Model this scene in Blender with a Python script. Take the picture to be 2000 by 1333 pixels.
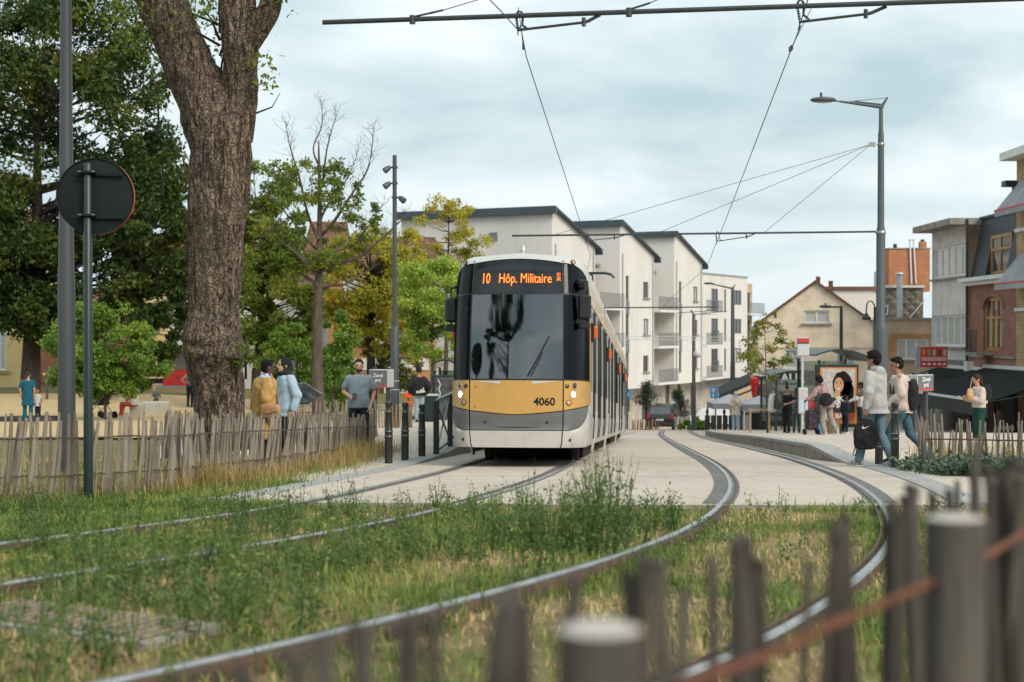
import bpy, bmesh, math, random
import numpy as np
from mathutils import Vector, Matrix, noise

for o in list(bpy.data.objects):
    bpy.data.objects.remove(o, do_unlink=True)
S = bpy.context.scene
COL = S.collection
R = math.radians
pi = math.pi

# ------------------------------------------------------------------ camera
EYE = 1.30
F_PX = 2780.0
cam_d = bpy.data.cameras.new('camera')
cam = bpy.data.objects.new('camera', cam_d)
COL.objects.link(cam)
cam_d.sensor_width = 36.0
cam_d.lens = 36.0 * F_PX / 2000.0
cam_d.clip_start = 0.05
cam_d.clip_end = 4000
cam.location = (0, 0, EYE)
cam.rotation_euler = (R(90) - math.atan(16.5 / F_PX), 0, 0)
cam_d.dof.use_dof = True
cam_d.dof.focus_distance = 21.5
cam_d.dof.aperture_fstop = 2.2
S.camera = cam

# ------------------------------------------------------------------ sky and sun
SUN_DIR = Vector((0.52, -0.62, 0.60)).normalized()
sun_el = math.asin(SUN_DIR.z)
sun_az = math.atan2(SUN_DIR.x, SUN_DIR.y)
W = bpy.data.worlds.new('World')
S.world = W
W.use_nodes = True
nt = W.node_tree
N, L = nt.nodes, nt.links
bg = N['Background']
bg.inputs['Strength'].default_value = 0.1
sky = N.new('ShaderNodeTexSky')
sky.sky_type = 'NISHITA'
sky.sun_disc = False
sky.sun_elevation = sun_el
sky.sun_rotation = sun_az
sky.air_density = 1.0
sky.dust_density = 2.0
tc = N.new('ShaderNodeTexCoord')
sep = N.new('ShaderNodeSeparateXYZ')
L.new(tc.outputs['Generated'], sep.inputs[0])
def wmath(op, a, b=None, c=None):
    n = N.new('ShaderNodeMath'); n.operation = op
    for i, v in enumerate((a, b, c)):
        if v is None: continue
        if isinstance(v, (int, float)): n.inputs[i].default_value = v
        else: L.new(v, n.inputs[i])
    return n.outputs[0]
zc = wmath('ADD', wmath('MAXIMUM', sep.outputs[2], 0.0), 0.20)
comb = N.new('ShaderNodeCombineXYZ')
L.new(wmath('DIVIDE', sep.outputs[0], zc), comb.inputs[0])
L.new(wmath('DIVIDE', sep.outputs[1], zc), comb.inputs[1])
comb.inputs[2].default_value = 5.2
n1 = N.new('ShaderNodeTexNoise')
n1.inputs['Scale'].default_value = 1.7
n1.inputs['Detail'].default_value = 9
n1.inputs['Roughness'].default_value = 0.5
n1.inputs['Distortion'].default_value = 0.25
L.new(comb.outputs[0], n1.inputs['Vector'])
ramp = N.new('ShaderNodeValToRGB')
cr = ramp.color_ramp
cr.elements[0].position = 0.37; cr.elements[0].color = (3.7, 4.75, 5.1, 1)
cr.elements[1].position = 0.63; cr.elements[1].color = (6.6, 7.15, 7.3, 1)
e = cr.elements.new(0.50); e.color = (4.9, 5.85, 6.1, 1)
L.new(n1.outputs['Fac'], ramp.inputs[0])
# an overcast sky is brighter overhead and pale towards the horizon
grad = N.new('ShaderNodeMapRange')
grad.inputs['From Min'].default_value = 0.0
grad.inputs['From Max'].default_value = 1.0
grad.inputs['To Min'].default_value = 1.0
grad.inputs['To Max'].default_value = 1.3
L.new(sep.outputs[2], grad.inputs['Value'])
vm = N.new('ShaderNodeVectorMath'); vm.operation = 'SCALE'
L.new(ramp.outputs[0], vm.inputs[0]); L.new(grad.outputs[0], vm.inputs['Scale'])
hz = N.new('ShaderNodeMapRange')
hz.inputs['From Min'].default_value = 0.01
hz.inputs['From Max'].default_value = 0.16
hz.inputs['To Min'].default_value = 0.75
hz.inputs['To Max'].default_value = 0.0
L.new(sep.outputs[2], hz.inputs['Value'])
mxh = N.new('ShaderNodeMix'); mxh.data_type = 'RGBA'
L.new(hz.outputs[0], mxh.inputs[0]); L.new(vm.outputs[0], mxh.inputs[6])
mxh.inputs[7].default_value = (6.2, 6.85, 7.05, 1)
mx = N.new('ShaderNodeMix'); mx.data_type = 'RGBA'
mx.inputs[0].default_value = 0.94
L.new(sky.outputs[0], mx.inputs[6]); L.new(mxh.outputs[2], mx.inputs[7])
L.new(mx.outputs[2], bg.inputs['Color'])

sun_d = bpy.data.lights.new('sun', 'SUN')
sun_d.energy = 2.0
sun_d.angle = R(28)
sun_d.color = (1.0, 0.90, 0.76)
sun = bpy.data.objects.new('sun', sun_d)
COL.objects.link(sun)
sun.rotation_euler = (-SUN_DIR).to_track_quat('-Z', 'Y').to_euler()
sun.location = (20, -10, 40)

S.render.engine = 'CYCLES'
S.view_settings.view_transform = 'Standard'
S.view_settings.look = 'None'
S.view_settings.exposure = 0.50
S.view_settings.gamma = 1.0
S.view_settings.use_curve_mapping = False

# ------------------------------------------------------------------ helpers
rng = random.Random(7)
MATS = {}
def newmat(name):
    m = bpy.data.materials.new(name)
    m.use_nodes = True
    MATS[name] = m
    nt = m.node_tree
    return m, nt, nt.nodes, nt.links, nt.nodes['Principled BSDF']

def pmat(name, c, c2=None, scale=6.0, rough=0.7, metal=0.0, bump=0.0, bscale=None, detail=5, spec=0.5,
         island=0.0, stretch=None, emit=None, estr=0.0, trans=0.0, alpha=1.0, coat=0.0, ior=None, wear=None, lo=0.35, hi=0.65):
    """principled material whose colour wanders between c and c2 (noise), with relief"""
    if name in MATS: return MATS[name]
    m, nt, N, L, B = newmat(name)
    B.inputs['Base Color'].default_value = (*c, 1)
    B.inputs['Roughness'].default_value = rough
    B.inputs['Metallic'].default_value = metal
    B.inputs['Specular IOR Level'].default_value = spec
    if coat: B.inputs['Coat Weight'].default_value = coat; B.inputs['Coat Roughness'].default_value = 0.03
    if ior: B.inputs['IOR'].default_value = ior
    if trans: B.inputs['Transmission Weight'].default_value = trans
    if alpha < 1: B.inputs['Alpha'].default_value = alpha
    if emit:
        B.inputs['Emission Color'].default_value = (*emit, 1)
        B.inputs['Emission Strength'].default_value = estr
    tc = N.new('ShaderNodeTexCoord')
    vec = tc.outputs['Object']
    if stretch:
        mp = N.new('ShaderNodeMapping'); mp.inputs['Scale'].default_value = stretch
        L.new(vec, mp.inputs[0]); vec = mp.outputs[0]
    col = None
    if c2 is not None:
        n = N.new('ShaderNodeTexNoise'); n.inputs['Scale'].default_value = scale
        n.inputs['Detail'].default_value = detail; n.inputs['Roughness'].default_value = 0.6
        L.new(vec, n.inputs['Vector'])
        r = N.new('ShaderNodeMapRange'); r.inputs['From Min'].default_value = lo; r.inputs['From Max'].default_value = hi
        L.new(n.outputs['Fac'], r.inputs['Value'])
        mx = N.new('ShaderNodeMix'); mx.data_type = 'RGBA'
        mx.inputs[6].default_value = (*c, 1); mx.inputs[7].default_value = (*c2, 1)
        L.new(r.outputs[0], mx.inputs[0]); col = mx.outputs[2]
    if wear is not None:
        n = N.new('ShaderNodeTexNoise'); n.inputs['Scale'].default_value = wear[1]
        n.inputs['Detail'].default_value = 8; n.inputs['Roughness'].default_value = 0.7
        L.new(vec, n.inputs['Vector'])
        r = N.new('ShaderNodeMapRange'); r.inputs['From Min'].default_value = wear[2]; r.inputs['From Max'].default_value = wear[2] + .12
        r.inputs['To Max'].default_value = wear[3] if len(wear) > 3 else 0.7
        L.new(n.outputs['Fac'], r.inputs['Value'])
        mx = N.new('ShaderNodeMix'); mx.data_type = 'RGBA'
        if col is None: mx.inputs[6].default_value = (*c, 1)
        else: L.new(col, mx.inputs[6])
        mx.inputs[7].default_value = (*wear[0], 1)
        L.new(r.outputs[0], mx.inputs[0]); col = mx.outputs[2]
    if island:
        g = N.new('ShaderNodeNewGeometry')
        oi = N.new('ShaderNodeObjectInfo')
        ad = N.new('ShaderNodeMath'); ad.operation = 'ADD'
        L.new(g.outputs['Random Per Island'], ad.inputs[0]); L.new(oi.outputs['Random'], ad.inputs[1])
        fr = N.new('ShaderNodeMath'); fr.operation = 'FRACT'; L.new(ad.outputs[0], fr.inputs[0])
        r = N.new('ShaderNodeMapRange'); r.inputs['To Min'].default_value = 1 - island; r.inputs['To Max'].default_value = 1 + island
        L.new(fr.outputs[0], r.inputs['Value'])
        hs = N.new('ShaderNodeHueSaturation')
        if col is None: hs.inputs['Color'].default_value = (*c, 1)
        else: L.new(col, hs.inputs['Color'])
        L.new(r.outputs[0], hs.inputs['Value']); col = hs.outputs[0]
    if col is not None: L.new(col, B.inputs['Base Color'])
    if bump:
        n = N.new('ShaderNodeTexNoise'); n.inputs['Scale'].default_value = bscale or scale * 3
        n.inputs['Detail'].default_value = 6; L.new(vec, n.inputs['Vector'])
        b = N.new('ShaderNodeBump'); b.inputs['Strength'].default_value = bump; b.inputs['Distance'].default_value = 0.02
        L.new(n.outputs['Fac'], b.inputs['Height']); L.new(b.outputs[0], B.inputs['Normal'])
    return m

def brickmat(name, c1, c2, mortar, w=0.22, h=0.075, ms=0.012, rough=0.85, bump=0.5, off=0.5):
    """brick or tile courses on a wall seen in its object's x/y and z"""
    if name in MATS: return MATS[name]
    m, nt, N, L, B = newmat(name)
    B.inputs['Roughness'].default_value = rough
    tc = N.new('ShaderNodeTexCoord'); sp = N.new('ShaderNodeSeparateXYZ'); L.new(tc.outputs['Object'], sp.inputs[0])
    a = N.new('ShaderNodeMath'); a.operation = 'ADD'; L.new(sp.outputs[0], a.inputs[0]); L.new(sp.outputs[1], a.inputs[1])
    cb = N.new('ShaderNodeCombineXYZ'); L.new(a.outputs[0], cb.inputs[0]); L.new(sp.outputs[2], cb.inputs[1])
    bt = N.new('ShaderNodeTexBrick')
    bt.offset = off
    bt.inputs['Color1'].default_value = (*c1, 1); bt.inputs['Color2'].default_value = (*c2, 1); bt.inputs['Mortar'].default_value = (*mortar, 1)
    bt.inputs['Scale'].default_value = 1.0; bt.inputs['Mortar Size'].default_value = ms
    bt.inputs['Brick Width'].default_value = w; bt.inputs['Row Height'].default_value = h
    L.new(cb.outputs[0], bt.inputs['Vector'])
    n = N.new('ShaderNodeTexNoise'); n.inputs['Scale'].default_value = 1.3; n.inputs['Detail'].default_value = 6
    L.new(tc.outputs['Object'], n.inputs['Vector'])
    r = N.new('ShaderNodeMapRange'); r.inputs['From Min'].default_value = .3; r.inputs['From Max'].default_value = .7
    r.inputs['To Min'].default_value = .78; r.inputs['To Max'].default_value = 1.12
    L.new(n.outputs['Fac'], r.inputs['Value'])
    hs = N.new('ShaderNodeHueSaturation'); L.new(bt.outputs['Color'], hs.inputs['Color']); L.new(r.outputs[0], hs.inputs['Value'])
    L.new(hs.outputs[0], B.inputs['Base Color'])
    b = N.new('ShaderNodeBump'); b.invert = True; b.inputs['Strength'].default_value = bump; b.inputs['Distance'].default_value = 0.01
    L.new(bt.outputs['Fac'], b.inputs['Height']); L.new(b.outputs[0], B.inputs['Normal'])
    return m

def tag(o, label=None, cat=None, group=None, kind=None):
    if label: o['label'] = label
    if cat: o['category'] = cat
    if group: o['group'] = group
    if kind: o['kind'] = kind
    return o

def thing(name, label, cat, loc=(0, 0, 0), rotz=0.0, group=None):
    o = bpy.data.objects.new(name, None)
    o.empty_display_size = 0.2
    COL.objects.link(o)
    o.location = loc; o.rotation_euler = (0, 0, rotz)
    return tag(o, label, cat, group)

def mobj(name, me, mat, parent=None, smooth=False):
    o = bpy.data.objects.new(name, me)
    COL.objects.link(o)
    if parent is not None: o.parent = parent
    if mat is not None:
        for mm in (mat if isinstance(mat, (list, tuple)) else [mat]): me.materials.append(mm)
    if smooth: me.polygons.foreach_set('use_smooth', [True] * len(me.polygons))
    return o

def pydata(name, v, f, mat, parent=None, smooth=False):
    me = bpy.data.meshes.new(name)
    me.from_pydata([tuple(p) for p in v], [], f)
    me.update()
    return mobj(name, me, mat, parent, smooth)

def share(src, parent=None, loc=None, rot=None, scale=None):
    c = src.copy(); COL.objects.link(c)
    if parent is not None: c.parent = parent
    if loc is not None: c.location = loc
    if rot is not None: c.rotation_euler = rot
    if scale is not None: c.scale = scale
    return c

def copy_tree(o, parent=None):
    c = o.copy(); COL.objects.link(c); c.parent = parent
    for ch in [x for x in bpy.data.objects if x.parent == o]: copy_tree(ch, c)
    return c

def nrm(v):
    v = Vector(v); return v.normalized() if v.length > 1e-9 else Vector((0, 0, 1))

class MB:
    def __init__(s): s.v = []; s.f = []; s.mi = []; s.cur = 0
    def add(s, v, f):
        n = len(s.v); s.v += [tuple(p) for p in v]; s.f += [tuple(i + n for i in q) for q in f]; s.mi += [s.cur] * len(f); return s
    def box(s, c, d, rz=0.0, rx=0.0, taper=1.0, bev=0.0):
        x, y, z = d[0] / 2, d[1] / 2, d[2] / 2
        M = Matrix.Translation(Vector(c)) @ Matrix.Rotation(rz, 4, 'Z') @ Matrix.Rotation(rx, 4, 'X')
        if bev <= 0:
            pts = [(-x, -y, -z), (x, -y, -z), (x, y, -z), (-x, y, -z), (-x * taper, -y * taper, z), (x * taper, -y * taper, z), (x * taper, y * taper, z), (-x * taper, y * taper, z)]
            return s.add([M @ Vector(p) for p in pts], [(0, 3, 2, 1), (4, 5, 6, 7), (0, 1, 5, 4), (1, 2, 6, 5), (2, 3, 7, 6), (3, 0, 4, 7)])
        b = min(bev, x * .95, y * .95, z * .95)
        ring = lambda xx, yy, zz, bb: [(-xx + bb, -yy, zz), (xx - bb, -yy, zz), (xx, -yy + bb, zz), (xx, yy - bb, zz), (xx - bb, yy, zz), (-xx + bb, yy, zz), (-xx, yy - bb, zz), (-xx, -yy + bb, zz)]
        pts = ring(x - b, y - b, -z, b * .5) + ring(x, y, -z + b, b) + ring(x, y, z - b, b) + ring(x - b, y - b, z, b * .5)
        f = [tuple(range(7, -1, -1)), tuple(range(24, 32))]
        for k in range(3):
            for i in range(8): j = (i + 1) % 8; f.append((k * 8 + i, k * 8 + j, k * 8 + 8 + j, k * 8 + 8 + i))
        return s.add([M @ Vector(p) for p in pts], f)
    def ring(s, c, ax, r, n, ref=None, r2=None, ph=0.0):
        ax = nrm(ax); ref = Vector(ref) if ref else (Vector((0, 0, 1)) if abs(ax.z) < .9 else Vector((1, 0, 0)))
        a = nrm(ref.cross(ax)); b = ax.cross(a); c = Vector(c); r2 = r if r2 is None else r2
        return [c + a * (r * math.cos(2 * pi * i / n + ph)) + b * (r2 * math.sin(2 * pi * i / n + ph)) for i in range(n)]
    def tube(s, pts, r, n=8, caps=True):
        pts = [Vector(p) for p in pts]; k = len(pts)
        rs = r if isinstance(r, (list, tuple)) else [r] * k
        vs = []; ref = None
        for i, p in enumerate(pts):
            t = (pts[min(i + 1, k - 1)] - pts[max(i - 1, 0)])
            t = nrm(t)
            if ref is None: ref = Vector((0, 0, 1)) if abs(t.z) < .9 else Vector((1, 0, 0))
            a = nrm(ref.cross(t)); b = t.cross(a); ref = nrm(t.cross(a).cross(t)) if False else b.cross(t).cross(b) if False else ref
            if abs(ref.dot(t)) > .97: ref = Vector((0, 1, 0)) if abs(t.y) < .9 else Vector((1, 0, 0)); a = nrm(ref.cross(t)); b = t.cross(a)
            vs += [p + (a * math.cos(2 * pi * j / n) + b * math.sin(2 * pi * j / n)) * rs[i] for j in range(n)]
        f = []
        for i in range(k - 1):
            for j in range(n):
                q = (j + 1) % n; f.append((i * n + j, i * n + q, i * n + n + q, i * n + n + j))
        if caps: f.append(tuple(range(n - 1, -1, -1))); f.append(tuple((k - 1) * n + j for j in range(n)))
        return s.add(vs, f)
    def cyl(s, a, b, r, n=12, r2=None): return s.tube([a, b], [r, r if r2 is None else r2], n)
    def lathe(s, prof, c=(0, 0, 0), n=16):
        c = Vector(c); vs = []; f = []
        for r, z in prof: vs += [c + Vector((r * math.cos(2 * pi * j / n), r * math.sin(2 * pi * j / n), z)) for j in range(n)]
        for i in range(len(prof) - 1):
            for j in range(n): q = (j + 1) % n; f.append((i * n + j, i * n + q, i * n + n + q, i * n + n + j))
        f.append(tuple(range(n - 1, -1, -1))); f.append(tuple((len(prof) - 1) * n + j for j in range(n)))
        return s.add(vs, f)
    def prism(s, poly, axis, a, b):
        """extrude a 2D polygon along axis ('x','y','z') from a to b"""
        n = len(poly)
        mk = {'x': lambda p, t: (t, p[0], p[1]), 'y': lambda p, t: (p[0], t, p[1]), 'z': lambda p, t: (p[0], p[1], t)}[axis]
        vs = [mk(p, a) for p in poly] + [mk(p, b) for p in poly]
        f = [tuple(range(n)), tuple(range(2 * n - 1, n - 1, -1))] + [(i, n + i, n + (i + 1) % n, (i + 1) % n) for i in range(n)]
        return s.add(vs, f)
    def ell(s, c, r, n=12, m=8, rot=None):
        c = Vector(c); vs = []; f = []
        M = rot if rot is not None else Matrix.Identity(3)
        vs.append(c + M @ Vector((0, 0, -r[2])))
        for i in range(1, m):
            t = -pi / 2 + pi * i / m
            for j in range(n):
                p = 2 * pi * j / n
                vs.append(c + M @ Vector((r[0] * math.cos(t) * math.cos(p), r[1] * math.cos(t) * math.sin(p), r[2] * math.sin(t))))
        vs.append(c + M @ Vector((0, 0, r[2])))
        for j in range(n):
            q = (j + 1) % n
            f.append((0, 1 + q, 1 + j)); f.append((len(vs) - 1, 1 + (m - 2) * n + j, 1 + (m - 2) * n + q))
            for i in range(m - 2): f.append((1 + i * n + j, 1 + i * n + q, 1 + i * n + n + q, 1 + i * n + n + j))
        return s.add(vs, f)
    def loft(s, rings, caps=True, closed=True):
        n = len(rings[0]); vs = []; f = []
        for r in rings: vs += list(r)
        for i in range(len(rings) - 1):
            for j in range(n if closed else n - 1):
                q = (j + 1) % n; f.append((i * n + j, i * n + q, i * n + n + q, i * n + n + j))
        if caps: f.append(tuple(range(n - 1, -1, -1))); f.append(tuple((len(rings) - 1) * n + j for j in range(n)))
        return s.add(vs, f)
    def build(s, name, mat, parent=None, smooth=False):
        o = pydata(name, s.v, s.f, mat, parent, smooth)
        if isinstance(mat, (list, tuple)) and len(mat) > 1: o.data.polygons.foreach_set('material_index', s.mi)
        return o

def fixn(o):
    bm = bmesh.new(); bm.from_mesh(o.data); bmesh.ops.recalc_face_normals(bm, faces=bm.faces); bm.to_mesh(o.data); bm.free(); return o
def autosmooth(o, ang=40):
    bm = bmesh.new(); bm.from_mesh(o.data)
    bmesh.ops.remove_doubles(bm, verts=bm.verts, dist=1e-5)
    bmesh.ops.recalc_face_normals(bm, faces=bm.faces)
    for e in bm.edges: e.smooth = len(e.link_faces) == 2 and e.calc_face_angle(3.2) < R(ang)
    for f in bm.faces: f.smooth = True
    bm.to_mesh(o.data); bm.free(); return o

def crom(pts, step=0.25):
    """smooth polyline through points (Catmull-Rom), resampled"""
    P = [Vector(p) for p in pts]; out = []
    for i in range(len(P) - 1):
        p0, p1, p2, p3 = P[max(i - 1, 0)], P[i], P[i + 1], P[min(i + 2, len(P) - 1)]
        n = max(2, int((p2 - p1).length / step))
        for k in range(n):
            t = k / n
            out.append(0.5 * ((2 * p1) + (p2 - p0) * t + (2 * p0 - 5 * p1 + 4 * p2 - p3) * t * t + (3 * p1 - p0 - 3 * p2 + p3) * t ** 3))
    out.append(P[-1]); return out

def smoothline(pts, it=30):
    P = [Vector(p) for p in pts]
    for _ in range(it):
        P = [P[0]] + [(P[i - 1] + P[i] * 2 + P[i + 1]) / 4 for i in range(1, len(P) - 1)] + [P[-1]]
    return P

# ------------------------------------------------------------------ lie of the land
def interp(x, xs, ys):
    return float(np.interp(x, xs, ys))
_D = [-40, 0, 3, 5.6, 7, 10, 14, 18, 22, 26, 32, 37, 45, 55, 68, 110, 160, 220, 400]
_B = [1.3, 1.3, 1.3, 1.33, 1.335, 1.48, 1.69, 1.86, 2.06, 2.27, 2.62, 2.93, 3.46, 4.10, 4.85, 7.44, 10.4, 12, 13]
_xs = np.linspace(-40, 400, 4401); _ys = np.interp(_xs, _D, _B)
_k = np.ones(31) / 31; _yp = np.concatenate([np.full(15, _ys[0]), _ys, np.full(15, _ys[-1])]); _ys = np.convolve(_yp, _k, 'valid')
def zs(y): return EYE - float(np.interp(y, _xs, _ys))          # street height
_DL = [-40, 18, 22, 26, 30, 36, 40, 45, 50, 60, 90, 130, 400]
_BL = [1.3, 1.86, 2.06, 2.2, 2.25, 2.42, 2.6, 2.85, 3.0, 3.1, 3.2, 4.0, 5.0]
def zl(y): return zs(y) if y < 20 else max(zs(y), EYE - float(np.interp(y, _DL, _BL)))
def smooth01(t): t = min(1, max(0, t)); return t * t * (3 - 2 * t)
def X(px, d): return (px - 1000.0) * d / F_PX
def Zp(py, d): return EYE - (py - 650.0) * d / F_PX
# ------------------------------------------------------------------ tracks: lines on the ground
R1 = [(-6.3, 4.0), (-5.3, 6.0), (-4.45, 8.0), (-3.62, 9.8), (-3.02, 11.2), (-2.55, 12.45), (-2.12, 14.0), (-1.81, 15.46), (-1.53, 16.8), (-1.2, 18.7), (-0.84, 21.3), (-0.44, 25.4), (0.0, 30), (0.7, 37.2), (1.9, 50), (3.4, 65), (5.4, 80)]
R2 = [(-5.0, 3.3), (-3.9, 5.6), (-3.0, 7.4), (-2.43, 8.4), (-1.75, 9.8), (-1.3, 11.1), (-0.86, 12.5), (-0.46, 14.17), (-0.06, 16.0), (0.3, 17.8), (0.62, 20.07), (0.97, 23.28), (1.55, 30), (2.25, 37), (3.45, 50), (4.9, 64), (6.9, 79)]
R3 = [(-3.1, 3.6), (-2.2, 4.6), (-1.38, 5.47), (-1.03, 5.9), (-0.59, 6.5), (0.0, 7.5), (0.75, 9.3), (1.06, 10.1), (1.47, 11.4), (1.93, 13.35), (2.25, 14.86), (2.55, 16.5), (2.76, 18.1), (3.01, 20.3), (3.32, 23.9), (3.6, 27.9), (4.0, 33), (4.7, 41), (5.98, 55), (7.15, 68), (9.6, 90)]
R4 = [(-1.9, 2.6), (-1.0, 3.5), (-0.1, 4.5), (0.79, 5.47), (1.36, 6.55), (1.63, 7.2), (1.9, 7.85), (2.2, 8.6), (2.55, 9.6), (2.95, 11.0), (3.36, 12.7), (3.7, 14.3), (3.98, 15.95), (4.27, 18.2), (4.56, 21.0), (4.86, 24.5), (5.15, 28.5), (5.5, 33), (6.2, 41), (7.48, 55), (8.7, 68), (11.2, 90)]
def line(pts): return smoothline(crom([(p[0], p[1], 0) for p in pts], 0.2), 60)
L1, L2, L3, L4 = line(R1), line(R2), line(R3), line(R4)
def xat(l, y):
    ys = [p.y for p in l]; xs = [p.x for p in l]
    return float(np.interp(y, ys, xs))
def offs(l, d):
    out = []
    for i, p in enumerate(l):
        t = nrm(l[min(i + 1, len(l) - 1)] - l[max(i - 1, 0)])
        out.append(p + Vector((t.y, -t.x, 0)) * d)
    return out
GRASS_END = 13.75
def grass_end(x): return 14.1 - 0.035 * x if x < 0 else 13.9 - .02 * x

# ------------------------------------------------------------------ ground materials
def groundmat(name, cols, scales, rough=0.95, bump=0.4, bs=40, speck=None):
    if name in MATS: return MATS[name]
    m, nt, N, L, B = newmat(name)
    B.inputs['Roughness'].default_value = rough; B.inputs['Specular IOR Level'].default_value = 0.25
    tc = N.new('ShaderNodeTexCoord'); col = None
    prev = (*cols[0], 1)
    for i, c in enumerate(cols[1:]):
        n = N.new('ShaderNodeTexNoise'); n.inputs['Scale'].default_value = scales[i]; n.inputs['Detail'].default_value = 7
        n.inputs['Roughness'].default_value = 0.62; L.new(tc.outputs['Object'], n.inputs['Vector'])
        r = N.new('ShaderNodeMapRange'); r.inputs['From Min'].default_value = 0.42; r.inputs['From Max'].default_value = 0.62
        L.new(n.outputs['Fac'], r.inputs['Value'])
        mx = N.new('ShaderNodeMix'); mx.data_type = 'RGBA'; L.new(r.outputs[0], mx.inputs[0])
        if col is None: mx.inputs[6].default_value = prev
        else: L.new(col, mx.inputs[6])
        mx.inputs[7].default_value = (*c, 1); col = mx.outputs[2]
    L.new(col, B.inputs['Base Color'])
    n = N.new('ShaderNodeTexNoise'); n.inputs['Scale'].default_value = bs; n.inputs['Detail'].default_value = 5
    L.new(tc.outputs['Object'], n.inputs['Vector'])
    b = N.new('ShaderNodeBump'); b.inputs['Strength'].default_value = bump; b.inputs['Distance'].default_value = 0.03
    L.new(n.outputs['Fac'], b.inputs['Height']); L.new(b.outputs[0], B.inputs['Normal'])
    return m
M_SOIL = groundmat('soil and dead grass', [(.24, .165, .085), (.13, .09, .05), (.32, .235, .12), (.12, .12, .04)], [2.2, 3.5, 1.2], bump=.9, bs=30)
M_CONC = groundmat('washed concrete', [(.505, .43, .36), (.40, .34, .28), (.54, .465, .395)], [0.45, 7.0], bump=.12, bs=160)
M_PAVE = groundmat('pale paving', [(.51, .435, .36), (.44, .375, .31), (.55, .475, .40)], [.5, 7], bump=.15, bs=90)
M_SAND = groundmat('playground sand', [(.50, .36, .19), (.44, .31, .16), (.55, .41, .23)], [.6, 4], bump=.5, bs=25)
M_LAWN = groundmat('trodden grass', [(.16, .13, .05), (.08, .1, .025), (.22, .17, .07)], [.8, 5], bump=.7, bs=20)
M_ROAD = groundmat('asphalt', [(.13, .13, .13), (.10, .10, .105), (.16, .16, .155)], [.4, 12], bump=.2, bs=90)
M_KERB = groundmat('blue stone', [(.33, .325, .315), (.27, .268, .265), (.39, .38, .37)], [1.5, 12], rough=.7, bump=.15, bs=60)
M_BSTONE = groundmat('weathered block', [(.30, .27, .23), (.21, .19, .165), (.37, .34, .30)], [1.2, 8], bump=.3, bs=30)
M_ASPH = groundmat('asphalt seal', [(.15, .145, .14), (.11, .107, .105), (.21, .2, .195)], [1.5, 14], bump=.3, bs=80)
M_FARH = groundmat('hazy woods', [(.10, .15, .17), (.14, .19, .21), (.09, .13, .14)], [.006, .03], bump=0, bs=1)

def sheet(name, rows, mat, zoff=0.0, zf=None, thick=0.0, kind='structure'):
    """rows: list of lists of (x,y[,z]) all the same length"""
    n = len(rows[0]); v = []; f = []
    for r in rows:
        for p in r: v.append((p[0], p[1], (zf(p[0], p[1]) if len(p) < 3 else p[2]) + zoff))
    for i in range(len(rows) - 1):
        for j in range(n - 1): f.append((i * n + j, i * n + j + 1, i * n + n + j + 1, i * n + n + j))
    o = fixn(pydata(name, v, f, mat))
    # all these sheets face upwards
    if o.data.polygons[0].normal.z < 0: o.data.flip_normals()
    if kind: o['kind'] = kind
    return o

def lerp(a, b, t): return a + (b - a) * t
ysA = [-12, -6, -2, 0, 2] + [3 + .5 * i for i in range(26)] + [16.5, 18, 20, 22, 24, 26, 29, 32, 36, 40, 45, 50, 55, 60, 68, 80, 95, 110, 130, 160, 200, 260, 400, 800, 2500]
def kerbL(y): return xat(L1, y) - .80
def kerbR(y): return xat(L4, y) + .72
# base terrain, everything else lies on it
def zbase(x, y):
    xl = kerbL(min(max(y, 4), 75)) - .3
    t = smooth01((xl - x) / 1.5)
    b = lerp(zs(y), zl(y), t if y > 20 else 0)
    if 3 < y < 13.5: b += .05 * noise.noise(Vector((x * .8, y * .8, 0))) - .02
    return b
xsA = [-1500, -400, -120, -60, -40, -30, -22, -16, -12] + [-10 + .5 * i for i in range(41)] + [12, 16, 22, 30, 45, 60, 120, 400, 1500]
sheet('ground', [[(x, y) for x in xsA] for y in ysA], M_SOIL, -0.05, zbase)
# tram concrete, from the grass edge to far down the street
rows = []
for y in [GRASS_END] + [14.25 + .5 * i for i in range(14)] + [22, 24, 26, 29, 32, 36, 40, 45, 50, 56, 62, 68, 78, 90, 105, 125]:
    a, b = kerbL(min(y, 78)) , kerbR(min(y, 88))
    if y > 66: a -= (y - 66) * .35; b += (y - 66) * .6
    rows.append([(lerp(a, b, i / 16), y if i else y) for i in range(17)])
rows[0] = [(p[0], grass_end(p[0])) for p in rows[0]]
slab = sheet('tram_concrete', rows, M_CONC, 0.0, lambda x, y: zs(y))
# edge of the slab towards the grass
m = MB(); top = rows[0]
for i in range(16):
    a, b = top[i], top[i + 1]; za, zb = zs(a[1]), zs(b[1])
    m.add([(a[0], a[1], za - .15), (b[0], b[1], zb - .15), (b[0], b[1], zb - .001), (a[0], a[1], za - .001)], [(0, 1, 2, 3)])
m.build('slab_edge', M_BSTONE, slab)
# expansion joints in the concrete: recessed dark filler standing out as thin strips
m = MB()
for y0 in (18.9, 23.4, 28.5, 34.0):
    xa, xb = kerbL(y0) + .1, kerbR(y0) - .1
    m.add([(xa, y0, zs(y0) + .004), (xb, y0 - .12, zs(y0 - .12) + .004), (xb, y0 - .10, zs(y0 - .1) + .004), (xa, y0 + .02, zs(y0 + .02) + .004)], [(0, 1, 2, 3)])
m.build('expansion_joint', M_ASPH, slab)

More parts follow.
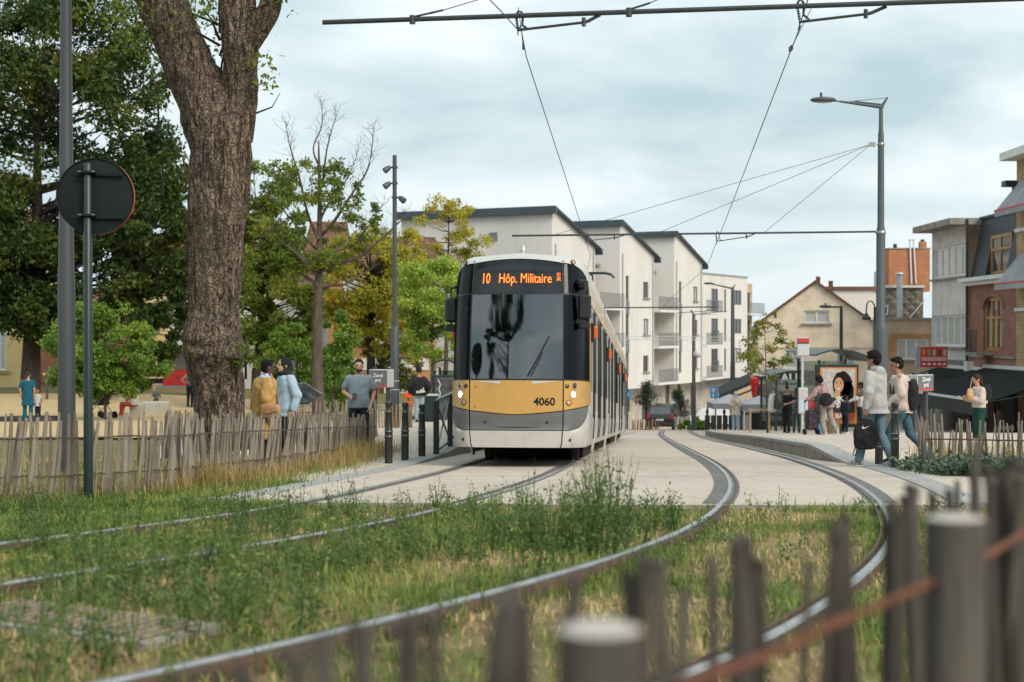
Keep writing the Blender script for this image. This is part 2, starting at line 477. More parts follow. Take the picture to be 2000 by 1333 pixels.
# ------------------------------------------------------------------ rails
M_RAIL = pmat('polished rail steel', (.36, .35, .34), (.50, .49, .48), 5, rough=.36, metal=.9, wear=((.10, .07, .05), 6, .60, .6))
M_RUST = pmat('rusty rail side', (.13, .075, .045), (.06, .045, .04), 12, rough=.85, bump=.4)
def zrail(y): return zs(y) + (.002 if y < 13.8 else .002 * smooth01((15.2 - y) / 1.4) + .006)
def ribbon(mb, l, profile, y0, y1):
    """sweep a cross-section [(offset, height)...] along ground line l"""
    rings = []
    for i, p in enumerate(l):
        if not (y0 <= p.y <= y1): continue
        t = nrm(l[min(i + 1, len(l) - 1)] - l[max(i - 1, 0)])
        nx = Vector((t.y, -t.x, 0))
        rings.append([Vector((p.x, p.y, zrail(p.y) + h)) + nx * o for o, h in profile])
    if len(rings) > 1: mb.loft(rings, caps=False, closed=False)
def rail(l, side, label, ymax):
    """grooved rail: running head, groove, guard lip; side = +1 when the groove is to the right"""
    root = thing('tram_rail', label, 'rail', (0, 0, 0), 0, 'grooved tram rails')
    h, g, k = MB(), MB(), MB()
    s = side
    head = [(-.030, -.002), (-.024, .010), (.022, .010), (.027, 0.0), (.027, -.04)]
    ribbon(h, l, [(o * s, z) for o, z in head], 0, ymax)
    groove = [(.027 * s, -.03), (.066 * s, -.03)]
    ribbon(g, l, groove, 0, ymax)
    lip = [(.066 * s, -.04), (.066 * s, .004), (.080 * s, .006), (.084 * s, -.02)]
    ribbon(g, l, lip, 0, ymax)
    web = [(-.030 * s, 0), (-.030 * s, -.12)]; ribbon(k, l, web, 0, 14.3)
    web = [(.084 * s, -.02), (.084 * s, -.12)]; ribbon(k, l, web, 0, 14.3)
    h.build('rail_head', M_RAIL, root, True); g.build('rail_groove', M_RUST, root); k.build('rail_web', M_RUST, root)
    # dark seal beside the rail where it runs in the concrete
    b = MB()
    rings = []
    for i, p in enumerate(l):
        if p.y < 14.05 - .03 * p.x or p.y > ymax: continue
        t = nrm(l[min(i + 1, len(l) - 1)] - l[max(i - 1, 0)]); nx = Vector((t.y, -t.x, 0))
        wl, wr = (-.075, .13) if s > 0 else (-.13, .075)
        if l is L3: wl, wr = -.19, .11
        if l is L4: wl, wr = -.11, .17
        rings.append([Vector((p.x, p.y, zs(p.y) + .005)) + nx * o for o in (wl, 0, wr)])
    b.loft(rings, caps=False, closed=False)
    b.build('rail_seal', M_ASPH, root)
    return root
rail(L1, 1, 'outermost left rail, its groove bending away beside the picket fence and under the tram', 79)
rail(L2, -1, 'second rail from the left, half sunk in weeds before it runs under the tram', 79)
rail(L3, 1, 'third rail from the left, bright S-bend standing clear of the grass in the middle', 89)
rail(L4, -1, 'rightmost rail curving behind the blurred foreground pickets', 89)

# ------------------------------------------------------------------ kerb stones, left pavement
pavL = thing('left_pavement', None, None); pavL['kind'] = 'structure'
stone_variants = []
def kerb_run(root, linef, y0, y1, w, zf, mat, seg=1.0, gap=.012, up=.012):
    y = y0
    while y < y1:
        ya, yb = y + gap, min(y + seg, y1); n = 3
        m = MB(); v = []
        for k in range(n + 1):
            yy = lerp(ya, yb, k / n); x0 = linef(yy); dx = (linef(yy + .05) - linef(yy - .05)) / .1
            nx = Vector((1, -dx, 0)).normalized(); z = zf(yy)
            c = Vector((x0, yy, 0))
            v.append([c - nx * w + Vector((0, 0, z - .2)), c - nx * w + Vector((0, 0, z + up)), c + Vector((0, 0, z + up)), c + Vector((0, 0, z - .2))])
        m.loft(v)
        fixn(m.build('kerb_stone', mat, root))
        y += seg
def kerbLz(y): return zl(y) if y > 21 else zs(y)
kerb_run(pavL, kerbL, 14.6, 60, .30, kerbLz, M_KERB)
rows = []
for y in [14.2, 15, 16, 17, 18, 20, 22, 24, 26, 28, 30, 33, 36, 40, 45, 50, 56, 62]:
    a = kerbL(y) - .305
    b = min(a - .5, lerp(-3.4, -7.0, smooth01((y - 15) / 14)) if y < 30 else -7.0 - (y - 30) * .05)
    rows.append([(lerp(a, b, i / 8), y) for i in range(9)])
sheet('left_pavement_surface', rows, M_PAVE, .004, lambda x, y: kerbLz(y)).parent = pavL

# right kerb strip and pavement
pavR = thing('right_pavement', None, None); pavR['kind'] = 'structure'
def kerbRR(y): return kerbR(y) + .34
kerb_run(pavR, kerbRR, 13.9, 22.9, .34, zs, M_KERB)
PLAT_H = .25
def platz(y): return zs(y) + PLAT_H * smooth01((y - 22.6) / 2.6)
def platx(y): return xat(L4, y) + lerp(.70, .36, smooth01((y - 22.5) / 2.6))
rows = []
for y in [13.7, 15, 17, 19, 21, 22.6, 23, 23.5, 24, 24.5, 25, 25.5, 26, 28, 30, 33, 36, 40, 45, 50, 56, 62.5]:
    a = kerbRR(y) + .004 if y < 22.7 else platx(y) + .36
    z1 = zs(y)
    rows.append([(lerp(a, a + 16, (i / 14) ** 1.5), y) for i in range(15)])
def zright(x, y):
    if y < 22.6: return zs(y)
    t = 1 - .55 * smooth01((x - platx(y) - 5) / 5) * smooth01((y - 40) / 20) * 0
    return zs(y) + (platz(y) - zs(y)) * t
sheet('right_pavement_surface', rows, M_PAVE, .003, zright).parent = pavR
# platform: coping stones and a wall of blocks
plat = thing('platform', None, None); plat['kind'] = 'structure'
y = 22.7
while y < 62:
    yb = min(y + .95, 62.4); v = []
    for k in range(4):
        yy = lerp(y + .008, yb, k / 3); x0 = platx(yy); z = platz(yy)
        v.append([(x0 - .02, yy, z - .055), (x0 - .02, yy, z + .005), (x0 + .35, yy, z + .005), (x0 + .35, yy, z - .055)])
    m = MB(); m.loft([[Vector(p) for p in q] for q in v]); fixn(m.build('coping_stone', M_KERB, plat))
    y = yb
y = 22.9
while y < 62:
    yb = min(y + .62, 62.4); v = []
    dx = rng.uniform(-.004, .006)
    for k in range(3):
        yy = lerp(y + .012, yb, k / 2); x0 = platx(yy) + dx; z = platz(yy) - .058
        v.append([(x0, yy, zs(yy) - .1), (x0, yy, max(z, zs(yy) - .05)), (x0 + .2, yy, max(z, zs(yy) - .05)), (x0 + .2, yy, zs(yy) - .1)])
    m = MB(); m.loft([[Vector(p) for p in q] for q in v]); fixn(m.build('wall_block', M_BSTONE, plat))
    y = yb
# end wall of the platform
ye = 62.4
m = MB(); m.box((platx(ye) + 8, ye + .1, platz(ye) - .6), (16, .2, 1.2)); m.build('end_wall', M_BSTONE, plat)
# plaza beyond the platform, at the shops
rows = [[(lerp(platx(62) + 1.5, 45, i / 8), y) for i in range(9)] for y in (62.5, 68, 76, 84)]
sheet('market_square', rows, M_PAVE, .004, lambda x, y: zs(y))
# far street
rows = [[(lerp(-4 + (y - 80) * .2, 30 + (y - 80) * .5, i / 8), y) for i in range(9)] for y in (80, 95, 110, 125, 150, 180)]
sheet('far_road', rows, M_ROAD, -.03, lambda x, y: zs(y))
# playground
rows = [[(lerp(-6.2 - (y - 34) * .03, -26, i / 10), y) for i in range(11)] for y in (30, 34, 38, 42, 46, 50, 55, 60, 66)]
sheet('playground_sand', rows, M_SAND, .03, lambda x, y: zl(y) + .03 * noise.noise(Vector((x * .4, y * .4, 1))) + .25 * smooth01((y - 55) / 10) * smooth01((-13 - x) / 3))
rows = [[(lerp(-2 - .0 * y, -34, i / 12), y) for i in range(13)] for y in (62, 66, 70, 74, 80)]
sheet('park_lawn', rows, M_LAWN, .012, lambda x, y: zl(y))
rows = [[(lerp(4, -60, i / 12), y) for i in range(13)] for y in (80, 86, 94)]
sheet('side_street', rows, M_ROAD, .02, lambda x, y: zl(y))
# worn path of paving behind the left fence
rows = [[(lerp(-2.9, -16, i / 8), y) for i in range(9)] for y in (21, 24, 27, 30)]
rows = [[(min(p[0], kerbL(p[1]) - 1.0), p[1]) for p in r] for r in rows]
sheet('park_path', rows, M_LAWN, -.012, lambda x, y: zl(y))
# hills on the horizon
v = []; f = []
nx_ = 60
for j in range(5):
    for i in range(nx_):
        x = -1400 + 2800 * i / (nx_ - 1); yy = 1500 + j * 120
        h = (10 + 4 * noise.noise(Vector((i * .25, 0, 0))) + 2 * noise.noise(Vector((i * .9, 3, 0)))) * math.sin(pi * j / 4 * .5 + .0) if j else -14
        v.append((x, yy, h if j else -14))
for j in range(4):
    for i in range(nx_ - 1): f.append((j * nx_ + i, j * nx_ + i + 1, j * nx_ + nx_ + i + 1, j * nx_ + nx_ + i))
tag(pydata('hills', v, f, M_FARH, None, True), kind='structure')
# drain grate cover of ribbed concrete in the grass
gr = thing('cable_cover', 'ribbed concrete cable cover half overgrown at the left of the track bed', 'cover', (-2.05, 6.75, zs(6.5) - .064), R(-28))
m = MB(); m.box((0, 0, .01), (1.3, .5, .06)); m.build('slab', M_BSTONE, gr)
M_RIB = groundmat('worn rib', [(.22, .175, .125), (.16, .13, .10), (.26, .21, .16)], [3, 12], bump=.3, bs=50)
rib = MB(); rib.box((0, 0, 0), (.035, .4, .02), bev=.006); r0 = rib.build('rib', M_RIB, gr); r0.location = (-.58, 0, .048)
for k in range(1, 16): share(r0, gr, (-.58 + k * .076, 0, .048))
# ================================================================== buildings
M_WHITE = pmat('white render', (.70, .67, .63), (.62, .595, .565), .5, rough=.9, bump=.05, bscale=40, stretch=(.9, .9, .2), wear=((.44, .42, .39), .7, .58, .28))
M_WHITE2 = pmat('duller white render', (.68, .655, .62), (.60, .58, .55), .5, rough=.9, stretch=(.9, .9, .22), wear=((.5, .48, .45), .6, .62, .3))  # slightly duller white for whole walls of separate houses
M_BEIGE = brickmat('beige brick', (.50, .44, .37), (.44, .385, .32), (.40, .36, .31), .22, .07, .006, bump=.2)
M_CREAM = brickmat('cream brick', (.80, .67, .52), (.74, .61, .465), (.72, .62, .5), .22, .075, .008, bump=.2)
M_FASC = pmat('slate blue zinc', (.075, .10, .115), (.055, .075, .088), 1.5, rough=.5, metal=.3)
M_FRAMEW = pmat('white window frame', (.74, .73, .71), (.66, .65, .63), 3, rough=.5)
M_FRAMEG = pmat('grey window frame', (.13, .145, .15), None, rough=.5)
M_FRAMEO = pmat('varnished wood frame', (.42, .22, .06), (.30, .15, .04), 6, rough=.5, stretch=(1, 1, .2))
M_GLASS = pmat('window glass', (.035, .045, .05), (.07, .08, .085), 1.2, rough=.06, spec=.9, ior=1.6)
M_CURT = pmat('net curtain behind glass', (.36, .37, .36), (.55, .55, .53), 14, rough=.12, spec=.8, stretch=(6, 6, .15), lo=.4, hi=.6)
M_SHUT = pmat('pale roller shutter', (.42, .45, .46), (.38, .41, .42), 2, rough=.6, bump=.2, stretch=(.2, .2, 12))
M_RAILG = pmat('grey railing steel', (.19, .205, .215), None, rough=.5, metal=.3)
M_DARK = pmat('dark opening', (.025, .025, .025), (.05, .045, .04), 2, rough=.8)
M_GREYBR = brickmat('pale grey brick', (.68, .65, .61), (.60, .57, .535), (.55, .53, .50), .22, .06, .01, bump=.35)
M_REDBR = brickmat('dark red brick', (.32, .118, .074), (.24, .085, .054), (.27, .19, .15), .22, .065, .009, bump=.4)
M_ORBR = brickmat('orange brick', (.58, .22, .09), (.46, .16, .065), (.30, .17, .11), .22, .07, .012, bump=.4)
M_YELBR = brickmat('yellow brick', (.60, .44, .22), (.50, .35, .165), (.26, .19, .11), .24, .085, .018, bump=.6)
M_TANBR = brickmat('tan brick', (.58, .43, .29), (.48, .345, .22), (.47, .37, .27), .22, .07, .01, bump=.3)
M_BROWNBR = brickmat('ochre brick', (.54, .27, .11), (.44, .21, .08), (.32, .2, .11), .22, .07, .01, bump=.3)
M_SLATE = brickmat('slate shingles', (.045, .05, .055), (.030, .033, .038), (.012, .012, .012), .36, .19, .012, bump=.8, rough=.6)
M_TILE = brickmat('red roof tiles', (.23, .10, .06), (.17, .075, .05), (.06, .03, .02), .25, .2, .02, bump=.8)
M_CONCG = pmat('raw concrete cornice', (.34, .30, .26), (.20, .175, .15), 1.6, rough=.9, wear=((.10, .09, .08), 1.3, .55, .7))
M_WPAINT = pmat('white paint', (.72, .71, .69), (.62, .61, .59), 2, rough=.55)
M_YELLOW = pmat('yellow render', (.62, .48, .22), (.54, .42, .2), .6, rough=.9)
M_BLACK = pmat('black paint', (.018, .019, .02), (.028, .028, .03), 4, rough=.45)
M_BLACKCL = pmat('black canvas', (.028, .029, .032), (.042, .042, .045), 3, rough=.85, bump=.1)
M_GREYCL = pmat('grey canvas', (.34, .345, .36), (.27, .275, .29), 1.5, rough=.85)
M_REDP = pmat('red print', (.62, .035, .03), (.5, .03, .03), 3, rough=.45)
M_ZINC = pmat('galvanised sheet', (.48, .51, .53), (.40, .43, .45), 3, rough=.4, metal=.6)

def wall_holes(mb, x0, x1, z0, z1, holes, y=0.0, reveal=.14):
    """front wall in the x/z plane at depth y with rectangular openings and their reveals"""
    xs = sorted({x0, x1, *[min(max(h[0], x0), x1) for h in holes], *[min(max(h[1], x0), x1) for h in holes]})
    zz = sorted({z0, z1, *[min(max(h[2], z0), z1) for h in holes], *[min(max(h[3], z0), z1) for h in holes]})
    for i in range(len(xs) - 1):
        for j in range(len(zz) - 1):
            cx, cz = (xs[i] + xs[i + 1]) / 2, (zz[j] + zz[j + 1]) / 2
            if any(h[0] < cx < h[1] and h[2] < cz < h[3] for h in holes): continue
            mb.add([(xs[i], y, zz[j]), (xs[i + 1], y, zz[j]), (xs[i + 1], y, zz[j + 1]), (xs[i], y, zz[j + 1])], [(0, 1, 2, 3)])
    for a, b, c, d in holes:
        r = y + reveal
        mb.add([(a, y, c), (b, y, c), (b, y, d), (a, y, d), (a, r, c), (b, r, c), (b, r, d), (a, r, d)], [(0, 4, 5, 1), (1, 5, 6, 2), (2, 6, 7, 3), (3, 7, 4, 0)])

def window(par, x0, x1, z0, z1, y=0.0, mull=(), trans=(), fm=None, gm=None, fw=.06, dep=.1, sill=None, name='window', open_=False):
    """window set into an opening: frame with mullions, pane, sometimes a sill"""
    m = MB(); yc = y + dep; t = .05
    m.box(((x0 + x1) / 2, yc, z0 + fw / 2), (x1 - x0, t, fw)); m.box(((x0 + x1) / 2, yc, z1 - fw / 2), (x1 - x0, t, fw))
    m.box((x0 + fw / 2, yc, (z0 + z1) / 2), (fw, t, z1 - z0 - 2 * fw)); m.box((x1 - fw / 2, yc, (z0 + z1) / 2), (fw, t, z1 - z0 - 2 * fw))
    for q in mull: m.box((lerp(x0, x1, q), yc + .002, (z0 + z1) / 2), (fw * 1.1, t, z1 - z0 - 2 * fw))
    for q in trans: m.box(((x0 + x1) / 2, yc + .004, lerp(z0, z1, q)), (x1 - x0 - 2 * fw, t, fw * .8))
    o = m.build(name, fm or M_FRAMEW, par)
    p = MB(); p.box(((x0 + x1) / 2, yc + .03, (z0 + z1) / 2), (x1 - x0 - fw, .012, z1 - z0 - fw)); p.build('pane', gm or M_GLASS, o)
    if sill:
        s = MB(); s.box(((x0 + x1) / 2, y - .05, z0 - .05), (x1 - x0 + .3, .18, .09)); s.build('sill', sill, o)
    return o

def bars(mb, p, q, h, gap=.15, r=.011, top=.035):
    p, q = Vector(p), Vector(q); n = max(2, int((q - p).length / gap))
    for i in range(n + 1):
        c = p.lerp(q, i / n); mb.box(c + Vector((0, 0, h / 2)), (r * 2, r * 2, h))
    for zz in (.06, h): mb.tube([p + Vector((0, 0, zz)), q + Vector((0, 0, zz))], top / 2, 4)

U = Vector((.42, .907, 0)).normalized(); APT_ROT = math.atan2(U.y, U.x)
def apartment(i, label, P):
    b = thing('apartment_block', label, 'apartment building', (P[0], P[1], 0), APT_ROT, 'white apartment blocks with saw-tooth roofs')
    wl = 7.6; zt, ze, zb = 9.35, 7.2, -2.9
    m = MB(); holes = []
    rows = [(3.95, 5.18), (1.12, 2.36), (-1.72, -.46)]
    for z0, z1 in rows: holes.append((5.1, 6.3, z0, z1))
    slim = [(3.7, 5.5), (.85, 2.65), (-2.0, -.2)]
    for z0, z1 in slim: holes.append((1.25, 1.95, z0, z1))
    wall_holes(m, 0, wl, zb, ze, holes)
    m.add([(0, 0, ze), (wl, 0, ze), (0, 0, zt)], [(0, 1, 2)])
    # end wall (faces the camera), far wall, underside
    eh = [(-5.4, -4.6, 4.6, 7.0)] if i == 0 else []
    for (ya, yb, za, zb_) in [(0, 11.2, zb, zt)]:
        m.add([(0, ya, za), (0, yb, za), (0, yb, zb_), (0, ya, zb_)], [(0, 1, 2, 3)])
        m.add([(wl, ya, za), (wl, yb, za), (wl, yb, ze), (wl, ya, ze)], [(0, 1, 2, 3)])
    m.add([(0, 0, zb), (wl, 0, zb), (wl, 11.2, zb), (0, 11.2, zb)], [(0, 1, 2, 3)])
    fixn(m.build('wall', M_WHITE, b))
    for x in (.5, 7.2): k = MB(); k.cyl((x, -.06, zb), (x, -.06, ze - .1), .045, 8); k.build('downpipe', M_ZINC, b)
    # roof with deep zinc fascia
    r = MB(); o = .35; th = .5
    sl = (zt - ze) / wl
    pts = lambda y: [(-o, y, zt + .06 + sl * o), (wl + .5, y, ze + .06 - sl * .5), (wl + .5, y, ze + .06 - sl * .5 - .38), (wl + .1, y, ze + .02 - .1 * sl), (0, y, zt - .0), (-.05, y, zt - th + .06 + sl * o), (-o, y, zt - th + .06 + sl * o)]
    r.loft([pts(-.4), pts(11.5)])
    fixn(r.build('roof', M_FASC, b))
    for z0, z1 in rows: window(b, 5.1, 6.3, z0, z1, mull=(.5,), fm=M_FRAMEG, gm=M_CURT if rng.random() < .5 else M_GLASS, sill=M_CONCG)
    for k, (z0, z1) in enumerate(slim): window(b, 1.25, 1.95, z0, z1, fm=M_FRAMEG, gm=M_GLASS)
    for z0, z1 in ((-.19, .84), (2.66, 3.69)): p = MB(); p.box((1.6, -.01, (z0 + z1) / 2), (.7, .05, z1 - z0)); p.build('infill_panel', M_RAILG, b)
    # recessed bay with balconies
    if i < 3:
        m = MB(); x0, x1 = wl, 12.5; yb = 1.7; zt2 = 6.2
        fl = [3.1, .25, -2.6]
        holes = [(x0 + .5, x0 + 1.5, z + .05, z + 2.2) for z in fl] + [(x0 + 2.6, x0 + 4.1, z + .05, z + 2.2) for z in fl]
        wall_holes(m, x0, x1, zb, zt2, holes, yb)
        m.add([(x0, yb, zt2), (x1, yb, zt2), (x1, 9, zt2), (x0, 9, zt2)], [(0, 1, 2, 3)])
        fixn(m.build('bay_wall', M_BEIGE, b))
        c = MB(); c.box(((x0 + x1) / 2, yb - .05, zt2 + .05), (x1 - x0 - .02, .3, .14)); c.build('parapet', M_CONCG, b)
        for z in fl:
            window(b, x0 + .5, x0 + 1.5, z + .05, z + 2.2, yb, fm=M_FRAMEG)
            window(b, x0 + 2.6, x0 + 4.1, z + .05, z + 2.2, yb, mull=(.5,), fm=M_FRAMEG)
            s = MB(); s.box(((x0 + x1) / 2, .62, z - .1), (x1 - x0 - .02, 2.1, .2)); sl_ = s.build('balcony', M_WPAINT, b)
            q = MB(); bars(q, (x0 + .05, -.38, z), (x1 - .05, -.38, z), 1.0)
            q.build('balcony_railing', M_RAILG, sl_)
    # ground floor set back under the overhang
    g = MB(); gz0, gz1 = -8.5, zb
    gh = [(1.5, 2.6, -4.8, -3.0), (4.6, 5.6, -4.8, -3.0), (8.3, 9.6, -5.6, -3.0)]
    wall_holes(g, 0, 12.5, gz0, gz1 - .002, gh, 1.25)
    g.add([(0, 1.25, gz0), (0, 11, gz0), (0, 11, gz1 - .002), (0, 1.25, gz1 - .002)], [(0, 1, 2, 3)])
    fixn(g.build('ground_floor_wall', M_BEIGE, b))
    for h in gh: window(b, *h, 1.25, fm=M_FRAMEG, gm=M_GLASS)
    if i == 0:
        q = MB(); q.box((-.03, 4.2, 7.65), (.06, .55, .55)); q.box((-.03, 9.2, 6.3), (.06, .75, 1.5)); q.build('vent_panel', M_RAILG, b)
        q = MB(); q.box((-.05, 5.5, 5.2), (.1, 11, .12)); q.build('string_course', M_CONCG, b)
    return b
P0 = Vector((2.6, 92.5, 0))
for i, lab in enumerate(['white apartment block nearest the tram, its roof edge running behind the yellow tree', 'white apartment block second from the tram, railed balconies beside its single window column', 'white apartment block third from the tram, standing above the parked black car']):
    apartment(i, lab, P0 + U * 12.52 * i)
# flat-roofed block at the far end
U2 = Vector((.49, .87, 0)).normalized()
b = thing('apartment_block', 'white flat-roofed apartment block with French balconies behind the far lamp post', 'apartment building', (16.2, 127, 0), math.atan2(U2.y, U2.x))
m = MB(); W_, zt, zb = 13.8, 6.65, -3.0
cols = [(1.6, 2.1, 2), (4.3, 6.0, 1), (7.6, 8.1, 2), (10.2, 12.2, 0)]
fl = [3.2, .45, -2.35]; holes = []
for a, c, t in cols:
    for z in fl: holes.append((a, c, z + (0 if t else .75), z + 2.15))
wall_holes(m, 0, W_, zb, zt, holes)
m.add([(0, 0, zb), (0, 10, zb), (0, 10, zt), (0, 0, zt)], [(0, 1, 2, 3)]); m.add([(W_, 0, zb), (W_, 10, zb), (W_, 10, zt), (W_, 0, zt)], [(0, 1, 2, 3)])
m.add([(0, 0, zb), (W_, 0, zb), (W_, 10, zb), (0, 10, zb)], [(0, 1, 2, 3)]); m.add([(0, 0, zt), (W_, 0, zt), (W_, 10, zt), (0, 10, zt)], [(0, 1, 2, 3)])
fixn(m.build('wall', M_WHITE, b))
m = MB(); m.box((W_ / 2, 0.05, zt + .05), (W_ + .1, .3, .12)); m.build('roof_edge', M_ZINC, b)
for a, c, t in cols:
    for z in fl:
        o = window(b, a, c, z + (0 if t else .75), z + 2.15, mull=(.5,) if t != 2 else (), fm=M_FRAMEG, gm=M_CURT if (t == 0 and rng.random() < .7) else M_GLASS)
        if t == 1:
            q = MB(); bars(q, (a - .05, -.08, z), (c + .05, -.08, z), 1.05, .12); q.build('french_balcony', M_RAILG, o)
m = MB(); m.box((W_ / 2, 1.6, -6), (W_, .3, 5.9)); m.box((2, 1.3, -4.6), (1.2, .4, 2.6)); m.build('ground_floor_wall', M_BEIGE, b)
m = MB(); wall_holes(m, -2.6, 0, -8, 5.6, [(-2.2, -1.4, z, z + 2.1) for z in fl] , 1.6); m.build('bay_wall', M_BEIGE, b)
for z in fl:
    s = MB(); s.box((-1.3, .7, z - .1), (2.4, 1.8, .2)); o = s.build('balcony', M_WPAINT, b)
    q = MB(); bars(q, (-2.5, -.1, z), (-.1, -.1, z), 1.0); q.build('balcony_railing', M_RAILG, o)
    window(b, -2.2, -1.4, z, z + 2.1, 1.6, fm=M_FRAMEG)
b2 = thing('apartment_block', 'beige end of the last apartment block with stacked grey balconies', 'apartment building', (23.2, 139.3, 0), math.atan2(U2.y, U2.x))
m = MB(); wall_holes(m, 0, 4.2, -8, 6.2, [(.5, 1.5, z, z + 2.1) for z in fl] + [(2.6, 3.6, z, z + 2.1) for z in fl], 1.2)
m.add([(4.2, 1.2, -8), (4.2, 9, -8), (4.2, 9, 6.2), (4.2, 1.2, 6.2)], [(0, 1, 2, 3)]); fixn(m.build('wall', M_TANBR, b2))
for z in fl:
    window(b2, .5, 1.5, z, z + 2.1, 1.2, fm=M_FRAMEG); window(b2, 2.6, 3.6, z, z + 2.1, 1.2, fm=M_FRAMEG)
    s = MB(); s.box((2.2, .5, z - .1), (4.2, 1.3, .2)); o = s.build('balcony', M_WPAINT, b2)
    q = MB(); bars(q, (.1, -.1, z), (4.2, -.1, z), 1.0); q.build('balcony_railing', M_RAILG, o)

# ---------------------------------------------------------------- cream gable house
D_ = 76.0
gx = X(1593, D_); b = thing('gable_house', 'cream brick house with steep gable and one small white attic window', 'house', (gx, D_, 0), R(-14))
hw = X(1482, D_) - gx; zap = Zp(553, D_); zev = Zp(634, D_); zg = zs(D_) - .5
m = MB()
wa, wb, wz0, wz1 = X(1571, D_) - gx, X(1619, D_) - gx, Zp(632, D_), Zp(607, D_)
ga, gb = X(1534, D_) - gx, X(1572, D_) - gx; gc, gd = X(1632, D_) - gx, X(1668, D_) - gx; gz0, gz1 = Zp(720, D_), Zp(684, D_)
hs = [(wa, wb, wz0, wz1), (ga, gb, gz0, gz1), (gc, gd, gz0, gz1)]
wall_holes(m, hw, -hw, zg, wz1 + .01, hs)
# gable above the window head, cut to the roof slope
sl = (zap - zev) / -hw
zt = wz1 + .01
xe = lambda z: (zap - z) / sl
m.v = []; m.f = []
wall_holes(m, hw, -hw, zg, zev, [hs[1], hs[2]])
zz = [zev, wz0, wz1, zap]
m.add([(-xe(zev), 0, zev), (xe(zev), 0, zev), (xe(wz0), 0, wz0), (-xe(wz0), 0, wz0)], [(0, 1, 2, 3)])
m.add([(-xe(wz0), 0, wz0), (wa, 0, wz0), (wa, 0, wz1), (-xe(wz1), 0, wz1)], [(0, 1, 2, 3)])
m.add([(wb, 0, wz0), (xe(wz0), 0, wz0), (xe(wz1), 0, wz1), (wb, 0, wz1)], [(0, 1, 2, 3)])
m.add([(-xe(wz1), 0, wz1), (xe(wz1), 0, wz1), (0, 0, zap)], [(0, 1, 2)])
for s_ in (1, -1): m.add([(hw * s_, 0, zg), (hw * s_, 9, zg), (hw * s_, 9, zev), (hw * s_, 0, zev)], [(0, 1, 2, 3)])
fixn(m.build('wall', M_CREAM, b))
r = MB()
for s_ in (1, -1):
    e = hw * s_; oh = .25 * (1 if e > 0 else -1)
    ring = lambda y: [Vector((0, y, zap + .02)), Vector((e + oh, y, zev - .25 * sl + .02)), Vector((e + oh, y, zev - .25 * sl + .14)), Vector((0, y, zap + .16))]
    r.loft([ring(-.18), ring(9.2)])
fixn(r.build('roof', M_TILE, b))
m = MB(); m.box((.1, .8, zap + .12), (.22, .22, .5)); m.build('chimney_pot', M_TILE, b); m = MB(); m.box((.75, 1.4, zap - .25), (.24, .24, .8)); m.build('chimney_pot', M_TILE, b)
window(b, wa, wb, wz0, wz1, mull=(.5,), gm=M_CURT, sill=M_CONCG, fw=.09)
window(b, ga, gb, gz0, gz1, gm=M_SHUT, sill=M_WPAINT); window(b, gc, gd, gz0, gz1, gm=M_SHUT, sill=M_WPAINT)
m = MB(); m.box((0, -.03, Zp(678, D_)), (-2 * hw - .05, .07, .1)); m.build('string_course', M_CREAM, b)
# white wall behind it
D2 = 84.0
b = thing('white_house', 'long white rendered gable wall rising behind the cream house', 'house', (X(1672, D2), D2, 0))
m = MB(); w2 = X(1735, D2) - X(1610, D2)
m.box((0, 3, (Zp(566, D2) - 5) / 2), (w2, 6, Zp(566, D2) + 5)); m.build('wall', M_WHITE2, b)
m = MB(); m.box((-.1, 2.9, Zp(563, D2)), (w2 * .95, 6.2, .16)); m.build('roof', M_TILE, b)
m = MB(); m.box((w2 / 2 - .35, .2, Zp(562, D2) + .3), (.75, .5, 1.3)); m.build('chimney', M_WPAINT, b); m = MB(); m.cyl((w2 / 2 - .35, .2, Zp(548, D2)), (w2 / 2 - .35, .2, Zp(540, D2)), .16, 10); m.build('chimney_pot', M_TILE, b)

# ---------------------------------------------------------------- tan brick house with flue and orange chimney stack behind
D3 = 70.0
b = thing('tan_brick_house', 'low tan brick house with a broad white window and a patterned upper wall', 'house', (X(1700, D3), D3, 0))
q = lambda px: X(px, D3) - X(1700, D3)
zt = Zp(625, D3); zg = zs(D3) - .5
m = MB(); wx0, wx1, wz0, wz1 = q(1752), q(1814), Zp(703, D3), Zp(662, D3)
wall_holes(m, q(1704), q(1822), zg, zt, [(wx0, wx1, wz0, wz1)]); m.add([(q(1704), 0, zt), (q(1822), 0, zt), (q(1822), 4, zt), (q(1704), 4, zt)], [(0, 1, 2, 3)]); fixn(m.build('wall', M_TANBR, b))
m = MB(); m.box((q(1765), -.02, zt + .05), (q(1822) - q(1704), .25, .1)); m.build('coping', M_CONCG, b)
m = MB(); m.box(((wx0 + wx1) / 2 - .1, -.03, wz1 + .12), (wx1 - wx0 + .5, .08, .22)); m.box((wx0 - .22, -.03, (wz0 + wz1) / 2), (.4, .08, wz1 - wz0)); m.build('brick_surround', M_BROWNBR, b)
window(b, wx0, wx1, wz0, wz1, mull=(.3, .63), gm=M_CURT, fw=.09, sill=M_CONCG)
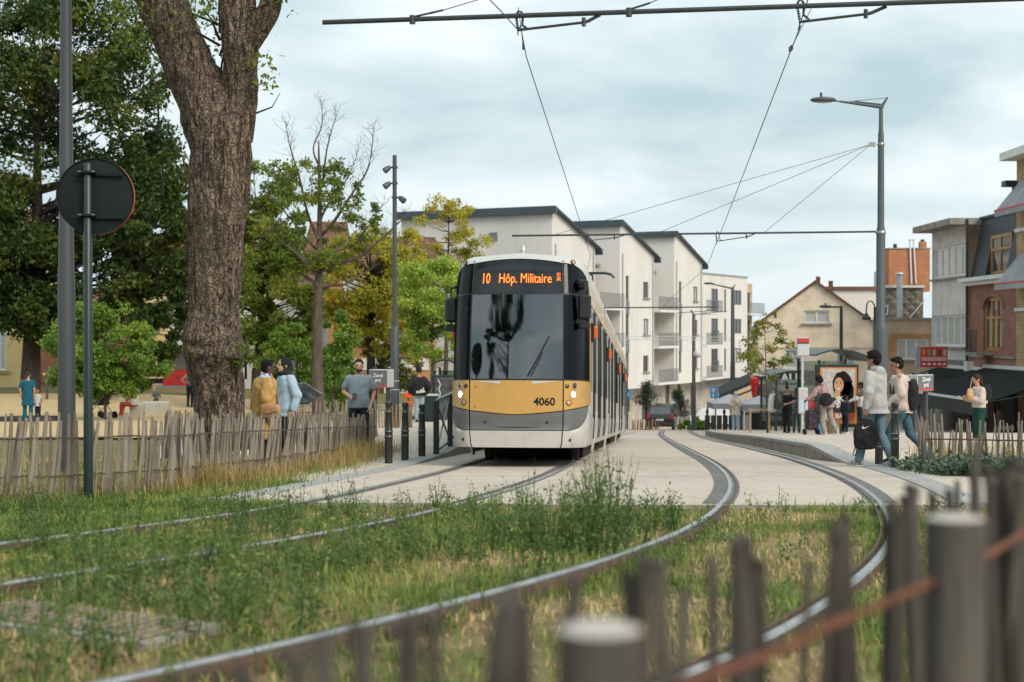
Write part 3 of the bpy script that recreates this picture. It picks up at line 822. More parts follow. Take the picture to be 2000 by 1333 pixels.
# upper wall with lozenge relief: every block its own facet
M_LOZ = pmat('lozenge blocks', (.30, .26, .215), (.22, .19, .155), 2.5, rough=.9, island=.15, bump=.3)
m = MB(); x0, x1, z0, z1 = q(1728), q(1818), zt + .02, Zp(561, D3); yy = 1.2
s_ = .55; hh = (z1 - z0) / 3
hx0, hx1, hz0, hz1 = q(1729), q(1747), Zp(615, D3), Zp(596, D3)
m.add([(x0, yy + .1, z0), (x1, yy + .1, z0), (x1, yy + .1, z1), (x0, yy + .1, z1)], [(0, 1, 2, 3)])
for r_ in range(7):
    for c_ in range(int((x1 - x0) / s_) + 1):
        cx = x0 + (c_ + (.5 if r_ % 2 else 0)) * s_; cz = z0 + r_ * hh / 2
        if hx0 - .3 < cx < hx1 + .3 and hz0 - .2 < cz < hz1 + .2: continue
        a, h = s_ / 2 - .02, hh / 2 - .02
        if cx - a < x0 or cx + a > x1 or cz - h < z0 or cz + h > z1: continue
        m.add([(cx - a, yy + .09, cz), (cx, yy + .09, cz - h), (cx + a, yy + .09, cz), (cx, yy + .09, cz + h), (cx, yy - .06, cz + .05)], [(0, 1, 4), (1, 2, 4), (2, 3, 4), (3, 0, 4)])
o = m.build('lozenge_wall', M_LOZ, b)
window(b, hx0, hx1, hz0, hz1, yy - .1, mull=(.45,), fw=.06, gm=M_DARK)
m = MB(); m.box(((x0 + x1) / 2, yy + .05, z1 + .06), (x1 - x0, .4, .12)); m.build('wall_coping', M_WPAINT, b)
m = MB(); fx = q(1763); m.cyl((fx, .6, zt), (fx, .6, Zp(537, D3)), .15, 14); m.lathe([(.15, 0), (.24, .05), (.22, .1), (.02, .16)], (fx, .6, Zp(537, D3)), 14)
for k in range(4): m.lathe([(.15, 0), (.165, .02), (.15, .04)], (fx, .6, zt + .6 + k * .5), 14)
autosmooth(m.build('flue', M_ZINC, b))
m = MB(); m.tube([(q(1788), yy - .12, zt + .1), (q(1800), yy - .12, zt + .45), (q(1818), yy - .12, Zp(585, D3))], .03, 6); m.build('cable', M_WPAINT, b)
D4 = 73.0
b = thing('chimney_stack', 'broad orange brick chimney stack with two white vent pipes above the lozenge wall', 'chimney', (X(1776, D4), D4, 0))
q = lambda px: X(px, D4) - X(1776, D4)
m = MB(); m.box((0, .6, (Zp(488, D4) + Zp(570, D4)) / 2), (q(1817) - q(1737), 1.2, Zp(488, D4) - Zp(570, D4) )); m.build('stack', M_ORBR, b)
m = MB(); m.box((0, .6, Zp(487, D4) + .03), (q(1817) - q(1737) + .06, 1.26, .07)); m.build('cap', M_CONCG, b)
m = MB()
for pa, pb in ((1776, 1779), (1783, 1788)): m.tube([(q(pb), -.08, Zp(555, D4)), (q(pa), -.08, Zp(470, D4))], .045, 8); m.ell((q(pa), -.08, Zp(469, D4)), (.09, .09, .05))
m.build('vent_pipe', M_WPAINT, b)
m = MB(); m.box((q(1807), .5, Zp(482, D4) + .08), (.32, .35, .4)); m.build('chimney', M_ORBR, b); [(lambda m: (m.cyl((q(a), .5, Zp(y, D4)), (q(a), .5, Zp(y - 11, D4)), .1, 8), m.build('chimney_pot', M_BLACK, b)))(MB()) for a, y in ((1807, 478), (1753, 487))]

# ---------------------------------------------------------------- right-hand row, facing left (local x runs towards the camera)
FX = 19.85
def row_house(name, label, y0): return thing(name, label, 'house', (FX, y0, 0), R(-90))
YF = FX * F_PX / 820
lx = lambda px: YF - FX * F_PX / (px - 1000.0)              # position along the row for a pixel column
b = row_house('grey_brick_house', 'narrow pale grey brick house with flat overhanging cornice and wide white windows', YF)
wE = lx(1892); rows = [(3.80, 5.22), (.67, 2.1)]
m = MB(); hs = [(lx(1822), lx(1886), *r_) for r_ in rows]; zg = -3.7
wall_holes(m, 0, wE, zg, 6.0, hs, 0, .12); m.add([(0, 0, zg), (0, 9, zg), (0, 9, 6.0), (0, 0, 6.0)], [(0, 1, 2, 3)]); fixn(m.build('wall', M_GREYBR, b))
m = MB(); m.box((wE / 2 - .1, 3.6, 6.14), (wE + .3, 8.9, .28)); m.build('cornice', M_CONCG, b)
for r_ in rows: window(b, lx(1822), lx(1886), *r_, mull=(.22, .42, .62, .82), gm=M_CURT, fw=.1, sill=M_CONCG)
m = MB(); m.box((wE / 2, -.05, -.62), (wE, .12, 1.4)); m.build('tiled_apron', brickmat('grey glazed tile', (.24, .235, .23), (.19, .185, .18), (.1, .1, .1), .2, .1, .012), b)
m = MB(); m.cyl((wE - .08, -.07, zg), (wE - .08, -.07, 5.9), .05, 8); m.build('downpipe', M_CONCG, b)

b = row_house('mansard_house', 'dark red brick house with slate mansard and wooden windows, beside the grey house', YF)
x0, x1 = wE + .03, lx(1985)
zc = 3.55; m = MB()
ax0, ax1, az0, az1 = lx(1921), lx(1957), .55, 2.75
wall_holes(m, x0, x1, -3.7, zc, [(ax0, ax1, az0, az1)], 0, .2); fixn(m.build('wall', M_REDBR, b))
m = MB(); n = 10; cx = (ax0 + ax1) / 2; rr = (ax1 - ax0) / 2
for k in range(n):
    t0, t1 = pi * k / n, pi * (k + 1) / n
    p = [(cx - math.cos(t) * rr * q_, az1 - .45 + math.sin(t) * .5 * q_) for t, q_ in ((t0, 1.0), (t1, 1.0), (t1, 1.32), (t0, 1.32))]
    m.prism([p[0], p[1], p[2], p[3]], 'y', -.05, .03)
m.build('arch', M_REDBR, b)
m = MB(); m.box(((x0 + x1) / 2, -.22, zc + .0), (x1 - x0 + .1, .55, .16), 0); m.box(((x0 + x1) / 2, -.12, zc - .16), (x1 - x0, .35, .16)); m.build('cornice', M_WPAINT, b)
# mansard roof slope with the dormer opening left out
dx0, dx1, dz0, dz1 = lx(1922), lx(1962), 3.72, 5.35
zr = 6.22; lean = .55
yz = lambda z: (z - zc) / (zr - zc) * lean
m = MB(); tmp = MB(); wall_holes(tmp, x0 + .1, x1 - .02, zc + .08, zr, [(dx0, dx1, dz0, dz1)], 0, .5)
tmp.v = [(v[0] + (0), v[1] + yz(v[2]), v[2]) for v in tmp.v]; m.add(tmp.v, tmp.f); m.add([(x0 + .1, lean, zr), (x1, lean, zr), (x1, 8, zr), (x0 + .1, 8, zr)], [(0, 1, 2, 3)])
m.add([(x0 + .1, 0, zc), (x0 + .1, 8, zc), (x0 + .1, 8, zr), (x0 + .1, lean, zr)], [(0, 1, 2, 3)])
fixn(m.build('roof', M_SLATE, b))
m = MB(); m.box(((x0 + x1) / 2, lean + .05, zr + .04), (x1 - x0, .3, .1)); m.cyl((x0 + .06, -.1, -3.7), (x0 + .06, -.1, zr), .06, 8); m.build('gutter', M_BLACK, b)
window(b, dx0, dx1, dz0, dz1, .15, mull=(.45,), trans=(.64,), fm=M_FRAMEO, fw=.13, dep=.15)
window(b, ax0, ax1, az0, az1, 0, mull=(.36, .64), trans=(.62,), fm=M_FRAMEO, fw=.13)
m = MB(); m.box((cx - .35, -.4, .42), (1.4, .8, .12)); o = m.build('balcony', M_CONCG, b); q_ = MB(); bars(q_, (cx - 1.0, -.75, .48), (cx + .3, -.75, .48), .95, .16); q_.build('balcony_railing', M_BLACK, o)
m = MB(); m.box((x0 + .45, -.15, -.15), (.42, .3, .42)); m.build('alarm_box', M_WPAINT, b)
m = MB(); m.box(((x0 + x1) / 2, -.03, -.75), (x1 - x0, .06, .1)); m.box(((x0 + x1) / 2, -.03, .3), (x1 - x0 - .1, .06, .1)); m.build('string_course', M_CONCG, b)

b = row_house('yellow_brick_house', 'tall yellow brick house at the right edge with grey window awnings', YF)
x0, x1 = lx(1986), lx(1986) + 9; zt = 8.3
m = MB(); hs = [(x0 + .9, x0 + 2.6, z, z + 1.7) for z in (-.3, 2.55, 5.4)]
wall_holes(m, x0, x1, -3.7, zt, hs, -.02, .2); m.add([(x0, 0, -3.7), (x0, 8, -3.7), (x0, 8, zt), (x0, 0, zt)], [(0, 1, 2, 3)]); fixn(m.build('wall', M_YELBR, b))
for h in hs: window(b, *h, -.02, mull=(.5,), fw=.1)
m = MB(); m.box(((x0 + x1) / 2, -.25, zt - .1), (x1 - x0 + .3, .8, .3)); m.build('cornice', M_WPAINT, b)
m = MB(); m.box((x0 - .05, -.3, 7.15), (.5, .45, .22)); m.cyl((x0 - .08, -.12, 6.2), (x0 - .08, -.12, 7.1), .06, 8); m.build('gutter', M_BLACK, b)
for z in (.2, 3.3, 6.4):
    m = MB(); m.box(((x0 + x1) / 2, -.06, z - 1.1), (x1 - x0, .1, .14)); m.build('string_course', M_WPAINT, b)
def awning(par, x0, x1, z, out, drop, y0=0.0, val=.28, mat=None, vm=None, stripe=None, name='awning'):
    m = MB(); m.loft([[Vector((x0, y0, z)), Vector((x1, y0, z))], [Vector((x0, y0 - out, z - drop)), Vector((x1, y0 - out, z - drop))]], caps=False, closed=False)
    m.loft([[Vector((x0, y0, z - .03)), Vector((x1, y0, z - .03))], [Vector((x0, y0 - out, z - drop - .03)), Vector((x1, y0 - out, z - drop - .03))]], caps=False, closed=False)
    m.add([(x0, y0, z), (x0, y0 - out, z - drop), (x0, y0 - out, z - drop - val), (x0, y0, z - .05)], [(0, 1, 2, 3)]) if par.get('sides') else None
    o = m.build(name, mat or M_GREYCL, par)
    v = MB(); v.box(((x0 + x1) / 2, y0 - out - .01, z - drop - val / 2), (x1 - x0, .03, val)); v.build('valance', vm or mat or M_GREYCL, o)
    if stripe: v = MB(); v.box(((x0 + x1) / 2, y0 - out - .02, z - drop), (x1 - x0 + .02, .04, .06)); v.build('edging', stripe, o)
    return o
for z in (6.1, 3.25): awning(b, x0 + .3, x0 + 4.0, z + .9 + .2, .95, 1.15, -.02, .24, M_GREYCL, M_GREYCL, M_REDP)

# shop fronts under the row
M_STRIPE_B = M_BLACKCL
def shop(label, xa, xb, out, z, drop):
    s = thing('shop_awning', label, 'awning', (FX, YF, 0), R(-90))
    m = MB(); m.loft([[Vector((xa, 0, z)), Vector((xb, 0, z))], [Vector((xa, -out, z - drop)), Vector((xb, -out, z - drop))], [Vector((xa, -out, z - drop - .04)), Vector((xb, -out, z - drop - .04))], [Vector((xa, 0, z - .04)), Vector((xb, 0, z - .04))]])
    fixn(m.build('canopy', M_BLACKCL, s))
    m = MB(); m.box(((xa + xb) / 2, -out - .02, z - drop + .0), (xb - xa, .07, .09)); m.box(((xa + xb) / 2, -.06, z + .05), (xb - xa, .16, .14)); m.build('rail', M_WPAINT, s)
    m = MB(); m.box(((xa + xb) / 2, -out - .012, z - drop - .3), (xb - xa, .03, .5)); v = m.build('valance', M_BLACKCL, s)
    m = MB(); m.tube([(xa + .05, 0, z - .5), (xa + .05, -out, z - drop)], .025, 6); m.tube([(xb - .05, 0, z - .5), (xb - .05, -out, z - drop)], .025, 6); m.build('arm', M_BLACK, s)
    return s, v
def text_mesh(name, s, size, mat, parent, align='CENTER', ext=.004, bold=0.0):
    cu = bpy.data.curves.new(name + '_curve', 'FONT'); cu.body = s; cu.size = size; cu.extrude = ext; cu.align_x = align; cu.align_y = 'CENTER'; cu.offset = bold
    cu.resolution_u = 3
    t = bpy.data.objects.new(name + '_tmp', cu); COL.objects.link(t)
    dg = bpy.context.evaluated_depsgraph_get(); dg.update()
    me = bpy.data.meshes.new_from_object(t.evaluated_get(dg)); bpy.data.objects.remove(t, do_unlink=True); bpy.data.curves.remove(cu)
    return mobj(name, me, mat, parent)

# shop awnings of the row
s, v = shop('black shop awning lettered in white above the grey brick house entrance', lx(1838) - .2, lx(1925), 2.3, -.28, .72)
tt = text_mesh('lettering', "Rio's", .34, M_WPAINT, v, bold=.012); tt.location = (lx(1838) + 2.2, -2.335, -1.3); tt.rotation_euler = (R(90), 0, 0); tt.name = 'lettering'
m = MB()
for s_ in (-1, 1): m = MB(); m.box((lx(1838) + 2.2 + s_ * 1.05, -2.335, -1.3), (.8, .01, .035)); m.build('rule', M_WPAINT, v)
x0s, x1s = lx(1840) - .1, lx(1872)
sa = thing('striped_awning', 'small black and white striped awning under the lettered black awning', 'awning', (FX, YF, 0), R(-90))
n = 13; w = (x1s - x0s + 1.4) / n
for k in range(n):
    m = MB(); xa = x0s - .7 + k * w
    p = [(-1.75, -1.52), (-2.0, -1.98), (-2.0, -2.16)]
    m.loft([[Vector((xa, p[i][0], p[i][1])), Vector((xa + w - .004, p[i][0], p[i][1])), Vector((xa + w - .004, p[i][0] + .03, p[i][1])), Vector((xa, p[i][0] + .03, p[i][1]))] for i in range(3)])
    fixn(m.build('stripe', M_WPAINT if k % 2 else M_BLACKCL, sa))
s2, v2 = shop('wide black shop awning under the red brick house, behind the woman with the phone', lx(1925) + .05, lx(1925) + 9.5, 3.1, -.15, 1.0)
# shop front behind the awnings
sf = thing('shop', 'glazed shop front with pale posts under the striped awning', 'shop front', (FX, YF, 0), R(-90))
m = MB()
for x in (.2, 1.2, 1.5, 2.9, 3.6, 5.2): m.box((x, -1.5, -2.6), (.12, .12, 2.2))
m.box((2.7, -1.5, -3.5), (5.4, .14, .5)); m.build('post', M_WPAINT, sf)
m = MB(); m.box((2.7, -1.44, -2.4), (5.2, .02, 1.9)); m.build('pane', M_GLASS, sf)
m = MB(); m.box((8.6, -.1, -2.2), (5.8, .1, 2.6)); m.build('dark_pane', M_GLASS, sf)
for x in (6.0, 9.0): m = MB(); m.box((x, -.16, -2.4), (.5, .1, 2.9)); m.build('brick_pier', M_REDBR, sf)
# black projecting sign with red stripes
D_ = 57.5; sg = thing('projecting_sign', 'black projecting shop sign with red and white stripes at right edge', 'sign', (X(1988, D_), D_, Zp(686, D_)))
m = MB(); m.box((0, 0, 0), (.85, .16, 1.6), bev=.02); m.build('board', M_BLACK, sg)
m = MB(); m.box((.06, -.085, .36), (.6, .012, .06)); m.box((.06, -.085, -.05), (.6, .012, .06)); m.build('red_stripe', M_REDP, sg); m = MB(); m.box((.08, -.085, .15), (.55, .012, .05)); m.build('white_stripe', M_WPAINT, sg)
# red menu board
D_ = 62.0; sg = thing('menu_board', 'red menu board with five food pictures on the grey house corner', 'sign', (X(1824, D_), D_, Zp(698, D_)))
wm, hm = 1.16, .88
m = MB(); m.box((0, 0, 0), (wm, .12, hm)); m.build('board', M_REDP, sg)
cols = [(.70, .33, .03), (.25, .33, .27), (.62, .55, .36), (.16, .08, .05), (.6, .55, .38)]
for k in range(5):
    x = -.45 + k * .225
    m = MB(); m.box((x, -.066, .2), (.13, .012, .27), bev=.005); m.build('picture', pmat('menu picture %s' % 'abcde'[k], cols[k], tuple(c * .55 for c in cols[k]), 18, rough=.4), sg)
    m = MB(); m.lathe([(.075, 0), (.075, .01)], (0, 0, 0), 14); o = m.build('price_label', M_WPAINT, sg); o.location = (x, -.062, -.3); o.rotation_euler = (R(90), 0, 0); o.scale = (1, .62, 1)
m = MB(); m.box((0, -.066, -.08), (1.1, .012, .17)); m.build('white_band', pmat('pink white band', (.66, .50, .46), (.5, .25, .24), 45, rough=.5, stretch=(1, 1, .3)), sg)
m = MB(); m.box((-wm / 2 - .12, .02, .0), (.18, .1, .9)); m.build('side_panel', M_ZINC, sg)

# shops left under the cream house
D_ = 72.0
sp = thing('corner_shop', 'black shop front with red trim below the cream house', 'shop front', (X(1500, D_), D_, 0)); q = lambda px: X(px, D_) - X(1500, D_)
m = MB(); m.box(((q(1476) + q(1515)) / 2, .3, Zp(763, D_)), (q(1515) - q(1476), .5, .62)); m.build('fascia', M_BLACK, sp)
m = MB()
for yy in (755, 769): m.box(((q(1476) + q(1513)) / 2, .02, Zp(yy, D_)), (q(1513) - q(1476), .05, .06))
m.build('red_trim', M_REDP, sp)
m = MB(); m.box(((q(1476) + q(1560)) / 2, .8, Zp(800, D_)), (q(1560) - q(1476), .3, 1.8)); m.build('wall', M_DARK, sp)
m = MB(); m.box((q(1495), .6, Zp(742, D_)), (1.15, .4, .9)); m.build('upper_wall', M_CREAM, sp)
for px_ in (1484, 1495): m = MB(); m.box((q(px_), .36, Zp(739, D_)), (.22, .06, .2)); m.build('window', M_GLASS, sp)
D_ = 71.0
sg = thing('shop_sign', 'black shop sign with big white letters behind the bus shelter', 'sign', (X(1545, D_), D_, Zp(740, D_)))
m = MB(); m.box((0, .1, 0), (2.3, .15, .8)); m.build('board', M_BLACK, sg)
o = text_mesh('lettering', 'AUR', .62, M_WPAINT, sg, bold=.02); o.location = (.1, .01, 0); o.rotation_euler = (R(90), 0, 0)
m = MB(); m.box((.1, -.0, -.36), (2.0, .02, .05)); m.build('underline', M_WPAINT, sg)
D_ = 70.0
sg = thing('red_shop_figure', 'tall glossy red sign shaped like a doner skewer beside a black awning', 'sign', (X(1473, D_), D_, Zp(755, D_)))
m = MB(); m.lathe([(.06, -.5), (.12, -.44), (.13, -.25), (.16, -.22), (.155, .0), (.19, .05), (.215, .28), (.19, .4), (.08, .47)], (0, 0, 0), 16); autosmooth(m.build('skewer', pmat('glossy red plastic', (.62, .012, .01), (.35, .01, .01), 9, rough=.3), sg))
m = MB(); m.box((.12, .16, 0), (.3, .1, 1.05), bev=.03); m.build('backing', M_BLACK, sg)
aw = thing('sloping_awning', 'long black awning sloping down behind the grey market tents', 'awning', (0, 0, 0))
m = MB()
a, b_ = Vector((X(1405, 74), 74, Zp(778, 74))), Vector((X(1468, 70), 70, Zp(752, 70)))
m.loft([[a, a + Vector((0, 0, .16)), a + Vector((.3, 2.5, .5)), a + Vector((.3, 2.5, .35))], [b_, b_ + Vector((0, 0, .16)), b_ + Vector((.3, 2.5, .5)), b_ + Vector((.3, 2.5, .35))]]); fixn(m.build('canopy', M_BLACKCL, aw))
m = MB(); m.tube([a + Vector((.3, -.05, -.12)), b_ + Vector((0, -.05, -.25))], .05, 6); m.build('frame', M_BLACK, aw)

# ---------------------------------------------------------------- houses behind the park on the left
def front_house(name, label, px0, px1, d, ytop, wall, wins=(), ridge=None, roofm=None, depth=7, door=None, band=None):
    xc = X((px0 + px1) / 2, d); b = thing(name, label, 'house', (xc, d, 0)); q = lambda px: X(px, d) - xc
    hs = [(q(w[0]), q(w[1]), Zp(w[3], d), Zp(w[2], d)) for w in wins]
    m = MB(); zt = Zp(ytop, d); zg = zl(d) - .4
    wall_holes(m, q(px0), q(px1), zg, zt, hs); x0, x1 = q(px0), q(px1)
    for x in (x0, x1): m.add([(x, 0, zg), (x, depth, zg), (x, depth, zt), (x, 0, zt)], [(0, 1, 2, 3)])
    m.add([(x0, depth, zg), (x1, depth, zg), (x1, depth, zt), (x0, depth, zt)], [(0, 1, 2, 3)])
    fixn(m.build('wall', wall, b))
    for h, w in zip(hs, wins):
        o = window(b, *h, mull=w[4] if len(w) > 4 else (.5,), gm=w[5] if len(w) > 5 else M_CURT, fw=.09, sill=M_CONCG)
    if ridge is not None:
        zr = Zp(ridge, d); r = MB()
        r.loft([[Vector((x, -.25, zt - .02)), Vector((x, depth / 2, zr)), Vector((x, depth + .25, zt - .02)), Vector((x, depth + .25, zt - .14)), Vector((x, -.25, zt - .14))] for x in (x0 - .15, x1 + .15)]); fixn(r.build('roof', roofm or M_TILE, b))
    else:
        r = MB(); r.box(((x0 + x1) / 2, depth / 2, zt + .06), (x1 - x0 + .2, depth + .2, .14)); r.build('roof', M_CONCG, b)
    if band: m = MB(); m.box(((x0 + x1) / 2, -.02, Zp(band[0], d)), (x1 - x0 - .02, .08, (band[1] - band[0]) * d / F_PX)); m.build('white_band', M_WPAINT, b)
    return b, q
b, q = front_house('yellow_house', 'pale yellow house with white shutter at the left edge behind the big tree trunk', -110, 46, 82, 470, M_YELLOW, [(-70, -36, 640, 725), (-16, 12, 640, 724, (.5,), M_SHUT), (-20, 10, 540, 600)], 400)
m = MB(); m.box((q(2), -.05, Zp(637, 82)), (.55, .04, .3)); m.build('street_name_plate', pmat('enamel blue', (.03, .09, .22), None, rough=.3), b)
m = MB(); m.box((q(4), -.06, Zp(728, 82)), (1.0, .1, .1)); m.build('yellow_ledge', pmat('yellow trim', (.62, .42, .04), None), b)
front_house('brown_brick_house', 'low brown brick house with white rail seen between the dark trunks', 50, 236, 84, 600, M_REDBR, [(120, 150, 640, 700)], 560)
front_house('cream_house', 'cream house glimpsed between the bush and the hanging leaves', 236, 312, 86, 520, M_YELLOW, [(246, 262, 600, 650), (286, 304, 600, 650)], 470)
front_house('white_gable_house', 'white rendered house behind the red truck', 312, 470, 88, 500, M_WHITE2, [(350, 366, 695, 740, (), M_GLASS), (340, 366, 560, 610), (420, 450, 560, 620)], 440)
front_house('grey_white_house', 'greyish white house seen in gaps of the middle trees', 470, 626, 80, 560, M_WHITE2, [(492, 510, 600, 650), (545, 566, 580, 640), (590, 608, 590, 640)], 505)
front_house('orange_brick_house', 'orange brick house with white framed windows behind the yellow trees', 640, 838, 74, 520, M_BROWNBR, [(666, 714, 626, 672, (.45, .98)), (733, 752, 626, 672), (664, 672, 715, 731, (), M_GLASS), (681, 690, 715, 731, (), M_GLASS), (670, 716, 545, 590), (772, 812, 626, 672)], 455, band=(712, 735))
m = MB()
front_house('tall_tile_house', 'taller orange tiled house end rising behind the bare tree', 596, 662, 92, 500, M_TILE, [], 425)
b, q = front_house('white_door_house', 'white fronted entrance with tall dark door panes behind the lamp pole', 750, 800, 73.5, 700, M_WPAINT, [(776, 783, 730, 775, (), M_GLASS), (786, 792, 730, 775, (), M_GLASS)])
# ================================================================== tram
M_TGOLD = pmat('tram gold paint', (.55, .31, .072), (.49, .27, .058), .9, rough=.36, coat=.35, wear=((.36, .23, .10), 3.5, .55, .4))
M_TWHITE = pmat('tram off-white paint', (.56, .535, .50), (.49, .465, .43), 1.2, rough=.38, coat=.3, wear=((.28, .24, .2), 2.6, .54, .45))
M_TSILV = pmat('tram silver side', (.50, .485, .46), (.44, .425, .40), 1.0, rough=.3, metal=.35, wear=((.3, .26, .22), 3, .6, .3))
M_TGREY = pmat('tram grey bumper', (.145, .145, .15), (.115, .115, .12), 2, rough=.5, wear=((.25, .24, .23), 5, .62, .3))
M_TBEIGE = pmat('tram champagne band', (.55, .43, .28), (.50, .385, .25), 1.5, rough=.35, coat=.3)
M_TBLACK = pmat('tram black trim', (.012, .013, .014), (.02, .02, .02), 3, rough=.35)
M_TUNDER = pmat('tram underframe', (.012, .012, .012), (.03, .027, .024), 4, rough=.9)
M_CHROME = pmat('lamp reflector', (.6, .6, .6), None, rough=.15, metal=1.0)
M_LENS = pmat('dark lamp lens', (.03, .02, .02), (.07, .03, .025), 30, rough=.08, spec=.8)
M_LAMPON = pmat('headlamp lit', (.9, .9, .9), None, emit=(1, .96, .9), estr=9)
M_AMBERLENS = pmat('amber lens', (.45, .22, .10), (.65, .45, .28), 40, rough=.15)
M_ORANGE = pmat('orange marker lamp', (.75, .15, .02), (.6, .1, .02), 30, rough=.3)
M_LED = pmat('orange LED text', (.3, .06, .0), None, emit=(1, .20, .02), estr=1.9)
M_REDREF = pmat('red reflector', (.16, .012, .018), None, rough=.25)
def tinted(name, tint, refl, rg_=.015, fk=1.0):
    m, nt, N, L, B = newmat(name)
    out = N['Material Output']; N.remove(B)
    tr = N.new('ShaderNodeBsdfTransparent'); tr.inputs[0].default_value = (*tint, 1)
    gl = N.new('ShaderNodeBsdfGlossy'); gl.inputs['Roughness'].default_value = rg_; gl.inputs[0].default_value = (.93, .97, 1, 1)
    fr = N.new('ShaderNodeFresnel'); fr.inputs['IOR'].default_value = 1.5
    ma = N.new('ShaderNodeMath'); ma.operation = 'MULTIPLY_ADD'; L.new(fr.outputs[0], ma.inputs[0]); ma.inputs[1].default_value = fk; ma.inputs[2].default_value = refl; ma.use_clamp = True
    mx = N.new('ShaderNodeMixShader'); L.new(ma.outputs[0], mx.inputs[0]); L.new(tr.outputs[0], mx.inputs[1]); L.new(gl.outputs[0], mx.inputs[2])
    L.new(mx.outputs[0], out.inputs[0]); return m
M_WSCREEN = tinted('windscreen glass', (.42, .45, .46), .12, .035)
M_TGLASS = tinted('tinted tram glass', (.05, .055, .055), .012, .16, .30)

TRAM_D = 21.4; TRAM_LEN = 32.0
_k = .1; sl_ = (zs(TRAM_D) - zs(TRAM_D + 31)) / 31
tram = thing('tram', 'gold and white low-floor tram with orange destination lettering standing on the left track', 'tram', (.05, TRAM_D, zs(TRAM_D) + .012))
tram.rotation_euler = (-math.atan(sl_), 0, -math.atan(_k))
ZP = [.26, .34, .55, .80, 1.15, 1.6, 2.3, 2.65, 2.9, 3.08, 3.20, 3.28, 3.34]
WP = [1.0, 1.045, 1.07, 1.08, 1.08, 1.08, 1.075, 1.065, 1.05, 1.03, .97, .84, 0.0]
def tw(z): return float(np.interp(z, ZP, WP))
def rake(z): return float(np.interp(z, [.2, .28, .54, .56, .80, 1.31, 2.0, 2.63, 3.0, 3.2, 3.34], [.10, .04, 0.0, .05, .015, .04, .08, .14, .24, .32, .42]))
def plan(u):
    a = abs(u); s = 1 if u >= 0 else -1
    if a <= .62: return s * a / .62 * .71, .05 * (a / .62) ** 2
    t = (a - .62) / .38 * pi / 2
    return s * (.71 + .37 * math.sin(t)), .05 + 1.0 * (1 - math.cos(t))
def nose(u, z, off=0.0):
    def p(u, z):
        x, y = plan(u); return Vector((x * tw(min(z, 3.0)) / 1.08, y + rake(z), z))
    P = p(u, z)
    if off:
        e = .01; du = p(min(u + e, 1), z) - p(max(u - e, -1), z); dz = p(u, z + e) - p(u, z - e)
        n = du.cross(dz).normalized(); P = P + n * off
    return P
def patch(name, u0, u1, zl_, zh_, mat, nu=14, nz=5, off=0.0, thick=.012, parent=None):
    f0 = zl_ if callable(zl_) else (lambda u: zl_); f1 = zh_ if callable(zh_) else (lambda u: zh_)
    v = []; f = []
    for i in range(nu + 1):
        u = lerp(u0, u1, i / nu); a, b = f0(u), f1(u)
        for j in range(nz + 1): v.append(nose(u, lerp(a, max(a + .001, b), j / nz), off))
    h = nz + 1
    for i in range(nu):
        for j in range(nz): f.append((i * h + j, i * h + h + j, i * h + h + j + 1, i * h + j + 1))
    # turned-in edges give the panel thickness
    n0 = len(v); edge = [i * h for i in range(nu + 1)] + [nu * h + j for j in range(1, h)] + [i * h + nz for i in range(nu - 1, -1, -1)] + [j for j in range(nz - 1, 0, -1)]
    for k in edge: v.append(v[k] + Vector((0, thick, 0)))
    ne = len(edge)
    for k in range(ne): f.append((edge[k], n0 + k, n0 + (k + 1) % ne, edge[(k + 1) % ne]))
    o = pydata(name, v, f, mat, parent or tram); return autosmooth(o, 35)
G = .007
gold_b = lambda u: .79 + .06 * min(1, abs(u) / .62) ** 1.4 + (.10 * ((abs(u) - .62) / .33) if abs(u) > .62 else 0)
grey_lo = lambda u: .55 if abs(u) < .66 else .55 + .42 * (1 - math.sqrt(max(0, 1 - min(1, (abs(u) - .66) / .25) ** 2)))
glass_t = lambda u: 3.165 - .065 * (abs(u) / .62) ** 2 if abs(u) <= .62 else 3.10 - .38 * (1 - math.sqrt(max(0, 1 - min(1, (abs(u) - .62) / .33) ** 2)))
# dark carcass behind the panels
patch('carcass', -1, 1, .27, 1.30, M_TBLACK, 40, 8, -.02)
for a, b, nm in ((-1, -.62, 'bumper_corner'), (-.62, .62, 'bumper'), (.62, 1, 'bumper_corner')):
    if nm == 'bumper': patch(nm, a + G, b - G, .29, .535, M_TWHITE, 16, 4, .012)
    else:
        top = lambda u: grey_lo(u) - .012 if abs(u) < .90 else gold_b(u) - .012
        patch(nm, a + (G if a > 0 else 0), b - (G if b < 0 else 0), .29, top, M_TWHITE, 22, 6, .006)
for a, b in ((-.91, -.62), (-.62, .62), (.62, .91)): patch('grey_panel', a + G, b - G, grey_lo, lambda u: gold_b(u) - .014, M_TGREY, 16, 5, .004)
for a, b in ((-.98, -.62), (-.62, .62), (.62, .98)): patch('front_panel' if abs(a) == .62 and b > 0 and a < 0 else 'lamp_panel', a + G, b - G, gold_b, 1.30, M_TGOLD, 18, 6, .012)
for s in (-1, 1): 
    a, b = (.945, 1.0) if s > 0 else (-1.0, -.945)
    patch('pillar_strip', a, b, 1.31, 2.35, M_TGOLD, 4, 8, .004)
# glazing
patch('windscreen', -.62 + G, .62 - G, 1.325, 2.615, M_WSCREEN, 18, 10, 0.0, .006)
for s in (-1, 1):
    a, b = sorted((s * .627, s * .94)); patch('corner_window', a, b, 1.325, 2.615, M_TGLASS, 12, 8, 0, .006)
    patch('corner_window', a, b, 2.64, glass_t, M_TGLASS, 12, 6, 0, .006)
M_DESTG = tinted('destination glass', (.5, .5, .5), .03, .10, .5)
dest = patch('destination_window', -.62 + G, .62 - G, 2.64, glass_t, M_DESTG, 18, 6, 0, .006)
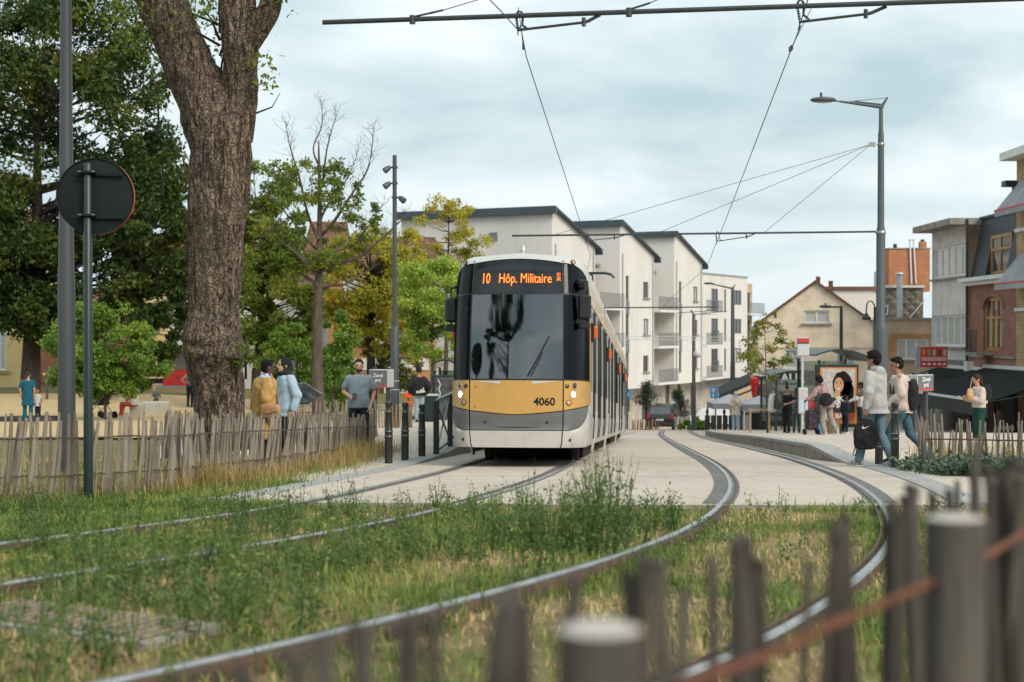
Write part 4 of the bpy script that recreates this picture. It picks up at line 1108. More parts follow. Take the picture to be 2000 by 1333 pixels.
# black glazing frame and dark box behind
for z in (1.31, 2.627): patch('glazing_bar', -.945, .945, z - .012, z + .012, M_TBLACK, 36, 1, -.004, .03)
for u in (-.62, .62): patch('glazing_bar', u - .012, u + .012, 1.31, 3.15, M_TBLACK, 2, 12, -.004, .03)
patch('screen_border', -.62, .62, 1.325, 1.50, M_TBLACK, 16, 2, -.008, .02)
patch('screen_border', -.62, -.50, 1.50, 2.61, M_TBLACK, 3, 8, -.008, .02); patch('screen_border', .54, .62, 1.50, 2.61, M_TBLACK, 3, 8, -.008, .02)
patch('display_case', -.618, .618, 2.66, lambda u: glass_t(u) - .02, M_TBLACK, 16, 4, -.09, .05)
M_CAB = pmat('cab interior', (.025, .025, .026), (.05, .05, .05), 3, rough=.8)
m = MB(); m.box((0, 2.3, 1.75), (2.06, .06, 2.6)); m.build('cab_bulkhead', M_CAB, tram)
m = MB(); m.box((0, 1.45, 2.66), (1.9, 1.75, .04)); m.build('cab_ceiling', M_CAB, tram)
for s in (-1, 1):
    a, b = sorted((s * .612, s * .945)); patch('light_block_panel', a, b, 2.65, lambda u: glass_t(u) - .005, M_TBLACK, 10, 4, -.03, .05)  # black panel added behind the upper corner glass to block leaking light
m = MB(); m.box((0, 1.5, 1.2), (2.0, 1.5, .08)); m.box((0, .55, 1.36), (1.4, .5, .12), bev=.04); m.build('dashboard', M_CAB, tram)
m = MB(); m.box((.08, 1.75, 1.75), (.5, .14, .8), bev=.06); m.build('driver_seat', M_TBLACK, tram)
# roof front cap
v = []; f = []; nu, nz = 36, 7
for i in range(nu + 1):
    u = lerp(-1, 1, i / nu)
    z0 = (glass_t(u) + .012) if abs(u) <= .95 else 2.36
    p0 = nose(u, z0, .006)
    xb = math.sin(u * pi / 2) * .0
    for j in range(nz + 1):
        t = j / nz
        th = (abs(u)) * pi / 2
        xe_ = (1 if u >= 0 else -1) * (lambda a: a)(np.interp(abs(u), [0, .35, .62, .8, .92, 1.0], [0, .48, .84, .97, 1.04, 1.07]))
        ze_ = float(np.interp(abs(xe_), [0, .84, .97, 1.03, 1.05, 1.065, 1.075], [3.34, 3.28, 3.20, 3.08, 2.9, 2.65, 2.3]))
        pe = Vector((xe_, 1.55, ze_))
        mid = Vector((lerp(p0.x, xe_, .5), lerp(p0.y, 1.55, .10), max(p0.z, ze_) + (.02 if abs(u) < .8 else .0)))
        v.append(p0 * (1 - t) ** 2 + mid * 2 * t * (1 - t) + pe * t ** 2)
h = nz + 1
for i in range(nu):
    for j in range(nz): f.append((i * h + j, i * h + h + j, i * h + h + j + 1, i * h + j + 1))
autosmooth(pydata('roof_cap', v, f, M_TWHITE, tram), 50)
# lamps
def uofx(x):
    a = abs(x); u = a / .71 * .62 if a <= .71 else .62 + .38 * 2 / pi * math.asin(min(1, (a - .71) / .37)); return u if x > 0 else -u
def disc_on(name, x, z, r, mat, off=.02, dep=.02, n=18, ring=None, parent=None):
    u = uofx(x); c = nose(u, z, off); c2 = nose(u, z, off + .01); ax = (c2 - c).normalized()
    m = MB(); m.loft([m.ring(c - ax * dep, ax, r, n), m.ring(c, ax, r, n), m.ring(c + ax * .004, ax, r * .8, n)]); o = m.build(name, mat, parent or tram)
    if ring:
        k = MB(); k.loft([k.ring(c - ax * dep, ax, r * 1.22, n), k.ring(c + ax * .006, ax, r * 1.2, n), k.ring(c + ax * .006, ax, r * 1.02, n), k.ring(c, ax, r * 1.0, n)], caps=False); autosmooth(k.build('bezel', ring, o))
    return autosmooth(o)
for s in (-1, 1):
    disc_on('lamp', s * .865, 1.225, .042, M_LENS, .016, ring=M_CHROME)
    disc_on('lamp', s * .765, 1.215, .026, M_LENS, .016, ring=M_TBLACK)
    disc_on('headlight', s * .845, 1.09, .044, M_LAMPON, .02, ring=M_CHROME)
    disc_on('indicator', s * .79, .965, .036, M_AMBERLENS, .016, ring=M_TBLACK)
    disc_on('reflector', s * .83, .405, .026, M_REDREF if s > 0 else M_TBLACK, .012)
    disc_on('top_lamp', s * .86, 3.13, .034, M_AMBERLENS, .02, ring=M_TBLACK)
    disc_on('bumper_plug', s * .47, .67, .018, M_TBLACK, .01)
for x, z in ((-.62, 1.2), (-.62, .9)): disc_on('fastener', x, z, .009, M_TBLACK, .014)
# white grab recesses at the top of the front panel
for s in (-1, 1):
    pts = [(s * .66, 1.285), (s * .24, 1.285), (s * .24, 1.235)]
    m = MB(); vv = []
    for i in range(11):
        x = lerp(s * .67, s * .24, i / 10); u = uofx(x)
        vv.append([nose(u, 1.288, .016), nose(u, 1.288 - .042 * i / 10, .016)])
    m.loft(vv, caps=False, closed=False); m.build('grab_edge', M_TWHITE, tram)
def decal(name, s, x0, z0, size, mat, off=.016, sx=1.0, rot=0.0, bold=0.0, par=None):
    o = text_mesh(name, s, size, mat, par or tram, bold=bold, ext=.001)
    c, sn = math.cos(rot), math.sin(rot)
    for vtx in o.data.vertices:
        a, b = vtx.co.x * sx, vtx.co.y
        X_, Z_ = x0 + a * c - b * sn, z0 + a * sn + b * c
        p = nose(uofx(X_), Z_, off); vtx.co = p
    return o
decal('fleet_number', '4060', .43, .975, .165, M_TBLACK, .0165, .98, bold=.004)
decal('route_number', '10', -.505, 2.86, .235, M_LED, .003, .62, bold=.0)
decal('destination_text', 'Hôp. Militaire', .115, 2.86, .215, M_LED, .003, .70, bold=.0)
decal('display_code', '3015', .645, 2.89, .085, M_LED, .003, .8, rot=pi / 2)
# wiper
m = MB(); w0, w1 = nose(uofx(.17), 1.36, .03), nose(uofx(.5), 1.98, .03); m.tube([w0, nose(uofx(.33), 1.65, .035), w1], .012, 6); m.tube([nose(uofx(.22), 1.36, .03), nose(uofx(.40), 1.72, .035)], .01, 6); m.build('wiper', M_TBLACK, tram)
# mirrors and cameras
for s in (-1, 1):
    x, y = (s * 1.12, .85) if s < 0 else (1.02, .30)
    m = MB(); m.box((x, y, 2.43), (.20, .10, .39), bev=.035); mo = m.build('mirror', M_TBLACK, tram)
    m = MB(); m.box((x + s * .0, y, 2.145), (.18, .10, .11), bev=.025); m.build('lower_mirror', M_TBLACK, mo)
    m = MB(); m.tube([(x, y, 2.30), (x, y, 2.12), (x * .82, y + .3, 2.15)], .018, 6); m.build('lower_arm', M_TBLACK, mo)
    m = MB(); m.tube([(x, y, 2.62), (x, y, 2.78), (x * .86, y + .12, 2.82)], .016, 6); m.build('mirror_arm', M_TBLACK, mo)
    m = MB(); m.box((s * .99 if s < 0 else .99, y + .15, 2.79), (.16, .18, .15), bev=.03); m.build('camera_box', M_TBLACK, mo)
# antennas on the roof
m = MB(); m.lathe([(.055, 0), (.055, .12), (.045, .19), (.02, .22)], (-.03, 1.35, 3.30), 12); autosmooth(m.build('antenna', M_TSILV, tram))
m = MB(); m.lathe([(.028, 0), (.024, .09), (.01, .11)], (.13, 1.3, 3.30), 10); m.build('antenna', M_TSILV, tram)

# --- body modules
def ringprof(y, zs_): return [Vector((tw(z), y, z)) for z in zs_]
def side_strip(name, s, y0, y1, z0, z1, mat, off=0.0, parent=None, nz=5, bulge=0):
    v = []; f = []
    for y in (y0, y1):
        for j in range(nz + 1):
            z = lerp(z0, z1, j / nz); v.append((s * (tw(z) + off), y, z))
        for j in range(nz, -1, -1):
            z = lerp(z0, z1, j / nz); v.append((s * (tw(z) + off - .03), y, z))
    n = 2 * (nz + 1)
    for j in range(n): f.append((j, (j + 1) % n, n + (j + 1) % n, n + j))
    f.append(tuple(range(n - 1, -1, -1))); f.append(tuple(range(n, 2 * n)))
    return autosmooth(fixn(pydata(name, v, f, mat, parent or tram)), 30)
mods = [(1.06, 8.35), (8.75, 17.0), (17.4, 24.9), (25.3, 31.6)]
for mi_, (ya, yb) in enumerate(mods):
    # roof
    rz = [2.92, 3.08, 3.20, 3.28, 3.32]
    prof = [(tw(z), z) for z in [2.9, 3.0, 3.08, 3.2, 3.28]] + [(0, 3.34)] + [(-tw(z), z) for z in [3.28, 3.2, 3.08, 3.0, 2.9]]
    y0 = 1.5 if mi_ == 0 else ya
    m = MB(); m.loft([[Vector((x, y, z)) for x, z in prof] for y in (y0, yb)], caps=False, closed=False); autosmooth(m.build('roof', M_TWHITE, tram), 60)
    for s in (-1, 1):
        side_strip('cant_rail', s, ya if mi_ else 1.17, yb, 2.56, 2.9, M_TBEIGE if mi_ < 4 else M_TWHITE, 0.004)
        side_strip('skirt', s, ya + .02, yb, .30, .62, M_TSILV, .0, nz=3)
        side_strip('lower_side', s, ya + .02, yb, .63, 1.16, M_TWHITE, .0, nz=3)
        # glazing and doors
        y = ya + .05; k = 0
        seq = [('w', .55), ('d', .62), ('w', 1.3), ('d', .62), ('d', .62), ('w', 1.4), ('d', .62), ('d', .62), ('w', 1.2)]
        if mi_ == 2: seq = [('w', 1.1), ('d', .62), ('d', .62), ('w', 1.5), ('d', .62), ('d', .62), ('w', 1.5)]
        for kind, ln in seq:
            if y + ln > yb: ln = yb - y - .03
            if ln < .2: break
            if kind == 'w': side_strip('side_window', s, y + .02, y + ln - .02, 1.19, 2.53, M_TGLASS, -.012)
            else:
                d_ = side_strip('door', s, y + .015, y + ln - .015, .40, 2.53, M_TSILV, .012, nz=8)
                side_strip('door_glass', s, y + .07, y + ln - .07, .75, 2.45, M_TGLASS, .02, parent=d_, nz=6)
                side_strip('door_edge', s, y + ln - .03, y + ln - .005, .40, 2.53, M_TBLACK, .028, parent=d_, nz=6)
            y += ln
        # bogie skirt
        side_strip('bogie_skirt', s, ya + 1.75 if mi_ == 0 else ya + .15, (ya + 2.1 if mi_ == 0 else ya + .55), .10, .85, M_TWHITE, .035, nz=4)
        # marker lamp
        m = MB(); m.box((s * (tw(2.1) + .055), ya + .12 if mi_ else 1.35, 2.1), (.09, .10, .21), bev=.02); mk = m.build('marker_lamp', M_ORANGE, tram)
        m = MB(); m.box((s * (tw(2.1) + .02), ya + .12 if mi_ else 1.35, 2.1), (.05, .14, .3)); m.build('lamp_base', M_TBLACK, mk)
    # floor, underframe, interior
    m = MB(); m.box((0, (ya + yb) / 2, .31), (2.0, yb - ya, .08)); m.build('floor', M_TUNDER, tram)
    m = MB(); m.box((0, (ya + yb) / 2 + (1.2 if mi_ == 0 else 0), .2), (1.7, (yb - ya) * .7, .24)); m.build('underframe', M_TUNDER, tram)
    m = MB()
    for k in range(4):
        yy = lerp(ya + 3, yb - .8, k / 3)
        for x in (-.7, .7): m.box((x, yy, .95), (.75, .1, .8), bev=.03)
    m.build('seat_rows', M_CAB, tram)['kind'] = 'stuff'
    # wheels
    for yy in (ya + 1.9, ya + 3.6):
        for s in (-1, 1):
            m = MB(); m.loft([m.ring((s * x, yy, .30), (1, 0, 0), r, 20) for x, r in ((.66, .29), (.70, .31), (.78, .30), (.80, .24))]); m.build('wheel', M_TUNDER, tram)
    if mi_ < 3:
        m = MB(); n = 5
        for k in range(n):
            yy = yb + .02 + k * (.36 / n)
            prof = [(.97 * tw(z) * (1 if k % 2 else .96), z) for z in (.45, 1.2, 2.3, 2.65, 2.9, 3.08)] ; prof = prof + [(-x, z) for x, z in reversed(prof)]
            m.loft([[Vector((x, yy, z)) for x, z in prof], [Vector((x * .985, yy + .36 / n - .005, z)) for x, z in prof]])
        m.build('bellows', M_TBLACK, tram)
# rear end cap
m = MB(); prof = [(tw(z), z) for z in (.3, .8, 1.6, 2.3, 2.65, 2.9, 3.08, 3.2, 3.28)]; prof = prof + [(-x, z) for x, z in reversed(prof)]
m.loft([[Vector((x, 31.6, z)) for x, z in prof], [Vector((x * .8, 32.2, z)) for x, z in prof]]); m.build('rear_end', M_TGOLD, tram)
# stickers on the front quarter
m = MB(); m.box((1.083, 1.18, .72), (.006, .05, .16)); m.build('sticker', pmat('blue sticker', (.03, .22, .55), None, rough=.4), tram); m = MB(); m.box((1.083, 1.18, .62), (.006, .05, .05)); m.build('sticker', M_REDP, tram)
# rooftop boxes and pantograph
for y in (6, 12.5, 21, 28): m = MB(); m.box((0, y, 3.40), (1.1, 2.4, .26), bev=.06); m.build('roof_box', M_TSILV, tram)
py_ = 19.4
pan = MB(); 
for s in (-1, 1):
    pan.tube([(s * .38, py_ - .9, 3.4), (s * .34, py_ + .7, 4.1), (s * .3, py_ - .1, 4.86)], .022, 6)
    pan.tube([(s * .95, py_, 4.80), (s * .84, py_, 4.90), (s * .66, py_, 4.94), (0, py_, 4.94)], .022, 6)
    pan.tube([(s * .92, py_ + .32, 4.80), (s * .82, py_ + .32, 4.90), (s * .66, py_ + .32, 4.94), (0, py_ + .32, 4.94)], .022, 6)
pan.box((0, py_ - .4, 3.42), (1.0, 1.6, .1)); pan.tube([(-.3, py_ - .1, 4.86), (.3, py_ - .1, 4.86)], .02, 6)
pan.build('pantograph', M_TBLACK, tram)
# ================================================================== vegetation and fences
def np_mesh(name, V, Q, mat, parent=None):
    V = np.asarray(V, dtype=np.float32); Q = np.asarray(Q, dtype=np.int32); k = Q.shape[1]
    me = bpy.data.meshes.new(name)
    me.vertices.add(len(V)); me.vertices.foreach_set('co', V.ravel())
    me.loops.add(Q.size); me.loops.foreach_set('vertex_index', Q.ravel())
    me.polygons.add(len(Q)); me.polygons.foreach_set('loop_start', np.arange(0, Q.size, k, dtype=np.int32))
    try: me.polygons.foreach_set('loop_total', np.full(len(Q), k, dtype=np.int32))
    except Exception: pass
    me.update(calc_edges=True)
    return mobj(name, me, mat, parent)

def leafmat(name, c, c2, c3=None, scale=.6, var=.3, trans=.3, rough=.55):
    if name in MATS: return MATS[name]
    m, nt, N, L, B = newmat(name)
    tc = N.new('ShaderNodeTexCoord'); n = N.new('ShaderNodeTexNoise'); n.inputs['Scale'].default_value = scale; n.inputs['Detail'].default_value = 3
    L.new(tc.outputs['Object'], n.inputs['Vector'])
    g = N.new('ShaderNodeNewGeometry')
    r = N.new('ShaderNodeValToRGB'); e = r.color_ramp.elements
    e[0].position = .36; e[0].color = (*c, 1); e[1].position = .60; e[1].color = (*c2, 1)
    if c3: x = r.color_ramp.elements.new(.70); x.color = (*c3, 1)
    ad = N.new('ShaderNodeMath'); ad.operation = 'MULTIPLY_ADD'; L.new(g.outputs['Random Per Island'], ad.inputs[0]); ad.inputs[1].default_value = .22; ad.inputs[2].default_value = -.11
    a2 = N.new('ShaderNodeMath'); a2.operation = 'ADD'; L.new(n.outputs['Fac'], a2.inputs[0]); L.new(ad.outputs[0], a2.inputs[1]); L.new(a2.outputs[0], r.inputs[0])
    mr = N.new('ShaderNodeMapRange'); mr.inputs['To Min'].default_value = 1 - var; mr.inputs['To Max'].default_value = 1 + var
    mu = N.new('ShaderNodeMath'); mu.operation = 'MULTIPLY'; L.new(g.outputs['Random Per Island'], mu.inputs[0]); mu.inputs[1].default_value = 7.31
    fr = N.new('ShaderNodeMath'); fr.operation = 'FRACT'; L.new(mu.outputs[0], fr.inputs[0]); L.new(fr.outputs[0], mr.inputs['Value'])
    hs = N.new('ShaderNodeHueSaturation'); L.new(r.outputs[0], hs.inputs['Color']); L.new(mr.outputs[0], hs.inputs['Value'])
    L.new(hs.outputs[0], B.inputs['Base Color']); B.inputs['Roughness'].default_value = rough; B.inputs['Specular IOR Level'].default_value = .35
    tr = N.new('ShaderNodeBsdfTranslucent'); L.new(hs.outputs[0], tr.inputs[0])
    mx = N.new('ShaderNodeMixShader'); mx.inputs[0].default_value = trans; L.new(B.outputs[0], mx.inputs[1]); L.new(tr.outputs[0], mx.inputs[2])
    L.new(mx.outputs[0], N['Material Output'].inputs[0]); return m

def leaves_np(P, size, rs, up=.35, aspect=.55, droop=0.0):
    """one folded rhombus per point"""
    n = len(P)
    d = rs.normal(size=(n, 3)); d[:, 2] -= droop; d /= np.linalg.norm(d, axis=1, keepdims=True) + 1e-9
    u = rs.normal(size=(n, 3)); u[:, 2] += up * 2; s = np.cross(d, u); s /= np.linalg.norm(s, axis=1, keepdims=True) + 1e-9
    nn = np.cross(s, d)
    sz = (size * rs.uniform(.6, 1.35, n))[:, None]
    V = np.empty((n, 4, 3)); V[:, 0] = P; V[:, 1] = P + d * sz * .5 + s * sz * aspect * .5 + nn * sz * .08; V[:, 2] = P + d * sz; V[:, 3] = P + d * sz * .5 - s * sz * aspect * .5 + nn * sz * .08
    return V.reshape(-1, 3)
def quads(n): return np.arange(n * 4).reshape(n, 4)

M_BARKD = pmat('dark bark', (.055, .042, .033), (.028, .022, .018), 5, rough=.95, bump=.8, stretch=(1, 1, .25))
M_BARKG = pmat('grey brown bark', (.12, .09, .07), (.06, .046, .037), 6, rough=.95, bump=.8, stretch=(1, 1, .25))

def bez(a, b, c, n=6): return [a * (1 - t) ** 2 + b * 2 * t * (1 - t) + c * t * t for t in [i / n for i in range(n + 1)]]

def tree(name, label, cat, base, top, r0, blobs, lm, lsize, bark, seed, group=None, extra=None, cl_r=.28, droop=0.0, fork=.35, limbs=True):
    """blobs: (centre offset from base, radii, clusters, leaves). A limb reaches every leaf cluster."""
    rs = np.random.RandomState(seed); rg = random.Random(seed)
    root = thing(name, label, cat, base, 0, group)
    m = MB(); top = Vector(top)
    tp = [Vector((0, 0, -.3)), Vector((0, 0, 0))] + [Vector((top.x * t + rg.uniform(-1, 1) * r0 * .5, top.y * t + rg.uniform(-1, 1) * r0 * .5, top.z * t)) for t in (.2, .4, .6, .8, 1)]
    tr = [r0 * 1.35, r0 * 1.15, r0 * .9, r0 * .75, r0 * .55, r0 * .35, r0 * .12]
    m.tube(tp, tr, 10)
    pts = []
    for c, rad, ncl, nl in blobs:
        c = Vector(c)
        for k in range(ncl):
            while True:
                q = Vector((rg.uniform(-1, 1), rg.uniform(-1, 1), rg.uniform(-1, 1)))
                if .25 < q.length < 1: break
            q = q * (q.length ** -.35)
            if q.length > 1: q.normalize()
            cc = c + Vector((q.x * rad[0], q.y * rad[1], q.z * rad[2]))
            cr = cl_r * (rad[0] * rad[1] * rad[2]) ** (1 / 3) * rg.uniform(.6, 1.25)
            nn = int(nl / ncl * rg.uniform(.5, 1.5))
            sp = rs.normal(size=(nn, 3)); sp /= (np.linalg.norm(sp, axis=1, keepdims=True) + 1e-9); sp *= (rs.uniform(0, 1, (nn, 1)) ** .45) * cr
            sp[:, 2] *= .62; sp[:, 2] -= droop * (sp[:, 0] ** 2 + sp[:, 1] ** 2) / max(cr, .01)
            pts.append(sp + np.array(cc))
            if limbs:
                hz_ = max(fork * top.z, min(top.z * .92, cc.z - .35 * Vector((cc.x, cc.y, 0)).length))
                a = Vector((top.x * hz_ / top.z, top.y * hz_ / top.z, hz_))
                b = Vector((lerp(a.x, cc.x, .55), lerp(a.y, cc.y, .55), lerp(a.z, cc.z, .25)))
                path = bez(a, b, cc, 5); path = [p + Vector((rg.uniform(-1, 1), rg.uniform(-1, 1), rg.uniform(-1, 1))) * .03 * (cc - a).length * (0 < i < 5) for i, p in enumerate(path)]
                rr = r0 * rg.uniform(.12, .26)
                m.tube(path, [rr * (1 - .85 * i / 5) for i in range(6)], 5, caps=False)
                for _ in range(3):
                    e = cc + Vector((rg.gauss(0, 1), rg.gauss(0, 1), rg.gauss(.2, .7))) * cr * .7
                    m.tube([path[4], path[4].lerp(e, .5) + Vector((0, 0, .04)), e], [rr * .25, rr * .18, rr * .07], 3, caps=False)
    if extra: extra(m, rg)
    m.build('trunk', bark, root, True)
    if pts:
        P = np.concatenate(pts); V = leaves_np(P, lsize, rs, droop=droop)
        np_mesh('crown', V, quads(len(P)), lm, root)
    return root

LM_DARK = leafmat('dark maple leaves', (.034, .066, .014), (.075, .115, .02), (.17, .15, .02), .35, .4, .35)
LM_BUSH = leafmat('bright bush leaves', (.125, .23, .035), (.22, .35, .05), (.32, .34, .05), .8, .35, .45)
LM_OLIVE = leafmat('olive leaves', (.14, .20, .035), (.23, .28, .05), (.38, .35, .055), .5, .35, .58)
LM_YELL = leafmat('yellowing leaves', (.36, .37, .05), (.58, .50, .06), (.66, .44, .04), .6, .3, .62)
LM_LIME = leafmat('lime leaves', (.33, .46, .08), (.46, .56, .10), (.52, .50, .07), .5, .25, .5)
LM_PINE = leafmat('pine needles', (.02, .042, .022), (.04, .07, .03), None, 1, .3, .1)
LM_YOUNG = leafmat('young leaves', (.15, .21, .035), (.28, .27, .04), (.38, .29, .04), 1.5, .25, .4)

def atl(px, d): return (X(px, d), d, zl(d))
tree('maple_tree', 'tall dark green maple with a thick trunk at the left edge behind the grey mast', 'tree', atl(58, 66), (.6, 0, 15), .42,
     [((1.6, 0, 11.5), (5.2, 3.8, 9.0), 150, 60000), ((5.2, -1, 7.4), (2.3, 2.2, 3.8), 34, 13000), ((-2.4, -.5, 6.5), (2.4, 2.2, 3.4), 30, 11000), ((6.3, -1, 4.2), (1.3, 1.0, 2.5), 16, 5000), ((1.0, -2, 4.3), (2.4, 1.5, 1.3), 18, 5000)], LM_DARK, .25, M_BARKD, 11, fork=.22, cl_r=.25)
tree('maple_tree', 'slim dark maple standing between the thick maple and the scarred trunk', 'tree', atl(254, 72), (.8, 0, 12), .25,
     [((1.2, 0, 9.0), (2.4, 2.2, 4.5), 44, 12000), ((1.8, 0, 5.0), (1.8, 1.4, 2.4), 24, 6500)], LM_DARK, .25, M_BARKD, 12, fork=.35)
tree('bush', 'bright green bush on the sand right behind the green sign post', 'bush', atl(205, 47), (.1, 0, 2.6), .05,
     [((-.1, 0, 2.35), (1.55, 1.2, 1.5), 70, 13000), ((-1.2, 0, 2.1), (.9, .7, 1.1), 24, 3600), ((1.2, -.2, 1.7), (1.0, .8, .9), 26, 4200), ((0, 0, 1.3), (1.3, .9, .7), 24, 3600)], LM_BUSH, .13, M_BARKG, 13, fork=.1)
tree('leafy_tree', 'olive green tree immediately right of the scarred trunk', 'tree', atl(500, 56), (.4, 0, 7.5), .2,
     [((.2, 0, 7.2), (1.7, 1.6, 2.6), 56, 8500), ((.9, -.3, 4.6), (2.2, 1.6, 1.9), 50, 8500), ((-.6, 0, 5), (1.5, 1, 3), 34, 7000), ((.6, 0, 2.6), (1.6, 1.2, 1.2), 20, 4000)], LM_OLIVE, .2, M_BARKD, 14)
tree('shrub', 'leafy green shrub growing behind the woman in the blue shirt', 'shrub', atl(575, 50), (.1, 0, 2.6), .06,
     [((.1, 0, 2.0), (1.25, .9, 1.3), 40, 7000), ((.9, 0, 1.4), (.9, .7, 1.0), 22, 3000)], LM_BUSH, .14, M_BARKG, 15, fork=.1)
tree('shrub', 'leafy green shrub at the foot of the half-bare tree', 'shrub', atl(648, 47), (.1, 0, 2.2), .05,
     [((.15, 0, 1.5), (.6, .6, 1.1), 30, 4200), ((.2, .3, 2.9), (.6, .5, .9), 16, 1600)], LM_BUSH, .13, M_BARKG, 16, fork=.1)
tree('hedge_shrub', 'dark green shrub beside the man in the blue polo', 'shrub', atl(672, 52), (0, 0, 1.5), .05, [((0, 0, 1.0), (.75, .6, 1.0), 26, 4000)], LM_OLIVE, .12, M_BARKG, 17, fork=.1)
# the half-bare tree: limbs drawn one by one
def bare(m, rg):
    s = 45 / F_PX; z0 = zl(45)
    P = lambda px, py, dy=0.0: Vector((X(px, 45) - X(622, 45), dy, Zp(py, 45) - z0))
    limbs = [([(622, 540), (585, 500), (545, 470), (520, 462)], .085), ([(624, 560), (590, 535), (578, 530)], .08), ([(628, 530), (660, 515), (700, 505), (745, 470), (800, 415)], .08),
             ([(628, 560), (655, 555), (668, 560), (700, 540), (740, 515)], .07), ([(626, 460), (650, 440), (690, 380), (720, 330), (730, 250)], .06), ([(624, 470), (600, 420), (585, 350), (570, 290), (556, 240)], .055),
             ([(630, 350), (640, 300), (650, 260), (660, 220)], .04), ([(626, 330), (610, 290), (628, 250), (630, 200)], .035), ([(626, 440), (640, 400), (675, 350), (700, 300)], .045), ([(620, 490), (600, 470), (575, 440), (545, 400), (520, 380)], .045), ([(632, 500), (690, 480), (700, 470), (730, 430), (748, 400)], .045)]
    for pts, r in limbs:
        q = smoothline(crom([P(a, b, rg.uniform(-.35, .35)) for a, b in pts], .15), 3)
        m.tube(q, [r * (1 - .85 * i / (len(q) - 1)) for i in range(len(q))], 6, caps=False)
        for k in range(len(q)):
            for _ in range(2 if k > len(q) * .35 else 0):
                d = Vector((rg.gauss(0, .5), rg.gauss(0, .5), rg.uniform(.2, 1))).normalized() * rg.uniform(.2, .75); mid = q[k] + d * .5 + Vector((rg.gauss(0, .06), 0, rg.gauss(0, .06)))
                m.tube([q[k], mid, q[k] + d], [.008, .005, .0025], 3, caps=False)
                m.tube([mid, mid + Vector((rg.gauss(0, .2), rg.gauss(0, .2), rg.uniform(.1, .35)))], [.0045, .0025], 3, caps=False)
tree('half_bare_tree', 'half-bare tree with thin twigs against the sky beside the floodlight mast', 'tree', atl(622, 45), (.06, 0, 8.9), .19,
     [((-.1, 0, 6.2), (1.75, .9, 1.5), 44, 4200), ((-1.7, 0, 5.0), (1.0, .7, 1.1), 26, 3200), ((1.4, 0, 6.4), (.6, .5, 1.0), 10, 600), ((.15, 0, 4.9), (.4, .3, .4), 5, 500), ((-.2, 0, 7.6), (1.6, .8, .9), 34, 2400)], LM_OLIVE, .12, M_BARKG, 18, extra=bare, cl_r=.25, limbs=False)
tree('yellow_tree', 'yellowing tree with dark trunk in front of the orange brick house', 'tree', atl(722, 58), (.1, 0, 6.0), .22,
     [((-.1, 0, 5.2), (2.0, 1.5, 2.2), 90, 8800), ((-.5, 0, 3.6), (1.5, 1.2, .9), 26, 4000), ((1.2, .5, 5.8), (1.3, 1.0, 1.6), 34, 4200), ((.9, 0, 2.6), (1.3, 1, .9), 20, 3000)], LM_YELL, .15, M_BARKD, 19)
tree('yellow_tree', 'sparse yellow tree rising above the lime tree before the white gable', 'tree', atl(868, 70), (.2, 0, 9.3), .12,
     [((.2, 0, 7.6), (2.1, 1.4, 2.2), 60, 6500)], LM_YELL, .15, M_BARKG, 20, cl_r=.22)
tree('lime_tree', 'feathery lime green tree with forked stems left of the tram mirror', 'tree', atl(845, 55), (0, 0, 4.8), .085,
     [((.0, 0, 4.4), (1.5, 1.2, 1.5), 80, 17000), ((.4, 0, 2.7), (1.3, .9, .9), 34, 5600), ((-1.1, 0, 2.9), (.7, .6, .6), 14, 2200)], LM_LIME, .12, M_BARKG, 21, fork=.3)
tree('hedge_shrub', 'dark yellowish shrub behind the floodlight mast', 'shrub', atl(775, 60), (0, 0, 2.3), .06, [((0, 0, 1.9), (1.0, .7, 1.3), 34, 5000)], leafmat('dull yellow green leaves', (.09, .12, .02), (.22, .22, .035), (.4, .28, .03), .7, trans=.4), .14, M_BARKD, 22, fork=.1)
y_ = 50
tree('young_tree', 'young staked street tree with sparse yellow green leaves in front of the cream house', 'tree', (X(1499, y_), y_, zs(y_)), (-.1, 0, 4.1), .035,
     [((-.05, 0, 3.1), (.9, .6, 1.0), 34, 1100), ((-.1, 0, 4.1), (.5, .3, .6), 10, 200)], LM_YOUNG, .13, M_BARKG, 23, cl_r=.3, fork=.45)
# pines in the planters
def pine(label, px, d, h, seed):
    rg = random.Random(seed); rs = np.random.RandomState(seed)
    r = thing('pine_tree', label, 'tree', (X(px, d), d, zs(d)), 0, 'young pines in picket planters')
    m = MB(); m.tube([(0, 0, -.2), (0.03, 0, h * .5), (0, 0, h)], [.09, .07, .03], 7); P = []
    for k in range(22):
        t = rg.uniform(.35, 1); a = rg.uniform(0, 2 * pi); l = (1.15 - t) * h * .55 * rg.uniform(.5, 1.1)
        c = Vector((math.cos(a) * l, math.sin(a) * l, h * t + l * .25)); m.tube([(0, 0, h * t), c * .6 + Vector((0, 0, h * t * .4 - .05)), c], [.03, .02, .01], 4, caps=False)
        for q in (.45, .7, 1.0):
            s = rs.normal(size=(34, 3)) * .12; P.append(s + np.array(Vector((0, 0, h * t)).lerp(c, q)))
    m.build('trunk', M_BARKD, r, True); P = np.concatenate(P); np_mesh('crown', leaves_np(P, .22, rs, aspect=.16), quads(len(P)), LM_PINE, r)
pine('young pine left of the parked black car', 1262, 98, 3.1, 31)
pine('young pine right of the parked black car', 1325, 101, 2.6, 32)
tree('grass_clump', 'green grassy planting at the far kerb left of the platform end', 'plant', (X(1362, 95), 95, zs(95)), (0, 0, .3), .02, [((0, 0, .4), (1.1, .5, .45), 14, 1500)], LM_BUSH, .25, M_BARKG, 33, limbs=False)

